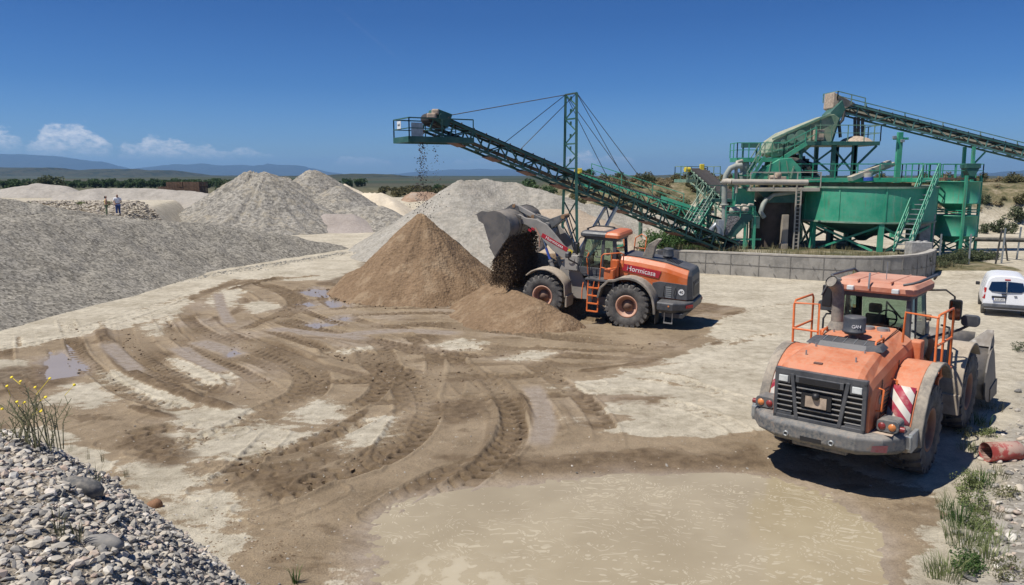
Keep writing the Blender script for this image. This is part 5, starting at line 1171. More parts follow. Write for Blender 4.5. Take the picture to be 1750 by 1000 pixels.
b = MB(); b.bx(xl0+.7,xl0+1.9,y0+.5,y0+.9,zl+.75,zl+1.1); b.bar((xl0+.8,y0+.7,zl),(xl0+.8,y0+.7,zl+.8),.12); b.bar((xl0+1.8,y0+.7,zl),(xl0+1.8,y0+.7,zl+.8),.12); pb(b, 'electric_box', M_['green_d'], TW_, .02)
stair(TW_, at(1272,318,55.4), at(1302,268,55.6), .8, 7, M_['green'], M_['green_p'], M_['green'])
SCR = thing('vibrating_screen', 'dusty green sloping screen box with round covers at the top of the tower', 'screening machine', (at(1370,240,57.2).x,57.2,zt(1370,246,57.2)))
pol = [at(px,py,57.2) for px,py in ((1318,269),(1306,262),(1318,240),(1338,226),(1410,198),(1421,196),(1430,203),(1416,243),(1388,245),(1370,262))]; b = MB(); b.prism([(p.x,p.z) for p in pol], 56.7, 58.9); sb_ = pb(b, 'casing', paint('dust_caked_green', (.13,.26,.16), .75, .85, var=.25, dustc=(.40,.38,.28), rust=.25, sc=1.2), SCR, .04)
b = MB(); 
for px, py, r in ((1352,237,.34),(1368,232,.42),(1338,243,.2)): p = at(px,py,56.7); b.cyl((p.x,56.72,p.z),(p.x,56.55,p.z),r,n=18)
for px, py0, py1 in ((1330,246,262),(1345,225,258),(1385,212,246),(1402,204,244)): p, q = at(px,py0,56.66), at(px,py1,56.66); b.bar(p, q, .08, .1, up=(0,1,0))
p, q = at(1320,238,56.6), at(1420,194,56.6); b.bar(p, q, .12, .14); p, q = at(1310,262,56.64), at(1385,240,56.64); b.bar(p, q, .1, .12); pb(b, 'stiffener', M_['green_p'], SCR, .01)
b = MB(); p, q = at(1394,226,56.6), at(1398,238,56.6); b.bx(at(1386,300,56.5).x, at(1403,300,56.5).x, 56.3, 56.66, zt(0,240,56.5), zt(0,222,56.5)); pb(b, 'motor', M_['soil_crust'], SCR, .05)
b = MB(); pol = [at(px,py,57.3) for px,py in ((1413,195),(1436,172),(1441,188),(1432,205),(1420,243),(1408,243))]; b.prism([(p.x,p.z) for p in pol], 56.9, 58.2); pb(b, 'feed_chute', M_['green_d'], SCR, .03)
b = MB(); b.tube([at(1443,190,57),at(1440,205,57),at(1434,212,57),at(1436,235,57)], .12, 8); pb(b, 'chute_pipe', M_['iron'], SCR)
for px in (1461,1467,1474):
    b = MB(); b.bar(at(px,200,58),at(px,240,58),.17); pb(b, 'chute_post', M_['iron'], SCR)
b = MB(); c = at(1462,240,57.4); 
b.lathe([(1.3,-.05),(.9,.25),(.4,.42),(0,.46)], o=(c.x+.2,57.8,zd+.01), n=14); o = pb(b, 'spilled_sand', M_['soil_crust'], SCR)
# --- bucket wheel sand washer on its lower deck
xd0, xd1 = at(1294,300,56).x, at(1376,300,56).x; zb_ = zt(1340,321,55.2)
BW = thing('sand_washer', 'green octagonal sand wheel casing on a railed deck above dark concrete', 'sand washer', (at(1335,420,56.5).x,56.5,1.05))
pol = [at(px,py,55.4) for px,py in ((1297,309),(1297,300),(1313,283),(1332,272),(1352,270),(1368,287),(1369,309))]; b = MB(); b.prism([(p.x,p.z) for p in pol], 55.3, 56.6); pb(b, 'casing', M_['green'], BW, .03)
b = MB()
for k in range(16):
    a = R(20+k*9.5); c = at(1346,312,56.9); r0, r1 = 1.75, 2.1; b.bar((c.x+r0*math.cos(a),56.9,c.z+r0*math.sin(a)*.95),(c.x+r1*math.cos(a+.08),56.9,c.z+r1*math.sin(a+.08)*.95),1.0,.28,up=(0,1,0))
c = at(1346,312,56.9); b.lathe([(1.6,-.55),(1.85,-.55),(1.85,.55),(1.6,.55)], o=(c.x,57.0,c.z), axis=(0,1,0), n=32); pb(b, 'wheel', M_['iron'], BW)
b = MB(); b.bx(xd0-.9,xd1+.6,54.6,57.8,zb_-.25,zb_); pb(b, 'deck', M_['beige_pipe'], BW, .02)
b = MB(); rail(b, [(xd0-.9,54.6,zb_),(xd1+.6,54.6,zb_)], 1.1, 1.5, .03); pb(b, 'railing', M_['beige_pipe'], BW)
b = MB()
for px in (1312,1332,1349): b.bar(at(px,305,55.28), at(px+(1332-px)*.3,275,55.28), .06, .05, up=(0,1,0))
b.bar(at(1301,296,55.28),at(1366,296,55.28),.06,.05,up=(0,1,0)); b.bar(at(1351,305,55.2),at(1357,284,55.2),.1); pb(b, 'stiffener', M_['green_p'], BW)
b = MB(); c = at(1327,303,55); b.cyl((c.x-.5,55,c.z-.05),(c.x+.2,55,c.z-.05),.2,n=12); b.box((c.x+.4,55,c.z-.1),(.5,.4,.3)); b.lathe([(0,.0),(.25,.0),(.25,.3),(0,.35)], o=(c.x+.1,55,c.z), n=12); pb(b, 'gearbox', M_['soil_crust'], BW, .04)
b = MB(); p0 = at(1250,311,53.7); p1 = at(1380,312,53.9); b.tube([p0,p1], .2, 14); b.tube([p0+Vector((0,0,.0)),p0+Vector((-.25,.1,.05)),p0+Vector((-.4,.5,.0))],.2,12); pb(b, 'wash_pipe', M_['beige_pipe'], BW)
b = MB(); xg0, xg1 = at(1290,300,56).x, at(1366,300,56).x; b.prism([(xg0,zt(0,324,56)),(xg1,zt(0,324,56)),(xg1-.1,zt(0,346,56)),(xg0+.9,zt(0,346,56))], 55.4, 58.2); pb(b, 'trough', M_['green_d'], BW)
b = MB(); b.tube([at(1306,372,54.6),at(1300,362,54.6),at(1304,350,54.7),at(1310,340,54.9)],.17,12); b.tube([at(1312,341,55),at(1322,333,55.1),at(1360,328,55.2)],.15,10); pb(b, 'drain_pipe', M_['grey_pipe'], BW)
b = MB(); b.bx(at(1287,300,54.5).x,at(1301,300,54.5).x,54.3,54.9,zt(0,390,54.5),zt(0,370,54.5)); pb(b, 'control_box', M_['green_p'], BW, .02)
b = MB()
for px in (1361.5,1369.5): p = at(px,320,54.5); q = at(px-2,424,54.5); b.bar(p,(p.x,54.5,1.05),.09)
for k in range(16): z = 1.3+k*.27; p = at(1361.5,320,54.5); q = at(1369.5,320,54.5); b.bar((p.x,54.5,z),(q.x,54.5,z),.05)
pb(b, 'ladder', M_['beige_pipe'], BW)
dc = plain('shade_dark_concrete', (.085,.062,.05), .9, var=.35, sc=1.2); lc = plain('pale_concrete', (.36,.31,.24), .9, var=.2, sc=1.5)  # silo concrete coloured dark to hold the shade it stands in
PIER = thing('concrete_silo', 'shade-darkened round concrete silo wall under the sand wheel', 'concrete silo', (at(1330,420,57).x,57.4,1.0)); b = MB(); c = at(1328,300,57); b.lathe([(1.45,0),(1.45,zt(0,346,56)-1.0)], o=(c.x-.3,57.2,1.0), n=32); b.bx(c.x+.9,c.x+1.7,56.4,58.4,1.0,zt(0,346,56)); pb(b, 'shell', dc, PIER)
PO = MB(); p = at(1345,300,55); PO.bx(p.x-.2,p.x+.24,54.8,55.2,1.0,zt(0,367,55)); PO.bx(p.x-.28,p.x+.2,54.6,55.1,.95,1.45); o = PO.build('concrete_post', lc, None, .02); tag(o, 'short pale concrete post in front of the dark silo', 'concrete post')
# --- hydrocyclone, bent riser pipe, feed hopper
HC = thing('hydrocyclone', 'pale grey-green cyclone standing over a square green feed box', 'hydrocyclone', (at(1272,420,56).x,56,1.05)); c = at(1272,300,56); z = lambda py: zt(0,py,56)
b = MB(); b.lathe([(.0,z(272)),(.22,z(272)),(.26,z(275)),(.3,z(277)),(.33,z(280)),(.33,z(292)),(.28,z(294)),(.36,z(296)),(.36,z(299)),(.2,z(318)),(.14,z(330)),(0,z(330))], o=(c.x,56,0), n=22); pb(b, 'cyclone_body', M_['grey_pipe'], HC)
b = MB(); b.bx(c.x-.65,c.x+.65,55.5,56.6,z(352),z(322)); b.prism([(c.x-.65,z(352)),(c.x+.65,z(352)),(c.x+1.2,z(372)),(c.x-.2,z(372))],55.6,56.5); pb(b, 'feed_box', M_['green'], HC, .03)
b = MB()
for sx_ in (-.6,.6):
    for yy in (55.5,56.6): b.bar((c.x+sx_,yy,1.0),(c.x+sx_,yy,z(296)),.1)
b.bar((c.x-.6,55.5,z(300)),(c.x+.6,55.5,z(300)),.1); b.bar((c.x-.6,55.5,z(315)),(c.x+.6,55.5,z(322)),.07); pb(b, 'frame', M_['green'], HC)
b = MB(); b.lathe([(0,.3),(.25,.28),(.3,.1),(.3,-.2),(.1,-.3)], o=(c.x-.9,55.8,z(312)), n=14); pb(b, 'float', M_['green_p'], HC)
RP = thing('riser_pipe', 'grey riser pipe bent over at the top beside the cyclone', 'pipe', (at(1240,400,55).x,55,1.05)); pl_ = [at(px,py,55) for px,py in ((1238,402),(1238,330),(1238,312),(1241,299),(1248,288),(1257,284),(1268,283))]; b = MB(); b.tube(pl_, .2, 14); pb(b, 'pipe', M_['grey_pipe'], RP)
b = MB(); b.lathe([(.2,-.06),(.3,-.06),(.3,.06),(.2,.06)], o=pl_[2], n=16); b.lathe([(.2,-.06),(.3,-.06),(.3,.06),(.2,.06)], o=at(1238,350,55), n=16); pb(b, 'flange', M_['grey_pipe'], RP)
b = MB(); b.tube([at(1258,330,55.2),at(1258,285,55.2),at(1260,277,55.3),at(1268,275,55.6)],.12,10); pb(b, 'branch_pipe', M_['beige_pipe'], RP)
HO = thing('feed_hopper', 'dark green wedge hopper with a grey wet front at the foot of the plant', 'hopper', (at(1265,420,55).x,55,1.05))
pol = [at(px,py,54.6) for px,py in ((1243,366),(1284,366),(1284,372),(1252,405),(1238,402))]; b = MB(); b.prism([(p.x,p.z) for p in pol], 54.2, 55.6); pb(b, 'wedge_body', M_['green_d'], HO, .02)
b = MB(); q = [at(px,py,54.15) for px,py in ((1244,369),(1268,370),(1254,385),(1243,402),(1238,401))]; b.prism([(p.x,p.z) for p in q], 54.12, 54.2); pb(b, 'wet_front', gravel_mat('wet_slurry',(.16,.15,.145),(.3,.29,.28),9,.6), HO)
b = MB()
for k, px in enumerate((1252,1262,1274)): p = at(px,360-k,54.6); b.lathe([(.12,-.25),(.22,-.15),(.25,.1),(.12,.22),(0,.25)], o=p, axis=(.3,-.4,.9), n=12); b.tube([p,p+Vector((.3,.1,.35)),p+Vector((.6,.3,.3))],.1,8)
pb(b, 'vibrator', M_['beige_pipe'], HO)
b = MB(); rail(b, [at(1240,372,54.1), at(1290,372,54.1)], .8, 1.0, .03, True)
for px in (1274,1290): p = at(px,372,54.3); b.bar(p, (p.x,p.y,1.0), .16)
b.bar(at(1240,409,54.3), at(1300,409,54.5), .12); pb(b, 'frame', M_['green'], HO)
b = MB(); b.bx(at(1230,300,54).x,at(1240,300,54).x,53.8,54.6,zt(0,404,54),zt(0,376,54)); b.tube([at(1216,405,53.8),at(1216,392,53.8),at(1222,384,53.8),at(1228,392,53.8),at(1228,402,53.8)],.2,10); b.bx(at(1213,300,54).x,at(1221,300,54).x,53.7,54.2,zt(0,406,54),zt(0,392,54)); pb(b, 'pump', M_['galv'], HO, .03)
FR = thing('access_stair', 'green access stair with pale handrails left of the riser pipe', 'staircase', (at(1190,420,56).x,56,1.0)); stair(FR, at(1172,408,54.6), at(1212,342,57), .9, 13, M_['green'], M_['green_p']); b = MB()
c = at(1222,340,57); b.bx(c.x-.7,c.x+1.2,56.4,57.8,c.z-.2,c.z)
for x in (c.x-.6,c.x+1.1):
    for yy in (56.5,57.7): b.bar((x,yy,1.0),(x,yy,c.z),.16)
b.bar((c.x-.6,56.5,c.z-.2),(c.x-1.6,56.3,1.3),.14); rail(b, [(c.x-.7,56.4,c.z),(c.x+1.2,56.4,c.z)], 1.0, 1.0); pb(b, 'landing', M_['green_d'], FR)
# --- thickener tank
TC = at(1480,300,57); tr_ = 4.75; zr_, zq = zt(0,322,52.3), zt(0,382,52.3); TK = thing('thickener_tank', 'wide green round settling tank with conical bottom on braced legs', 'tank', (TC.x,57,1.05))
b = MB(); b.lathe([(tr_,zq),(tr_,zr_)], o=(TC.x,57,0), n=72); b.lathe([(tr_-.06,zr_),(tr_-.06,zr_-.6)], o=(TC.x,57,0), n=72); b.lathe([(tr_-.06,zr_-.55),(0,zr_-.5)], o=(TC.x,57,0), n=48); tkb = pb(b, 'shell', M_['green'], TK)
b = MB(); b.lathe([(tr_,zq),(.9,zq-1.15),(.55,1.7),(.3,1.5),(0,1.5)], o=(TC.x,57,0), n=48); pb(b, 'cone_bottom', M_['green_d'], TK)
b = MB(); b.lathe([(tr_,zr_-.02),(tr_+.12,zr_-.02),(tr_+.12,zr_+.1),(tr_-.1,zr_+.1)], o=(TC.x,57,0), n=72, smooth=False); b.lathe([(tr_,zq-.04),(tr_+.06,zq-.04),(tr_+.06,zq+.08),(tr_,zq+.08)], o=(TC.x,57,0), n=72, smooth=False); pb(b, 'rim', M_['green_p'], TK)
b = MB(); leg = []
for k in range(10):
    a = R(-90 + 36*k - 8); e = Vector((math.cos(a),math.sin(a),0)); p = Vector((TC.x,57,0)) + e*(tr_+.02); b = MB(); b.bar((p.x,p.y,zq),(p.x,p.y,zr_),.09,.07,up=e); pb(b, 'stiffener', M_['green'], TK)
for k in range(6):
    a = R(-90 + 60*k - 10); e = Vector((math.cos(a),math.sin(a),0)); p = Vector((TC.x,57,0)) + e*(tr_-.15); b = MB(); b.bar((p.x,p.y,1.0),(p.x,p.y,zq+.1),.34,.3,up=e); a2_ = a + R(60); e2 = Vector((math.cos(a2_),math.sin(a2_),0)); p2 = Vector((TC.x,57,0)) + e2*(tr_-.15)
    b.bar((p.x,p.y,zq-.2),lerp((p.x,p.y,1.1),(p2.x,p2.y,1.1),.9),.14); b.bar((p2.x,p2.y,zq-.2),lerp((p2.x,p2.y,1.1),(p.x,p.y,1.1),.9),.14); b.bar((p.x,p.y,zq-.1),(TC.x+e.x*.9,57+e.y*.9,zq-1.1),.16); pb(b, 'leg', M_['green'], TK)
b = MB(); zw = zt(0,304,56); x0_, x1_ = at(1352,300,56).x, at(1604,300,56).x; b.bx(x0_,x1_,56.2,57.2,zw-.32,zw); xs_ = at(1589,306,53.5).x; b.bx(xs_-.6,xs_+.6,53.4,56.198,zw-.3,zw-.004); pb(b, 'walkway', M_['green'], TK, .02)
b = MB(); b.bx(x0_,x1_,56.35,57.1,zw+.002,zw+.03); b.bx(x0_+.5,x1_-1.7,56.4,57.0,zw-.75,zw-.36); pb(b, 'walkway_floor', M_['deckrust'], TK)
b = MB(); rail(b, [(x0_,56.2,zw),(xs_-.6,56.2,zw),(xs_-.6,53.4,zw)], 1.0, 1.7, .03); rail(b, [(x0_,57.2,zw),(x1_,57.2,zw),(x1_,56.2,zw),(xs_+.6,56.2,zw),(xs_+.6,53.4,zw)], 1.0, 1.7, .03); pb(b, 'railing', M_['green'], TK)
stair(TK, at(1540,431,50.4), (xs_,53.45,zw-.05), .95, 15, M_['green'], M_['green'])
b = MB(); c = at(1508,292,56.5); b.bar(at(1452,306,56),at(1520,278,57),.5,.35); b.bar(at(1462,308,56.4),at(1528,280,57.4),.25,.3); b.cyl(at(1484,296,56),at(1484,308,56),.3,n=14); rk = pb(b, 'rake_drive', M_['beige_pipe'], TK, .03)
b = MB(); b.cyl(at(1484,303,55.9),at(1484,309,55.9),.34,n=14); pb(b, 'blue_motor', M_['blue_hose'], TK, .02)
b = MB(); b.bx(at(1350,300,57.5).x,at(1378,300,57.5).x,57.3,58.2,zw,zw+.55); pb(b, 'cabinet', M_['green_d'], TK, .02)
# --- twin tanks on one frame
tc = at(1637,300,57.5); TT = thing('twin_tank_tower', 'two small green tanks stacked one above the other in a frame by the road', 'tank tower', (tc.x,57.5,.35)); zf = lambda py: zt(0,py,56)
for (a, c, nm) in ((310,349,'upper_tank'),(369,405,'lower_tank')):
    b = MB(); b.lathe([(0,zf(c)),(1.52,zf(c)),(1.56,zf(c)+.04),(1.52,zf(c)+.08),(1.52,zf(a)-.08),(1.58,zf(a)-.04),(1.58,zf(a)),(0,zf(a))], o=(tc.x,57.5,0), n=44); b.lathe([(.5,zf(c)-.5),(1.2,zf(c)+.01)], o=(tc.x,57.5,0), n=24); pb(b, nm, M_['green'], TT)
b = MB()
for ang in (-100,-10,80,170):
    e = Vector((math.cos(R(ang)),math.sin(R(ang)),0)); p = Vector((tc.x,57.5,0)) + e*1.62; b.bar((p.x,p.y,.3),(p.x,p.y,zf(300)),.17); e2 = Vector((math.cos(R(ang+90)),math.sin(R(ang+90)),0)); p2 = Vector((tc.x,57.5,0)) + e2*1.62
    for z0_ in (zf(360),zf(364)): b.bar((p.x,p.y,z0_),(p2.x,p2.y,z0_),.07)
    b.bar((p.x,p.y,zf(408)),(p2.x,p2.y,.5),.09); b.bar((p2.x,p2.y,zf(408)),(p.x,p.y,.5),.09)
pb(b, 'frame', M_['green'], TT)
b = MB(); b.bx(tc.x-1.2,tc.x+1.0,56.9,58.0,zf(307),zf(304)); pb(b, 'top_deck', M_['deckrust'], TT); b = MB(); rail(b, [(tc.x-1.5,56.9,zf(304)),(tc.x+1.5,56.9,zf(304)),(tc.x+1.5,58.6,zf(304))], 1.0, 1.1); rail(b, [(tc.x-1.7,58.8,zf(304)),(tc.x+1.6,58.8,zf(304))], 1.0, 1.1); pb(b, 'railing', M_['green'], TT)
b = MB(); p = at(1658,290,57); b.bx(p.x-.55,p.x+.55,56.6,57.4,p.z+.1,p.z+.45); b.prism([(p.x-.5,p.z+.1),(p.x+.5,p.z+.1),(p.x+.18,p.z-.5),(p.x-.18,p.z-.5)],56.65,57.35); b.bx(p.x-.15,p.x+.3,56.8,57.2,zf(304),p.z-.5); pb(b, 'filler_hopper', M_['green_d'], TT, .02)
# --- lamp post
lp = at(1533,300,66); LP_ = thing('lamp_post', 'plain green post with a short cross arm and two floodlights behind the tank', 'lamp post', (lp.x,66,1.0)); zz = lambda py: zt(0,py,66); b = MB(); b.bx(lp.x-.22,lp.x+.22,65.85,66.15,1.0,zz(226)); b.bx(lp.x-.62,lp.x+.72,65.9,66.0,zz(239),zz(235)); pb(b, 'post', M_['green'], LP_, .02)
for dx, py in ((-.58,236),(.12,242)):
    b = MB(); b.box((lp.x+dx,65.75,zz(py)+.05),(.3,.22,.24)); pb(b, 'floodlight', M_['galv'], LP_, .03)
# ---------------------------------------------------------------- retaining wall, blocks, fence
t = NT('weathered_concrete_blocks'); P = t.pos(); n1 = t.noise(P, .9, 7, .65); n2 = t.noise(t.pos((1.6,1.6,.35)), 2.0, 6, .7); sp = t.n('ShaderNodeSeparateXYZ', {0: P}).outputs
c = t.mix(t.sm(n1,.3,.7), (.2,.19,.17), (.36,.34,.3)); c = t.mix(t.math('MULTIPLY', t.sm(n2,.52,.7), .55), c, (.12,.11,.1))
c = t.mix(t.math('MULTIPLY', t.sm(t.noise(P,4,6,.7),.55,.7), .35), c, (.45,.43,.38))
t.p('Base Color', c); t.p('Roughness', .95); t.bump(t.noise(P,12,5,.7), .5, .02); conc = t.m
WL = thing('retaining_wall', 'curved grey concrete block wall in front of the washing plant', 'wall', (20.5,44.8,0)); b = MB(); cap = MB(); jn = MB(); fine_ = []
for i in range(len(WALL)-1):
    a, c = WALL[i], WALL[i+1]
    for k in range(6): fine_.append((a[0]+(c[0]-a[0])*k/6, a[1]+(c[1]-a[1])*k/6))
fine_.append(WALL[-1]); wx_ = np.array([p[0] for p in fine_]); wy_ = np.array([p[1] for p in fine_])
ker = np.ones(9)/9; pad = lambda v: np.concatenate([v[0]-(v[4:0:-1]-v[0]), v, v[-1]-(v[-2:-6:-1]-v[-1])]); wx_, wy_ = np.convolve(pad(wx_), ker, 'valid'), np.convolve(pad(wy_), ker, 'valid'); cp_ = [Vector((x,y,0)) for x,y in zip(wx_,wy_)]
topz = lambda i: 1.42 + .22*i/(len(cp_)-1)
secs = []; sec2 = []
for i, p in enumerate(cp_):
    tg = (cp_[min(i+1,len(cp_)-1)]-cp_[max(i-1,0)]).normalized(); nn_ = Vector((-tg.y,tg.x,0)); z = topz(i)
    secs.append([p-nn_*.0+Vector((0,0,-.3)), p-nn_*.0+Vector((0,0,z-.1)), p+nn_*.35+Vector((0,0,z-.1)), p+nn_*.35+Vector((0,0,-.3))]); sec2.append([p-nn_*.025+Vector((0,0,z-.098)), p-nn_*.025+Vector((0,0,z)), p+nn_*.37+Vector((0,0,z)), p+nn_*.37+Vector((0,0,z-.098))])
    if i % 3 == 0: jn.bar(p-nn_*.012+Vector((0,0,-.2)), p-nn_*.012+Vector((0,0,z-.1)), .05, .03, up=tg)
    if i < len(cp_)-1:
        q = cp_[i+1]
        jn.bar(p-nn_*.008+Vector((0,0,.72)), q-nn_*.008+Vector((0,0,.72)), .03, .03)
        if i % 2 == 0: jn.bar(p-nn_*.03+Vector((0,0,.86)), p-nn_*.03+tg*.14+Vector((0,0,.70)), .035, .03); jn.bar(p+tg*.3-nn_*.03+Vector((0,0,.28)), p+tg*.42-nn_*.03+Vector((0,0,.14)), .035, .03)
b.loft(secs); pb(b, 'block_face', conc, WL); cap.loft(sec2); pb(cap, 'coping', plain('pale_coping',(.40,.37,.32),.9,var=.2,sc=3), WL); pb(jn, 'joints', plain('joint_grey',(.21,.2,.18),.95), WL)  # joint bars in a plain grey of their own
pc = plain('rough_pale_concrete', (.34,.33,.31), .95, var=.3, sc=5, bump=.5)
b = MB(); p = at(1579,300,49.7); b.bx(p.x-.62,p.x+.72,49.3,50.2,1.0,zt(0,414,49.5)); 
for k in range(3): b.lathe([(.16,0),(.13,.08),(0,.09)], o=(p.x-.45+.45*k,49.7,zt(0,414,49.5)), n=10)
tag(b.build('concrete_block', pc, None, .02), 'low grey concrete block with round studs on the right end of the wall', 'concrete block')
b = MB(); p = at(1588,300,54.2); b.bx(p.x-.5,p.x+.55,53.9,54.7,1.0,zt(0,366,54)); tag(b.build('concrete_pillar', pc, None, .03), 'tall rough concrete pillar under the tank staircase', 'concrete pillar')
FN = 'leaning posts of the wire fence'; lb = [('rusty dark fence post leaning beside the twin tanks',1701,447,392,.18,'iron'),('pale fence post nearest the road bend',1711,446,390,.05,'galv'),('brown slanting brace post between two pale posts',1722,442,400,-.35,'iron'),('short pale fence post farthest right',1737,440,388,.08,'galv'),('galvanised thin post in front of the twin tanks',1655,447,400,.0,'galv'),('galvanised thin post left of the twin tanks',1604.5,446,400,.0,'galv')]
for l, px, pyb, pyt, lean, mm in lb:
    p = G(px,pyb+6,.25); q = at(px,pyt,p.y); b = MB(); b.bar((0,0,0),(lean*1.2,0,q.z-p.z),.1,.08); o = b.build('fence_post', M_[mm], None, .01, loc=p); tag(o, l, 'fence post', FN)
b = MB(); p, q = at(1668,409,56), at(1790,411,52); b.tube([p, lerp(p,q,.5), q], .16, 10); tag(b.build('water_pipe', M_['iron'], None), 'dark horizontal pipe lying along the bank behind the fence', 'pipe')
# concrete ring behind the lifted arm
p = at(899,300,54); b = MB(); b.lathe([(1.3,0),(1.35,2.2),(1.28,2.27),(1.2,2.2),(1.15,.6),(0,.6)], o=(p.x,54,0), n=36)
b.v = [(x,y,z + (.0 if z < 1 else .22*max(0,math.sin(x*5.0)*math.cos(y*4)))) for x,y,z in b.v]; tag(b.build('concrete_ring', plain('cream_concrete',(.55,.47,.36),.9,var=.2,sc=2), None), 'broken cream concrete ring standing behind the lifted loader arm', 'concrete ring')
# ---------------------------------------------------------------- sand pouring from the raised bucket
MW = LL.matrix_world.copy() if False else Matrix.LocRotScale(LL.location, LL.rotation_euler, LL.scale); kp = LI['kp']
lipA, bot_ = kp(1.6,0), kp(.3,.06)
def pour(i):
    y = random.uniform(-1.48,1.48); t = random.random()**1.3; u = random.random()**.85
    x = lipA[0] + (bot_[0]-lipA[0])*t*.9; z0_ = lipA[1] + (bot_[1]-lipA[1])*t*.9
    w = MW @ Vector((x,y,z0_)); gz = 1.2 + .5*math.sin(y*2.0); drop = u*(w.z-gz) ; sp = .05 + .10*u
    edge = 1.0 if abs(y) < 1.3 else .8
    return (w.x+random.gauss(0,sp), w.y+random.gauss(0,sp), w.z-drop), edge*(1.25-.5*u*random.random())
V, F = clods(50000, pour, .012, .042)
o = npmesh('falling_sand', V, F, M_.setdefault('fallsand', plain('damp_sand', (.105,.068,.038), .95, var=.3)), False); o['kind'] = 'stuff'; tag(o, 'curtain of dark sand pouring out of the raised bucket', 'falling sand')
# ---------------------------------------------------------------- white van
def make_van(loc, heading):
    A = thing('van', 'white panel van seen from behind with two dark rear windows', 'van', loc, heading); wh = M_.setdefault('van_white', paint('van_white', (.78,.79,.8), .25, .1, var=.04, dustc=(.6,.55,.47)))
    lv = [(.32,.80),(.40,.86),(.62,.895),(.95,.90),(1.05,.895),(1.32,.83),(1.60,.75),(1.74,.66),(1.81,.5),(1.84,.25)]
    def sec(x, kz=1.0, ky=1.0, lean=.16):
        L_ = [(x + max(0,z-1.0)*lean, y*ky, .32+(z-.32)*kz) for z, y in lv]; return L_ + [(a,-y,z) for a,y,z in L_[::-1]]
    b = MB(); b.loft([sec(0,.97,.95),sec(.05,.99,.985),sec(.16,1,1),sec(1.2,1.01,1,.1),sec(2.7,1,1,-.1),sec(3.05,.78,.99,-.4),sec(3.4,.58,.98,0),sec(4.1,.50,.93,0),sec(4.3,.4,.85,0)], smooth=True); body = b.build('body', wh, A, 0)
    m = body.modifiers.new('edges','EDGE_SPLIT'); m.split_angle = R(42)
    fx = lambda z: -.012 + max(0,z-1.0)*.165
    for y0, y1 in ((.02,.66),(-.66,-.02)):
        b = MB(); s0, s1 = sorted((abs(y0),abs(y1))); sg = 1 if y1 > 0 else -1
        pts = [(s0,1.12),(s1-.1,1.12),(s1+.03,1.22),(s1-.06,1.56),(s0,1.60)]; b.add([(fx(z)-.004, sg*y, z) for y, z in pts] + [(fx(z)+.05, sg*y, z) for y, z in pts], [(0,1,2,3,4),(9,8,7,6,5)] + [(i,5+i,5+(i+1)%5,(i+1)%5) for i in range(5)]); b.build('rear_window', M_['glass_dark'], A)
        b = MB(); sgn = sg; b.loft([[(.0,sg*.80,.78),(-.012,sg*.87,.80),(.12,sg*.905,.8),(.14,sg*.88,.78)],[(.02,sg*.77,1.28),(.03,sg*.83,1.30),(.14,sg*.85,1.3),(.16,sg*.8,1.28)]]); b.build('tail_light', M_['red'], A)
    b = MB(); b.bx(-.03,.05,-.002,.55,.84,.93); b.bx(-.035,.05,.0,.18,1.0,1.05); b.bx(-.03,.05,-.42,-.30,.94,.97); b.build('handle', M_['black'], A, .02)
    b = MB(); b.bx(-.045,.0,.04,.5,.74,.84); pl = b.build('number_plate', M_['white'], A); text_obj('plate_lettering','4193 JKR',.09,M_['dgrey'],pl, face_M((-.048,.25,.79),(0,-1,0),(0,0,1)),1.0)
    b = MB(); b.bx(-.047,-.0,.46,.5,.74,.84); b.build('plate_band', M_['blue_hose'], pl)
    b = MB(); b.loft([[(-.06,-.82,.36),(-.06,.82,.36),(.3,.9,.34),(.3,-.9,.34)],[(-.09,-.84,.46),(-.09,.84,.46),(.3,.915,.46),(.3,-.915,.46)],[(-.05,-.84,.58),(-.05,.84,.58),(.3,.912,.58),(.3,-.912,.58)]]); b.build('bumper', M_['dgrey'], A, .02)
    b = MB(); b.bx(-.01,.03,-.006,.006,.6,1.7); b.build('door_seam', M_['dgrey'], A); b = MB(); b.bx(.09,.14,-.12,.1,1.64,1.7); b.build('brake_lamp', M_['red'], A, .01)
    for x, y in ((.85,.78),(.85,-.78),(3.55,.78),(3.55,-.78)):
        b = MB(); b.lathe([(.18,-.1),(.3,-.1),(.325,-.06),(.325,.06),(.3,.1),(.18,.1)], axis=(0,1,0), n=28); w = b.build('wheel', M_['rubber'], A, loc=(x,y,.325)); b = MB(); b.lathe([(0,.085),(.1,.09),(.19,.08),(.2,-.08),(0,-.08)], axis=(0,1,0), n=20); b.build('rim', M_['galv'], w)
    for s in (1,-1):
        b = MB(); b.add([(2.0,s*.80,1.15),(2.85,s*.80,1.12),(2.6,s*.73,1.58),(2.0,s*.73,1.6)],[(0,1,2,3)]); b.build('side_window', M_['glass_dark'], A); b = MB(); b.box((2.75,s*1.0,1.15),(.12,.18,.16)); b.build('mirror', M_['black'], A, .03)
    return A
make_van(tuple(G(1716,542)), R(90-29))
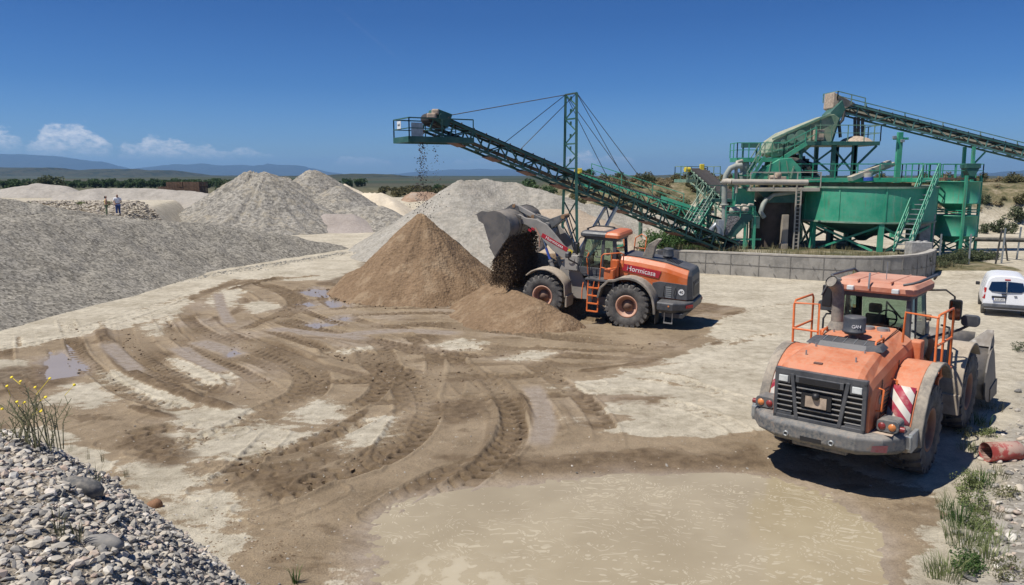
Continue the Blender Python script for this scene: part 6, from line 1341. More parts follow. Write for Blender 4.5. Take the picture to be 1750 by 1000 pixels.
# ---------------------------------------------------------------- people
def skin_obj(name, verts, edges, radii, mat, parent, root=0, sub=2):
    me = bpy.data.meshes.new(name); me.from_pydata(verts, edges, []); o = bpy.data.objects.new(name, me); COL.objects.link(o); o.parent = parent
    o.modifiers.new('skin','SKIN'); 
    me.skin_vertices.new() if not me.skin_vertices else None
    for i, r in enumerate(radii):
        d = me.skin_vertices[0].data[i]; d.radius = (r,r) if not isinstance(r, tuple) else r; d.use_root = (i == root)
    s = o.modifiers.new('sub','SUBSURF'); s.levels = sub; s.render_levels = sub; me.materials.append(mat); return o
def make_person(label, loc, rz, h, shirt, trousers, hair, skin, sleeve, arms, longhair, wide):
    A = thing('person', label, 'person', loc, rz); A.scale = (h/1.75,)*3
    V = [(0,0,.95),(0,-.01,1.15),(0,0,1.34),(0,.0,1.47),(0,.02,1.56),(0,.03,1.66),(0,.01,1.72)]; Rr = [(.15*wide,.11),(.135*wide,.1),(.16*wide,.1),.055,.07,.085,.06]; E = [(i,i+1) for i in range(6)]
    V += [(0,.115,1.60)]; Rr += [.018]; E += [(4,7)]
    for s, (el, wr) in zip((1,-1), arms):
        k = len(V); V += [(s*.17*wide,0,1.40), el, wr]; Rr += [.06*wide,.045,.032]; E += [(2,k),(k,k+1),(k+1,k+2)]
        d = (Vector(wr)-Vector(el)).normalized(); hd = Vector(wr)+d*.08; V += [tuple(hd)]; Rr += [.035]; E += [(k+2,k+3)]
        pr = Vector((s,0,0)); pr = (pr - d*pr.dot(d)).normalized(); up_ = d.cross(pr)
        for j in range(4):
            f1 = hd + d*(.045+.008*(j in (1,2))) + up_*(.028-.019*j); f2 = f1 + d*.035 - pr*.012; q = len(V); V += [tuple(f1),tuple(f2)]; Rr += [.009,.008]; E += [(k+3,q),(q,q+1)]
        q = len(V); t1 = Vector(wr)+d*.04+up_*.045; V += [tuple(t1),tuple(t1+d*.04+up_*.012)]; Rr += [.011,.009]; E += [(k+2,q),(q,q+1)]
    for s in (1,-1):
        k = len(V); V += [(s*.095,0,.90),(s*.10,.02,.5),(s*.11,-.01,.09),(s*.12,.13,.035)]; Rr += [.095*wide,.062,.042,.035]; E += [(0,k),(k,k+1),(k+1,k+2),(k+2,k+3)]
    skin_obj('body', V, E, Rr, skin, A)
    v = [(0,0,.93),(0,-.01,1.15),(0,0,1.36),(0,0,1.44)]; r = [(.175*wide,.135),(.16*wide,.125),(.175*wide,.12),(.09,.08)]; e = [(0,1),(1,2),(2,3)]
    if sleeve:
        for s, (el, wr) in zip((1,-1), arms): k = len(v); v += [(s*.18*wide,0,1.40), tuple(lerp((s*.18*wide,0,1.40),el,.72))]; r += [.085*wide,.075]; e += [(2,k),(k,k+1)]
    skin_obj('shirt', v, e, r, shirt, A)
    v = [(0,0,.95)]; r = [(.168*wide,.13)]; e = []
    for s in (1,-1): k = len(v); v += [(s*.095,0,.86),(s*.10,.02,.5),(s*.11,-.01,.07)]; r += [.112*wide,.085,.075]; e += [(0,k),(k,k+1),(k+1,k+2)]
    skin_obj('trousers', v, e, r, trousers, A)
    v = [(0,-.02,1.70),(0,-.04,1.62)] + ([(0,-.05,1.48)] if longhair else []); r = [.093,.08] + ([.07] if longhair else []); skin_obj('hair', v, [(i,i+1) for i in range(len(v)-1)], r, hair, A)
    for s in (1,-1):
        b = MB(); b.box((s*.115,.06,.04),(.09,.27,.08)); b.build('shoe', M_['black'], A, .03)
    return A
skn = plain('skin', (.42,.24,.16), .6, var=.08); skn2 = plain('tanned_skin', (.32,.17,.11), .6, var=.08); hairm = plain('dark_hair', (.012,.01,.009), .6)
pw_ = at(177,366,63.5); pm_ = at(194,367,63.5)
gz = lambda x, y: terrain(np.array([x]), np.array([y])).item()
make_person('woman in a yellow sleeveless top and olive trousers standing by the man', (pw_.x,64,gz(pw_.x,64)), R(-60), 1.66, plain('yellow_top',(.6,.45,.12),.8), plain('olive_trousers',(.13,.17,.10),.9), hairm, skn, False, [((.2,.04,1.12),(.14,.24,1.08)),((-.2,-.02,1.12),(-.2,.06,.88))], True, .88)
make_person('man in a white shirt and blue jeans standing on the gravel bank', (pm_.x+.05,64.2,gz(pm_.x,64.2)), R(-150), 1.80, plain('white_shirt',(.78,.78,.8),.8,var=.05), plain('blue_jeans',(.03,.065,.2),.9), hairm, skn2, True, [((.27,.02,1.12),(.2,.2,.98)),((-.27,.04,1.14),(-.25,.26,1.16))], False, 1.15)
# ---------------------------------------------------------------- stones
import bmesh
def ico(sub):
    bm = bmesh.new(); bmesh.ops.create_icosphere(bm, subdivisions=sub, radius=1); V = np.array([v.co[:] for v in bm.verts]); F = np.array([[v.index for v in f.verts] for f in bm.faces]); bm.free(); return V, F
def stone_shapes(sub, n, seed, ang=.0):
    V, F = ico(sub); out = []
    for i in range(n):
        r = np.random.default_rng(seed+i); k = r.normal(size=(5,3)); p = V.copy(); s = np.ones(len(V))
        for q in k: s += .10*np.sin(V@(q*1.6)+r.uniform(0,6))
        for _ in range(2+int(ang*6)):                       # worn flat faces
            nrm = r.normal(size=3); nrm /= np.linalg.norm(nrm); d = r.uniform(.5,.88); h = (p*s[:,None])@nrm; cut = np.maximum(h-d,0)*.8; p = p - (cut/np.maximum(s,.1))[:,None]*nrm
        p = p*s[:,None]*np.array([r.uniform(1.0,1.5),r.uniform(.75,1.0),r.uniform(.36,.7)]); out.append(p)
    return out, F
t = NT('river_cobble'); tint = t.attr('tint'); oi = t.n('ShaderNodeObjectInfo').outputs['Random']
def cob_col(t, f):
    n = t.noise(t.pos(), 18, 5, .65); c = t.ramp(f, [(.0,(.10,.10,.098)),(.16,(.25,.24,.22)),(.38,(.40,.37,.32)),(.55,(.48,.43,.355)),(.7,(.56,.50,.40)),(.82,(.44,.33,.265)),(.9,(.70,.66,.58)),(1,(.20,.185,.165))])
    t.p('Base Color', t.mix(t.math('MULTIPLY', t.sm(n,.4,.75), .55), c, (.44,.39,.32))); t.p('Roughness', .85); t.p('Specular IOR Level', .3); t.bump(n, .25, .01); return t.m
cobm = cob_col(t, tint); t = NT('loose_cobble'); cobi = cob_col(t, t.n('ShaderNodeObjectInfo').outputs['Random'])
SH1, F1 = stone_shapes(1, 14, 50, 1.0); SH2, F2 = stone_shapes(2, 16, 90, 1.5)
def mass_stones(name, pts, sizes, mat, seed, sh=None, f=None, kind='stuff'):
    r = np.random.default_rng(seed); sh = sh or SH1; f = F1 if f is None else f; V = []; F = []; T = []; n = len(sh[0]); 
    for i, (p, s) in enumerate(zip(pts, sizes)):
        q = sh[r.integers(len(sh))]*s; a, tl, tx = r.uniform(0,6.28), r.normal(0,.28), r.normal(0,.28); ca, sa = math.cos(a), math.sin(a)
        M = np.array([[ca,-sa,0],[sa,ca,0],[0,0,1]]) @ np.array([[1,0,0],[0,math.cos(tl),-math.sin(tl)],[0,math.sin(tl),math.cos(tl)]]) @ np.array([[math.cos(tx),0,math.sin(tx)],[0,1,0],[-math.sin(tx),0,math.cos(tx)]])
        V.append(q@M.T + p); F.append(f + i*n); T.append(np.full(n, r.random()))
    o = npmesh(name, np.concatenate(V), np.concatenate(F), mat, False, dict(tint=np.concatenate(T))); o['kind'] = kind; return o
EDGE = [(-16,13.2),(-12,12.0),(-9,10.6),(-6.35,9.0),(-5.25,8.35),(-4.65,7.75),(-3.95,7.05),(-3.5,6.3),(-3.15,5.5),(-2.72,4.9),(-2.15,4.1),(-1.3,3.0),(.4,1.8),(3,.5)]
mpoly = EDGE + [(5,-4),(-16,-4)]
def mound(x, y):
    sd = poly_sd(x, y, mpoly); z = np.where(sd > 0, 3.34 + .26*np.minimum(sd,6), 3.34 + 1.25*np.maximum(sd,-4.2)); z = z - .16*np.exp(-(sd/.35)**2)
    return z + .16*fbm(x*1.1, y*1.1, 4, 301) + .05*fbm(x*5, y*5, 3, 305)
X, Y = np.meshgrid(np.linspace(-14,4,360), np.linspace(.2,14,280)); Z = mound(X, Y); idx = np.arange(X.size).reshape(X.shape); F = np.stack([idx[:-1,:-1],idx[:-1,1:],idx[1:,1:],idx[1:,:-1]],-1).reshape(-1,4); ok = (Z > -.3).ravel(); F = F[ok[F].any(1)]
o = npmesh('cobble_heap', np.stack([X.ravel(),Y.ravel(),Z.ravel()],1), F, gravel_mat('heap_dirt', (.2,.17,.13), (.42,.365,.29), 26, .9, dist=.03), True); tag(o, 'bank of rounded river cobbles in the near left corner', 'cobble heap')
def stone_list(n, x0, x1, y0, y1, zf, keep, smin, smax, seed, pw=2.2):
    r = np.random.default_rng(seed); x = r.uniform(x0,x1,n); y = r.uniform(y0,y1,n); k = keep(x,y,r); x, y = x[k], y[k]; s = smin + (smax-smin)*r.random(len(x))**pw; return np.stack([x,y,zf(x,y)+s*.28],1), s
def inview(x, y, m=.12): return (np.abs(x) < (.675+m)*(y+.9)+.3)
Pm, Sm = stone_list(60000, -8, 1.2, 3.2, 11.6, mound, lambda x,y,r: (poly_sd(x,y,mpoly) > -2.6*r.random(len(x))**.7) & (x < 1.2) & inview(x,y,.08), .009, .060, 401, 3.2)
print('STONES', len(Sm)); big = np.argsort(-(Sm/np.hypot(Pm[:,0],Pm[:,1])*inview(Pm[:,0],Pm[:,1],0)))[:210]; rest = np.setdiff1d(np.arange(len(Sm)), big)
tag(mass_stones('cobbles', Pm[rest], Sm[rest], cobm, 402), 'small rounded grey and beige cobbles covering the near left bank', 'cobbles')
def single_stones(P, S, label, group, seed):
    r = np.random.default_rng(seed); ms = []
    for k, q in enumerate(SH2):
        me = bpy.data.meshes.get('cobblestone_%d' % k)
        if me is None:
            me = bpy.data.meshes.new('cobblestone_%d' % k); me.from_pydata([tuple(p) for p in q], [], [tuple(f) for f in F2]); me.polygons.foreach_set('use_smooth', [True]*len(F2)); me.materials.append(cobi)
        ms.append(me)
    for p, s in zip(P, S):
        o = bpy.data.objects.new('cobblestone', ms[r.integers(len(ms))]); COL.objects.link(o); o.location = p; o.scale = (s,s,s); o.rotation_euler = (r.normal(0,.25),r.normal(0,.25),r.uniform(0,6.28)); tag(o, label, 'cobblestone', group)
single_stones(Pm[big], Sm[big]*1.05, 'large rounded cobble among the stones of the near left bank', 'cobbles on the near left bank', 403)
bz = lambda x, y: terrain(x,y)
Pb, Sb = stone_list(26000, 6, 24, 8.5, 30, bz, lambda x,y,r: (bank_d(x,y) + .5*fbm(x*.9,y*.9,3,77) > .35*r.random(len(x))) & inview(x,y,.1) & (bank_d(x,y) < 7) & (r.random(len(x)) < .35+.65*sst(.2,2.0,bank_d(x,y))), .018, .115, 405, 2.6)
big = np.argsort(-(Sb/np.hypot(Pb[:,0],Pb[:,1])*inview(Pb[:,0],Pb[:,1],0)))[:85]; rest = np.setdiff1d(np.arange(len(Sb)), big)
tag(mass_stones('cobbles', Pb[rest], Sb[rest], cobm, 406), 'pale cobbles scattered over the bank along the right edge', 'cobbles'); single_stones(Pb[big], Sb[big], 'large pale cobble lying on the bank along the right edge', 'cobbles on the right bank', 407)
def hit(px, py, zf):
    r = ray(px,py); t = 2.0
    while t < 200:
        x, y, z = r[0]*t, r[1]*t, CAMH + r[2]*t
        if z <= zf(np.array([x]),np.array([y])).item(): return Vector((x,y,z))
        t += .02
    return Vector((x,y,0))
surf = lambda x, y: np.maximum(mound(x,y), terrain(x,y))
def lone(name, px, py, sx, sy, sz, mat, label, shp, rz=0, zf=surf):
    p = hit(px, py, zf); me = bpy.data.meshes.new(name); me.from_pydata([tuple(q) for q in SH2[shp]], [], [tuple(f) for f in F2]); me.polygons.foreach_set('use_smooth',[True]*len(F2)); me.materials.append(mat)
    o = bpy.data.objects.new(name, me); COL.objects.link(o); o.location = p + Vector((0,0,sz*.12)); o.scale = (sx,sy,sz); o.rotation_euler = (.1,.1,rz); tag(o, label, 'stone'); return o
lone('cobblestone', 197, 822, .10, .1, .15, plain('brown_grey_stone',(.22,.19,.165),.85,var=.4,sc=14,bump=.4), 'dark rounded boulder on the crest of the near left bank', 0, .4)
lone('cobblestone', 143, 843, .2, .15, .26, cobi, 'largest buff flat stone half buried in the near left bank', 3, .1)
lone('cobblestone', 170, 932, .19, .11, .17, cobi, 'long grey slab stone low in the near left bank', 5, .15)
lone('cobblestone', 266, 866, .16, .15, .3, plain('rust_stone',(.24,.13,.07),.85), 'single rust brown stone lying on the pale ground below the bank', 2, .2, terrain)
r_ = np.random.default_rng(9); pts = []; sz = []
for _ in range(420):
    px, py = r_.uniform(-20,900), r_.uniform(620,1000)
    if _ % 3 == 0: px, py = r_.uniform(900,1560), r_.uniform(745,830)
    if _ % 7 == 0: px, py = r_.uniform(280,460), r_.uniform(845,940)
    q = G(px,py)
    if poly_sd(np.array([q.x]),np.array([q.y]),pud_poly)[0] > -.3: continue
    pts.append((q.x,q.y,terrain(q.x,q.y).item()+.0)); sz.append(.012+.035*r_.random()**3)
o = mass_stones('loose_gravel', np.array(pts), sz, cobm, 410); tag(o, 'small loose stones strewn over the muddy yard', 'loose stones')
r_ = np.random.default_rng(19); pts = []; sz = []
for t_ in tracks[:24]:
    c = catmull([G(*p)[:2] for p in t_[0]], .5)
    for p in c:
        for _ in range(5):
            x, y = p.x + r_.normal(0,.38), p.y + r_.normal(0,.38)
            if poly_sd(np.array([x]),np.array([y]),pud_poly)[0] > -.4: continue
            pts.append((x,y,terrain(x,y).item()-.02)); sz.append(.018+.05*r_.random()**2.5)
for _ in range(700):
    a = r_.uniform(0,6.28); d = 4.4+abs(r_.normal(0,.6)); pts.append((-4.85+d*math.cos(a),41.6+d*math.sin(a),0)); sz.append(.03+.09*r_.random()**3)
for _ in range(1100):
    q = G(r_.uniform(345,520), r_.uniform(872,960)); pts.append((q.x,q.y,terrain(q.x,q.y).item()-.01)); sz.append(.01+.03*r_.random()**2.5)
o = mass_stones('soil_clods', np.array(pts), sz, plain('soil_clod', (.185,.13,.078), .95, var=.3), 414, *stone_shapes(1, 8, 770, 1.2)); tag(o, 'crumbled brown clods strewn along the tyre tracks and the foot of the sand cone', 'soil clods')
pts = []; sz = []; ln = [Vector(G(*p)) for p in ((-60,560),(0,546),(160,510),(330,476),(450,455),(530,442),(595,431))]
for i in range(len(ln)-1):
    for _ in range(330): p = lerp(ln[i],ln[i+1],r_.random()); n_ = abs(r_.normal(0,.7)); pts.append((p.x+n_-.5,p.y+r_.normal(0,.3),terrain(p.x,p.y).item())); sz.append(.025+.09*r_.random()**3)
o = mass_stones('loose_gravel', np.array(pts), sz, plain('spilled_gravel', (.25,.235,.2), .95, var=.35, sc=4), 415, *stone_shapes(1, 8, 780, 1.2)); tag(o, 'coarse stones rolled to the foot of the long grey gravel heap', 'loose stones')
r_ = np.random.default_rng(12); pts = []; sz = []
for _ in range(5200):
    x = r_.uniform(-52,-24); y = r_.uniform(63.5,76); zt_ = terrain(x,y).item(); h = .75*sst(66,72,y)*sst(-52,-46,x)*sst(0,5,-x-25); pts.append((x,y,zt_+h+r_.normal(0,.05))); sz.append(.07+.19*r_.random()**2.5)
SHA, FA = stone_shapes(1, 8, 700, 1.0); o = mass_stones('rock_bank', np.array(pts), sz, plain('pale_rubble',(.40,.35,.275),.95,var=.3,sc=1.5), 411, SHA, FA); tag(o, 'bank of pale broken rocks behind the two people', 'rocks')
# ---------------------------------------------------------------- red pipe
p = hit(1712, 786, terrain); t = NT('peeling_red_paint'); n = t.noise(t.co(), 4, 6, .7); up = t.upz(); t.p('Base Color', t.mix(t.math('MULTIPLY', t.sm(t.math('ADD',n,t.math('MULTIPLY',up,.12)),.48,.6),.85), t.mix(t.noise(t.co(),2,4),(.24,.03,.028),(.38,.07,.06)), (.42,.31,.25))); t.p('Roughness', .6); t.bump(n,.3,.01)
b = MB(); b.lathe([(.205,-.40),(.215,-.42),(.215,.36),(.205,.38),(.19,.36),(.19,-.40),(.205,-.40)], axis=(1,.12,.0), n=36); o = b.build('pipe_piece', t.m, None, loc=p+Vector((0,0,.2))); tag(o, 'short open piece of peeling red pipe lying on the right cobble bank', 'pipe')
b = MB(); b.lathe([(.19,-.39),(.19,.35)], axis=(1,.12,0), n=30); b.build('pipe_inside', M_['deckrust'], o)
# ---------------------------------------------------------------- plants
def leafmat(name, c0, c1, tr=.25):
    t = NT(name); r = t.n('ShaderNodeAttribute', attribute_name='tint').outputs['Fac']; ob = t.n('ShaderNodeObjectInfo').outputs['Random']
    f = t.math('ADD', t.math('MULTIPLY', r, .75), t.math('MULTIPLY', ob, .3)); t.p('Base Color', t.mix(f, c0, c1)); t.p('Roughness', .7); t.p('Specular IOR Level', .25)
    tl = t.n('ShaderNodeBsdfTranslucent', {0: t.mix(f, c0, c1)}); mx = t.n('ShaderNodeMixShader', {0: tr, 1: t.b.outputs[0], 2: tl.outputs[0]}); t.t.links.new(mx.outputs[0], t.out.inputs['Surface']); return t.m
LM = dict(dark=leafmat('dark_foliage',(.045,.085,.035),(.11,.165,.065)), scrub=leafmat('scrub_foliage',(.06,.07,.025),(.2,.17,.08)), lush=leafmat('lush_foliage',(.03,.07,.018),(.10,.17,.05)), olive=leafmat('olive_foliage',(.05,.065,.03),(.14,.16,.085)), straw=leafmat('straw',(.2,.16,.08),(.42,.34,.2)), weed=leafmat('weed_green',(.09,.13,.04),(.27,.3,.13)), stalk=leafmat('weed_stalk',(.09,.10,.045),(.24,.23,.12)))
def foliage_arrays(nleaf, nclump, rad, leaf, seed, squash=.8, base=.0):
    r = np.random.default_rng(seed); cc = r.normal(size=(nclump,3)); cc /= np.linalg.norm(cc,axis=1)[:,None]; cc *= (r.random(nclump)**.45*.78)[:,None]; cr = r.uniform(.22,.5,nclump); tn = r.random(nclump)
    k = r.integers(nclump, size=nleaf); d = r.normal(size=(nleaf,3)); d /= np.linalg.norm(d,axis=1)[:,None]; P = cc[k] + d*(cr[k]*r.random(nleaf)**.4)[:,None]; P *= rad*np.array([1,1,squash]); P[:,2] += base
    a = r.normal(size=(nleaf,3)); a /= np.linalg.norm(a,axis=1)[:,None]; b = np.cross(a, r.normal(size=(nleaf,3))); b /= np.linalg.norm(b,axis=1)[:,None]; s = (leaf*r.uniform(.6,1.4,nleaf))[:,None]
    V = np.stack([P-a*s, P+b*s*.55, P+a*s, P-b*s*.55],1).reshape(-1,3); F = np.arange(nleaf*4).reshape(-1,4); T = np.repeat(np.clip(tn[k]*.6 + r.random(nleaf)*.4,0,1), 4); return V, F, T
def make_bush(name, label, cat, group, mat, nleaf, nclump, rad, leaf, seed, squash=.75, trunk=None, crown_z=None):
    V, F, T = foliage_arrays(nleaf, nclump, rad, leaf, seed, squash, crown_z if crown_z is not None else rad*squash*.75)
    if trunk:
        A = thing(name, label, cat, group=group); o = npmesh('crown', V, F, mat, False, dict(tint=T)); o.parent = A; b = MB(); h = crown_z; b.tube([(0,0,-.1),(.05,0,h*.6),(0,.03,h*1.1)],[trunk,trunk*.8,trunk*.4],7)
        for k in range(4): a = k*1.6+seed; b.tube([(0,0,h*.6),(math.cos(a)*rad*.35,math.sin(a)*rad*.35,h*1.05)],[trunk*.5,trunk*.2],5)
        b.build('trunk', M_.setdefault('bark', plain('bark',(.12,.09,.065),.9)), A); return A
    o = npmesh(name, V, F, mat, False, dict(tint=T)); return tag(o, label, cat, group)
def blades(n, rad, h, w, seed, lean=.35):
    r = np.random.default_rng(seed); V = []; F = []; T = []
    for i in range(n):
        a = r.uniform(0,6.28); d = rad*r.random()**.7; p = np.array([d*math.cos(a),d*math.sin(a),0]); hh = h*r.uniform(.4,1.1); l = np.array([math.cos(a),math.sin(a),0])*lean*hh*r.uniform(.1,1.2) + np.array([r.normal(0,.08)*hh,r.normal(0,.08)*hh,0]); s = np.array([-math.sin(a+r.normal()),math.cos(a),0])*w*.5; k = len(V); m = p + l*.35 + np.array([0,0,hh*.6]); e = p + l + np.array([0,0,hh*r.uniform(.85,1)])
        V += [p-s,p+s,m+s*.8,m-s*.8,e]; F += [(k,k+1,k+2,k+3),(k+3,k+2,k+4,k+4)]; T += [r.random()]*5
    return V, F, T
def blade_obj(name, data, mat):
    V, F, T = data; me = bpy.data.meshes.new(name); me.from_pydata([tuple(v) for v in V], [], [f if f[2] != f[3] else f[:3] for f in F]); a = me.attributes.new('tint','FLOAT','POINT'); a.data.foreach_set('value', np.array(T,np.float32)); me.materials.append(mat); o = bpy.data.objects.new(name, me); COL.objects.link(o); return o
# weed with yellow flowers on the crest of the near left bank
rt = hit(52, 764, surf); A = thing('flowering_weed', 'straggly wild plant with small yellow flowers on the crest of the near left bank', 'wild plant', rt - Vector((0,0,.03))); r_ = np.random.default_rng(21); b = MB(); LV = []; LF = []; LT = []; tips = []
for i in range(34):
    a = r_.uniform(0,6.28); sp = r_.uniform(.1,1.0); h = r_.uniform(.22,.68); p0 = Vector((r_.normal(0,.2),r_.normal(0,.06),0)); e = p0 + Vector((math.cos(a)*sp*h*.9, math.sin(a)*sp*h*.4, h)); m = lerp(p0,e,.5) + Vector((math.cos(a)*-.04,0,.05)); b.tube([p0,m,e],[.006,.005,.004],4,cap=False); tips.append(e)
    for j in range(3):
        q = lerp(m,e,r_.uniform(0,.8)); w = q + Vector((r_.normal(0,.10),r_.normal(0,.06),r_.uniform(.04,.16))); b.tube([q,w],[.004,.003],3,cap=False); tips.append(w)
    for j in range(6):
        t_ = r_.uniform(.05,1); q = lerp(lerp(p0,m,min(1,t_*2)),e,max(0,t_*2-1)) if t_ > .5 else lerp(p0,m,t_*2); d = Vector((r_.normal(),r_.normal(),r_.uniform(-.2,1))).normalized(); s = d.orthogonal().normalized(); l = r_.uniform(.012,.036); k = len(LV); LV += [tuple(q),tuple(q+d*l*.5+s*l*.2),tuple(q+d*l),tuple(q+d*l*.5-s*l*.2)]; LF.append((k,k+1,k+2,k+3)); LT += [r_.random()]*4
stm = b.build('stems', M_.setdefault('stemgreen', plain('stem_green',(.25,.24,.13),.8)), A, fix=False); o = npmesh('leaves', np.array(LV), np.array(LF), LM['olive'], False, dict(tint=np.array(LT))); o.parent = A
yf = plain('yellow_petal',(.85,.65,.02),.6,var=.1)
for px, py in ((12,660),(35,652),(42,688),(85,647),(62,700),(70,703),(56,708),(78,679),(127,658),(4,699),(29,687),(20,645),(60,662)):
    q = at(px,py,rt.y+r_.normal(0,.08)); b = MB(); n_ = Vector((r_.normal(0,.3),-.6,.8)); b.lathe([(0,.008),(.006,.007),(.017,.004),(.015,-.003),(0,-.004)], o=(q.x-A.location.x,q.y-A.location.y,q.z-A.location.z), axis=n_, n=10); b.tube([(q.x-A.location.x,q.y-A.location.y,q.z-A.location.z),tuple(min(tips,key=lambda t_:(t_-(q-A.location)).length))],[.003,.003],3,cap=False) ; b.build('flower', yf, A, fix=False)
rt = hit(505, 996, surf); o = blade_obj('reed_clump', blades(34,.05,.36,.014,31,.5), LM['lush']); o.location = rt - Vector((0,0,.02)); tag(o, 'dark green reed tuft at the bottom edge between bank and puddle', 'reeds')
for k, (px, py, h) in enumerate(((120,772,.3),(150,785,.36),(176,790,.4),(133,925,.25),(100,915,.3),(165,830,.3),(215,815,.25))):
    o = blade_obj('grass_tuft', blades(9 if k < 3 else 16,.05,h,.007,40+k,.25), LM['stalk']); o.location = hit(px,py,surf); tag(o, 'thin dry grass tuft growing between the cobbles of the near left bank', 'grass tuft', 'grass tufts on the near left bank')
WG = 'weeds along the foot of the right cobble bank'
for k, (px, py, n, rd, h, mm) in enumerate(((1615,985,170,.32,.42,'weed'),(1655,975,140,.35,.4,'lush'),(1650,930,150,.35,.45,'weed'),(1675,905,110,.3,.35,'weed'),(1640,895,140,.32,.5,'lush'),(1662,870,150,.35,.5,'weed'),(1690,880,80,.3,.3,'stalk'),(1655,838,130,.3,.45,'weed'),(1675,830,120,.3,.42,'lush'),(1612,870,26,.12,.5,'weed'),(1664,770,110,.35,.3,'weed'),(1690,745,90,.35,.3,'weed'),(1672,725,70,.3,.4,'lush'),(1650,745,50,.3,.3,'stalk'),(1695,700,60,.3,.35,'stalk'),(1740,600,90,.35,.4,'olive'),(1700,815,60,.3,.3,'stalk'),(1720,850,50,.3,.28,'stalk'),(1705,930,60,.35,.35,'weed'),(1725,985,60,.35,.35,'stalk'),(1685,960,110,.35,.4,'weed'))):
    if k % 2 and k != 9:
        Vf, Ff, Tf = foliage_arrays(n*7, 16, rd*1.15, .022, 900+k, .9*h/rd*.6, h*.42); o = npmesh('bush', Vf, Ff, LM[mm], False, dict(tint=Tf))  # leafy weed clump, carried under the bush name
    else: o = blade_obj('weed_clump', blades(int(n*1.3),rd,h,.010,60+k,.55), LM[mm])
    o.rotation_euler = (0,0,k*1.3); o.location = hit(px,py,terrain) - Vector((0,0,.02)); tag(o, 'green weed tuft rooted along the foot of the right cobble bank', 'weeds', WG)
# shrubs
def scatter(proto, spots, first=True):
    ks = kids(proto); KID[proto.name] = ks
    for i, (x, y, z, s) in enumerate(spots):
        o = proto if (i == 0 and first) else dup(proto)
        o.location = (x,y,z); o.rotation_euler = (0,0,random.uniform(0,6.28)); o.scale = (s*random.uniform(.85,1.2),s*random.uniform(.85,1.2),s)
        if o is not proto and 'label' in proto: pass
sp = lambda px, py, Y, s: (at(px,py,Y).x, Y, gz(at(px,py,Y).x, Y)-.1, s)
bl = make_bush('bush', 'leafy bright green bush under the lower end of the stacker conveyor', 'bush', 'bushes below the stacker conveyor', LM['lush'], 1500, 26, 1.0, .075, 501, .85)
scatter(bl, [sp(px,400,Y,s) for px,Y,s in ((1112,52.5,.9),(1132,53.2,1.15),(1150,54.5,1.25),(1168,55,1.2),(1185,55.5,1.0),(1098,53.5,.7),(1120,55.5,1.1),(1205,53.4,.6),(1145,52.2,.8),(1225,55,.6),(1090,55,.8),(1178,52.2,.5),(1205,58,1.1))])
bl = make_bush('bush', 'green shrub between the end of the wall and the twin tanks', 'bush', 'shrubs at the right end of the wall', LM['olive'], 1400, 24, 1.0, .07, 502, .8)
scatter(bl, [sp(px,440,Y,s) for px,Y,s in ((1614,51.5,.75),(1628,52.3,.85),(1643,53,.8),(1658,53.6,.9),(1672,54,.7),(1690,54.5,.75),(1608,49.8,.5),(1625,50.2,.45),(1648,51.5,.45),(1585,47.2,.35))])
bl = make_bush('bush', 'dry olive scrub bush on the bank behind the washing plant', 'bush', 'scrub on the bank behind the plant', LM['scrub'], 900, 18, 1.2, .13, 503, .7)
r_ = np.random.default_rng(77); ss = []
for _ in range(260):
    x = r_.uniform(7,66); y = r_.uniform(80,104) if _ % 3 else r_.uniform(76,84); 
    if gz(x,y) < 2.6: continue
    ss.append((x,y,gz(x,y)-.15,r_.uniform(.3,.95)))
scatter(bl, ss)
bl = make_bush('bush', 'dark green bush on the bank behind the washing plant', 'bush', 'green bushes on the bank behind the plant', LM['olive'], 1000, 20, 1.2, .11, 504, .8)
scatter(bl, [sp(px,310,Y,s) for px,Y,s in ((1150,80,1.0),(1168,81,1.2),(1130,84,.8),(1690,79,.7),(1712,80,.9),(1735,79,.8),(1745,82,1.0),(1105,88,.8),(1060,90,.8),(1010,95,.9),(1685,84,.7))])
bl = make_bush('bush', 'low green weed bush by the pale rock bank at the left', 'bush', 'weeds on the rock bank', LM['weed'], 300, 10, .45, .06, 505, .7)
scatter(bl, [(x,y,gz(x,y)+.55,s) for x,y,s in ((-37,70,1.0),(-40,71,.8),(-33,70,.8),(-30.5,70.5,.9),(-28.5,70,.9),(-44,70,.7))])
bl = make_bush('tussock', 'straw coloured dry tussock on the bank behind the washing plant', 'bush', 'dry tussocks on the bank behind the plant', LM['straw'], 260, 9, .8, .09, 509, .6)
r_ = np.random.default_rng(78); ss = []
for _ in range(190):
    x = r_.uniform(8,26) if _ % 2 else r_.uniform(44,68); y = r_.uniform(77,98)
    if gz(x,y) > 1.8: ss.append((x,y,gz(x,y)-.1,r_.uniform(.4,1.1)))
scatter(bl, ss)
# dry grass along the wall top and under the plant
r_ = np.random.default_rng(31); V = []; F = []; T = []
for i in range(340):
    x = r_.uniform(9.5,29.5); y = wall_y(x) + .5 + r_.uniform(0,7.5)*r_.random(); d = blades(9,.22,.75 if x < 22 else .5,.02,1000+i,.3); k = len(V); z = gz(x,y); V += [v+np.array([x,y,z]) for v in d[0]]; F += [tuple(j+k for j in f) for f in d[1]]; T += d[2]
o = blade_obj('dry_grass', (V,F,T), leafmat('dry_grass',(.10,.11,.04),(.4,.33,.19))); o['kind'] = 'stuff'; tag(o, 'tall dry grass behind the retaining wall', 'grass')
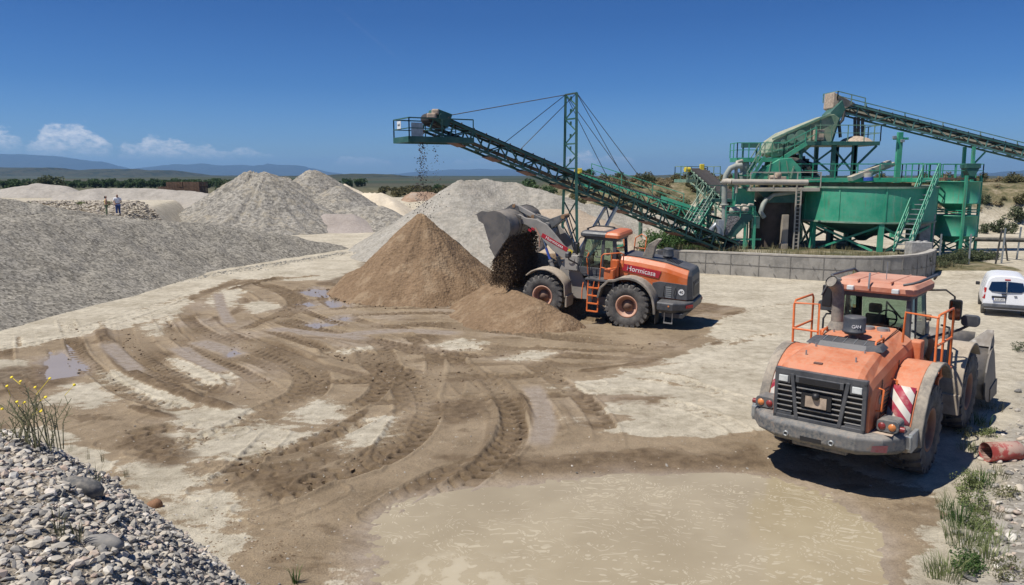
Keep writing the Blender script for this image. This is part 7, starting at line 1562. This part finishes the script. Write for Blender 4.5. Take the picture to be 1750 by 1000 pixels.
# orchard and trees beyond the yard
tr = make_bush('orchard_tree', 'round dark orchard tree in the rows beyond the gravel ridges', 'tree', 'orchard trees beyond the yard', LM['dark'], 800, 20, 1.9, .26, 601, .95, .12, 1.75)
r_ = np.random.default_rng(5); ss = []
for row, Y in enumerate((205,216,228,242)):
    for x in np.arange(-150, -46, 3.0 if row < 3 else 5.0): ss.append((x+r_.normal(0,.3)+row*1.3, Y+r_.normal(0,.4), gz(x,Y)-.3, r_.uniform(.5,.85)))
scatter(tr, ss)
tr = make_bush('broad_tree', 'broad olive green tree standing alone behind the farthest left gravel ridge', 'tree', None, LM['olive'], 1600, 26, 3.0, .3, 602, .6, .2, 2.0); tr.location = (at(83,310,150).x,150,gz(at(83,310,150).x,150)-.3)
for k, (px, Y, s, lab) in enumerate(((20,135,1.0,'rounded green bush at the left edge below the orchard'),(45,150,.8,'pale green bush left of the lone broad tree'),(385,140,.9,'yellowish bush behind the streaked gravel cone'),(747,150,.6,'dark tree just left of the pale gravel plateau'),(905,112,1.1,'round tree right of the pale gravel plateau crest'),(940,118,.8,'dark shrub tree behind the stacker truss'),(1003,130,.8,'small dark tree under the mast cables'))):
    t_ = make_bush('tree', lab, 'tree', None, LM['olive' if k in (1,2) else 'dark'], 800, 18, 1.7, .22, 620+k, .8, .12, 1.7); x = at(px,310,Y).x; t_.location = (x,Y,gz(x,Y)-.2); t_.scale = (s,s,s)
bl = make_bush('bush', 'pale olive bush between the white sand and the pale plateau', 'bush', 'bushes beyond the earth bank', LM['scrub'], 500, 14, 1.2, .16, 511, .7)
r_ = np.random.default_rng(15); ss = []
for _ in range(60):
    Y = r_.uniform(118,175); x = at(r_.uniform(650,790),310,Y).x; ss.append((x,Y,gz(x,Y)-.15,r_.uniform(.5,1.1)))
scatter(bl, ss)
# wooden field crates
def crate():
    b = MB()
    for x in (-.6,.6):
        for y in (-.5,.5): b.bar((x,y,0),(x,y,.75),.09)
    for z in (.14,.34,.54,.72):
        for y in (-.5,.5): b.bx(-.62,.62,y-.02+.03*np.sign(y),y+.02+.03*np.sign(y),z-.08,z+.07)
        for x in (-.6,.6): b.bx(x-.02+.03*np.sign(x),x+.02+.03*np.sign(x),-.5,.5,z-.08,z+.07)
    b.bx(-.6,.6,-.5,.5,.08,.12)
    return b.build('wooden_crate', plain('weathered_crate_wood',(.14,.085,.055),.9,var=.35,sc=3), None)
c0 = crate(); tag(c0, 'brown wooden field crate in the block stacked before the orchard', 'crate', 'stacked field crates'); x0 = at(252,320,118).x; first = True; r_ = np.random.default_rng(8)
for i in range(5):
    for j in range(3):
        for k in range(2 + (1 if i > 0 else 0)):
            if j == 2 and k == 2 and i % 2: continue
            o = c0 if first else dup(c0); first = False; o.location = (x0+.7+i*1.3+r_.normal(0,.03), 122+j*1.15+r_.normal(0,.03), gz(x0+i*1.3,122)+k*.76); o.rotation_euler = (0,0,r_.normal(0,.03))
# red earth cut between the white sand and the plateau
t = NT('red_earth'); n = t.noise(t.pos(), .6, 6, .7); t.p('Base Color', t.ramp(n,[(.3,(.2,.12,.075)),(.55,(.36,.25,.17)),(.7,(.42,.36,.29))])); t.p('Roughness',.95); t.bump(n,.6,.2)
pile('earth_bank', 'reddish earth bank with broken rock between the white sand and pale plateau', [[ap(686,345,112),ap(705,330,112),ap(725,326,113),ap(745,330,113)]], .8, t.m, .25, .3, .3, None, 44, .4, cat='earth bank')
# ---------------------------------------------------------------- hills and mountains
def ridge_land(name, prof, Y, depth, col, seed, amp, z0=0.0, steps=26):
    pts = [(at(px,py,Y).x, at(px,py,Y).z) for px, py in prof]; xs = np.linspace(pts[0][0], pts[-1][0], 260); h = np.interp(xs, [p[0] for p in pts], [p[1] for p in pts]); L = depth
    V = []; ys = np.linspace(-1, 1, steps); X, T = np.meshgrid(xs, ys); H = np.repeat(h[None,:], steps, 0); sc = L*.35
    f = (1 - np.abs(T)**1.25); rg = fbm(X/sc, T*L/sc, 5, seed); Z = z0 + (H-z0)*f*(1 + .55*rg*(1-f*f)) + amp*fbm(X/sc*3, T*L/sc*3, 4, seed+5)*f
    idx = np.arange(X.size).reshape(X.shape); F = np.stack([idx[:-1,:-1],idx[:-1,1:],idx[1:,1:],idx[1:,:-1]],-1).reshape(-1,4)
    t = NT(name); n = t.noise(t.pos((1/sc,1/sc,2/sc)), 5, 7, .65); t.p('Base Color', t.ramp(n, col)); t.p('Roughness', .95); t.p('Specular IOR Level', .05)
    o = npmesh(name, np.stack([X.ravel(),(T*L+Y).ravel(),Z.ravel()],1), F, t.m, True); o['kind'] = 'structure'; return o
mesa = [(.3,(.02,.028,.018)),(.45,(.032,.042,.026)),(.55,(.08,.075,.045)),(.62,(.03,.038,.022)),(.75,(.13,.10,.07))]; mtn = [(.3,(.022,.03,.026)),(.7,(.05,.055,.045))]
ridge_land('hills', [(-120,286),(0,286),(95,287),(102,291),(160,292),(172,289),(235,289),(240,291),(290,291),(310,299),(420,301),(560,303)], 2300, 420, mesa, 801, 4)
ridge_land('hills', [(380,303),(545,300),(590,298),(640,297),(690,300),(705,306),(720,313)], 1500, 260, mesa, 802, 4)
ridge_land('hills', [(650,312),(700,308),(760,310),(800,309),(870,306),(910,301),(940,299),(960,302),(1000,305),(1040,303),(1060,300),(1120,299),(1150,299),(1162,303),(1260,308)], 1700, 260, mesa[:3]+[(.62,(.16,.095,.06)),(.75,(.045,.05,.03))], 803, 4)
ridge_land('mountains', [(-260,268),(-100,262),(0,262),(60,264),(120,269),(155,275),(178,288),(205,296),(240,301)], 9000, 1700, mtn, 811, 50)
ridge_land('mountains', [(215,298),(250,290),(300,281),(350,280),(375,284),(410,281),(440,287),(460,280),(485,283),(520,284),(545,293),(580,299),(640,303)], 10500, 2000, mtn, 812, 60)
ridge_land('mountains', [(600,303),(690,297),(720,293),(780,290),(850,289.5),(890,291),(920,297),(960,302),(1010,305)], 12500, 2200, mtn, 813, 50)
ridge_land('mountains', [(1560,302),(1650,299),(1720,297),(1800,290),(1900,284),(2050,280)], 8000, 1600, mtn, 814, 50)
# ---------------------------------------------------------------- the air
b = MB(); b.bx(-20000,20000,-400,14900,-60,290); hz = b.build('haze', [], None); t = NT('haze_air'); t.t.nodes.remove(t.b); v = t.n('ShaderNodeVolumePrincipled', {'Color': (.36,.63,1.0,1), 'Density': HAZE, 'Anisotropy': .2}); t.t.links.new(v.outputs[0], t.out.inputs['Volume']); hz.data.materials.append(t.m); hz['kind'] = 'stuff'

def split_loose(names):
    for o in list(bpy.data.objects):
        if o.type != 'MESH' or o.name.split('.')[0] not in names or not o.parent: continue
        me = o.data; n = len(me.vertices); par = list(range(n))
        def find(a):
            while par[a] != a: par[a] = par[par[a]]; a = par[a]
            return a
        for p in me.polygons:
            v = p.vertices
            for k in v[1:]: par[find(k)] = find(v[0])
        # caps and plates that share positions belong together
        seen = {}
        for v in me.vertices:
            k = tuple(round(c,4) for c in v.co)
            if k in seen: par[find(v.index)] = find(seen[k])
            else: seen[k] = v.index
        grp = {}
        for p in me.polygons: grp.setdefault(find(p.vertices[0]), []).append(p)
        if len(grp) < 2: continue
        kidz = [c for c in bpy.data.objects if c.parent == o]; first = True
        for ps in grp.values():
            ids = sorted({v for p in ps for v in p.vertices}); mp = {v:i for i,v in enumerate(ids)}; m2 = bpy.data.meshes.new(o.name.split('.')[0]); m2.from_pydata([me.vertices[v].co[:] for v in ids], [], [[mp[v] for v in p.vertices] for p in ps]); m2.polygons.foreach_set('use_smooth', [p.use_smooth for p in ps])
            for m in me.materials: m2.materials.append(m)
            if first: q = o; keep = m2; first = False; continue
            q = o.copy(); q.data = m2; COL.objects.link(q)
        o.data = keep
split_loose({'side_plate','tow_eye','sand_patch','handle','stay_cable','antenna','belt_pan','grab_handle','filler_cap','mud_crust','red_sticker','hinge_rib','hinge_pin','crank_pin','hose','vent_rib','hood_bolt','panel_seam','drive_motor','joints','loose'} - {'joints'})
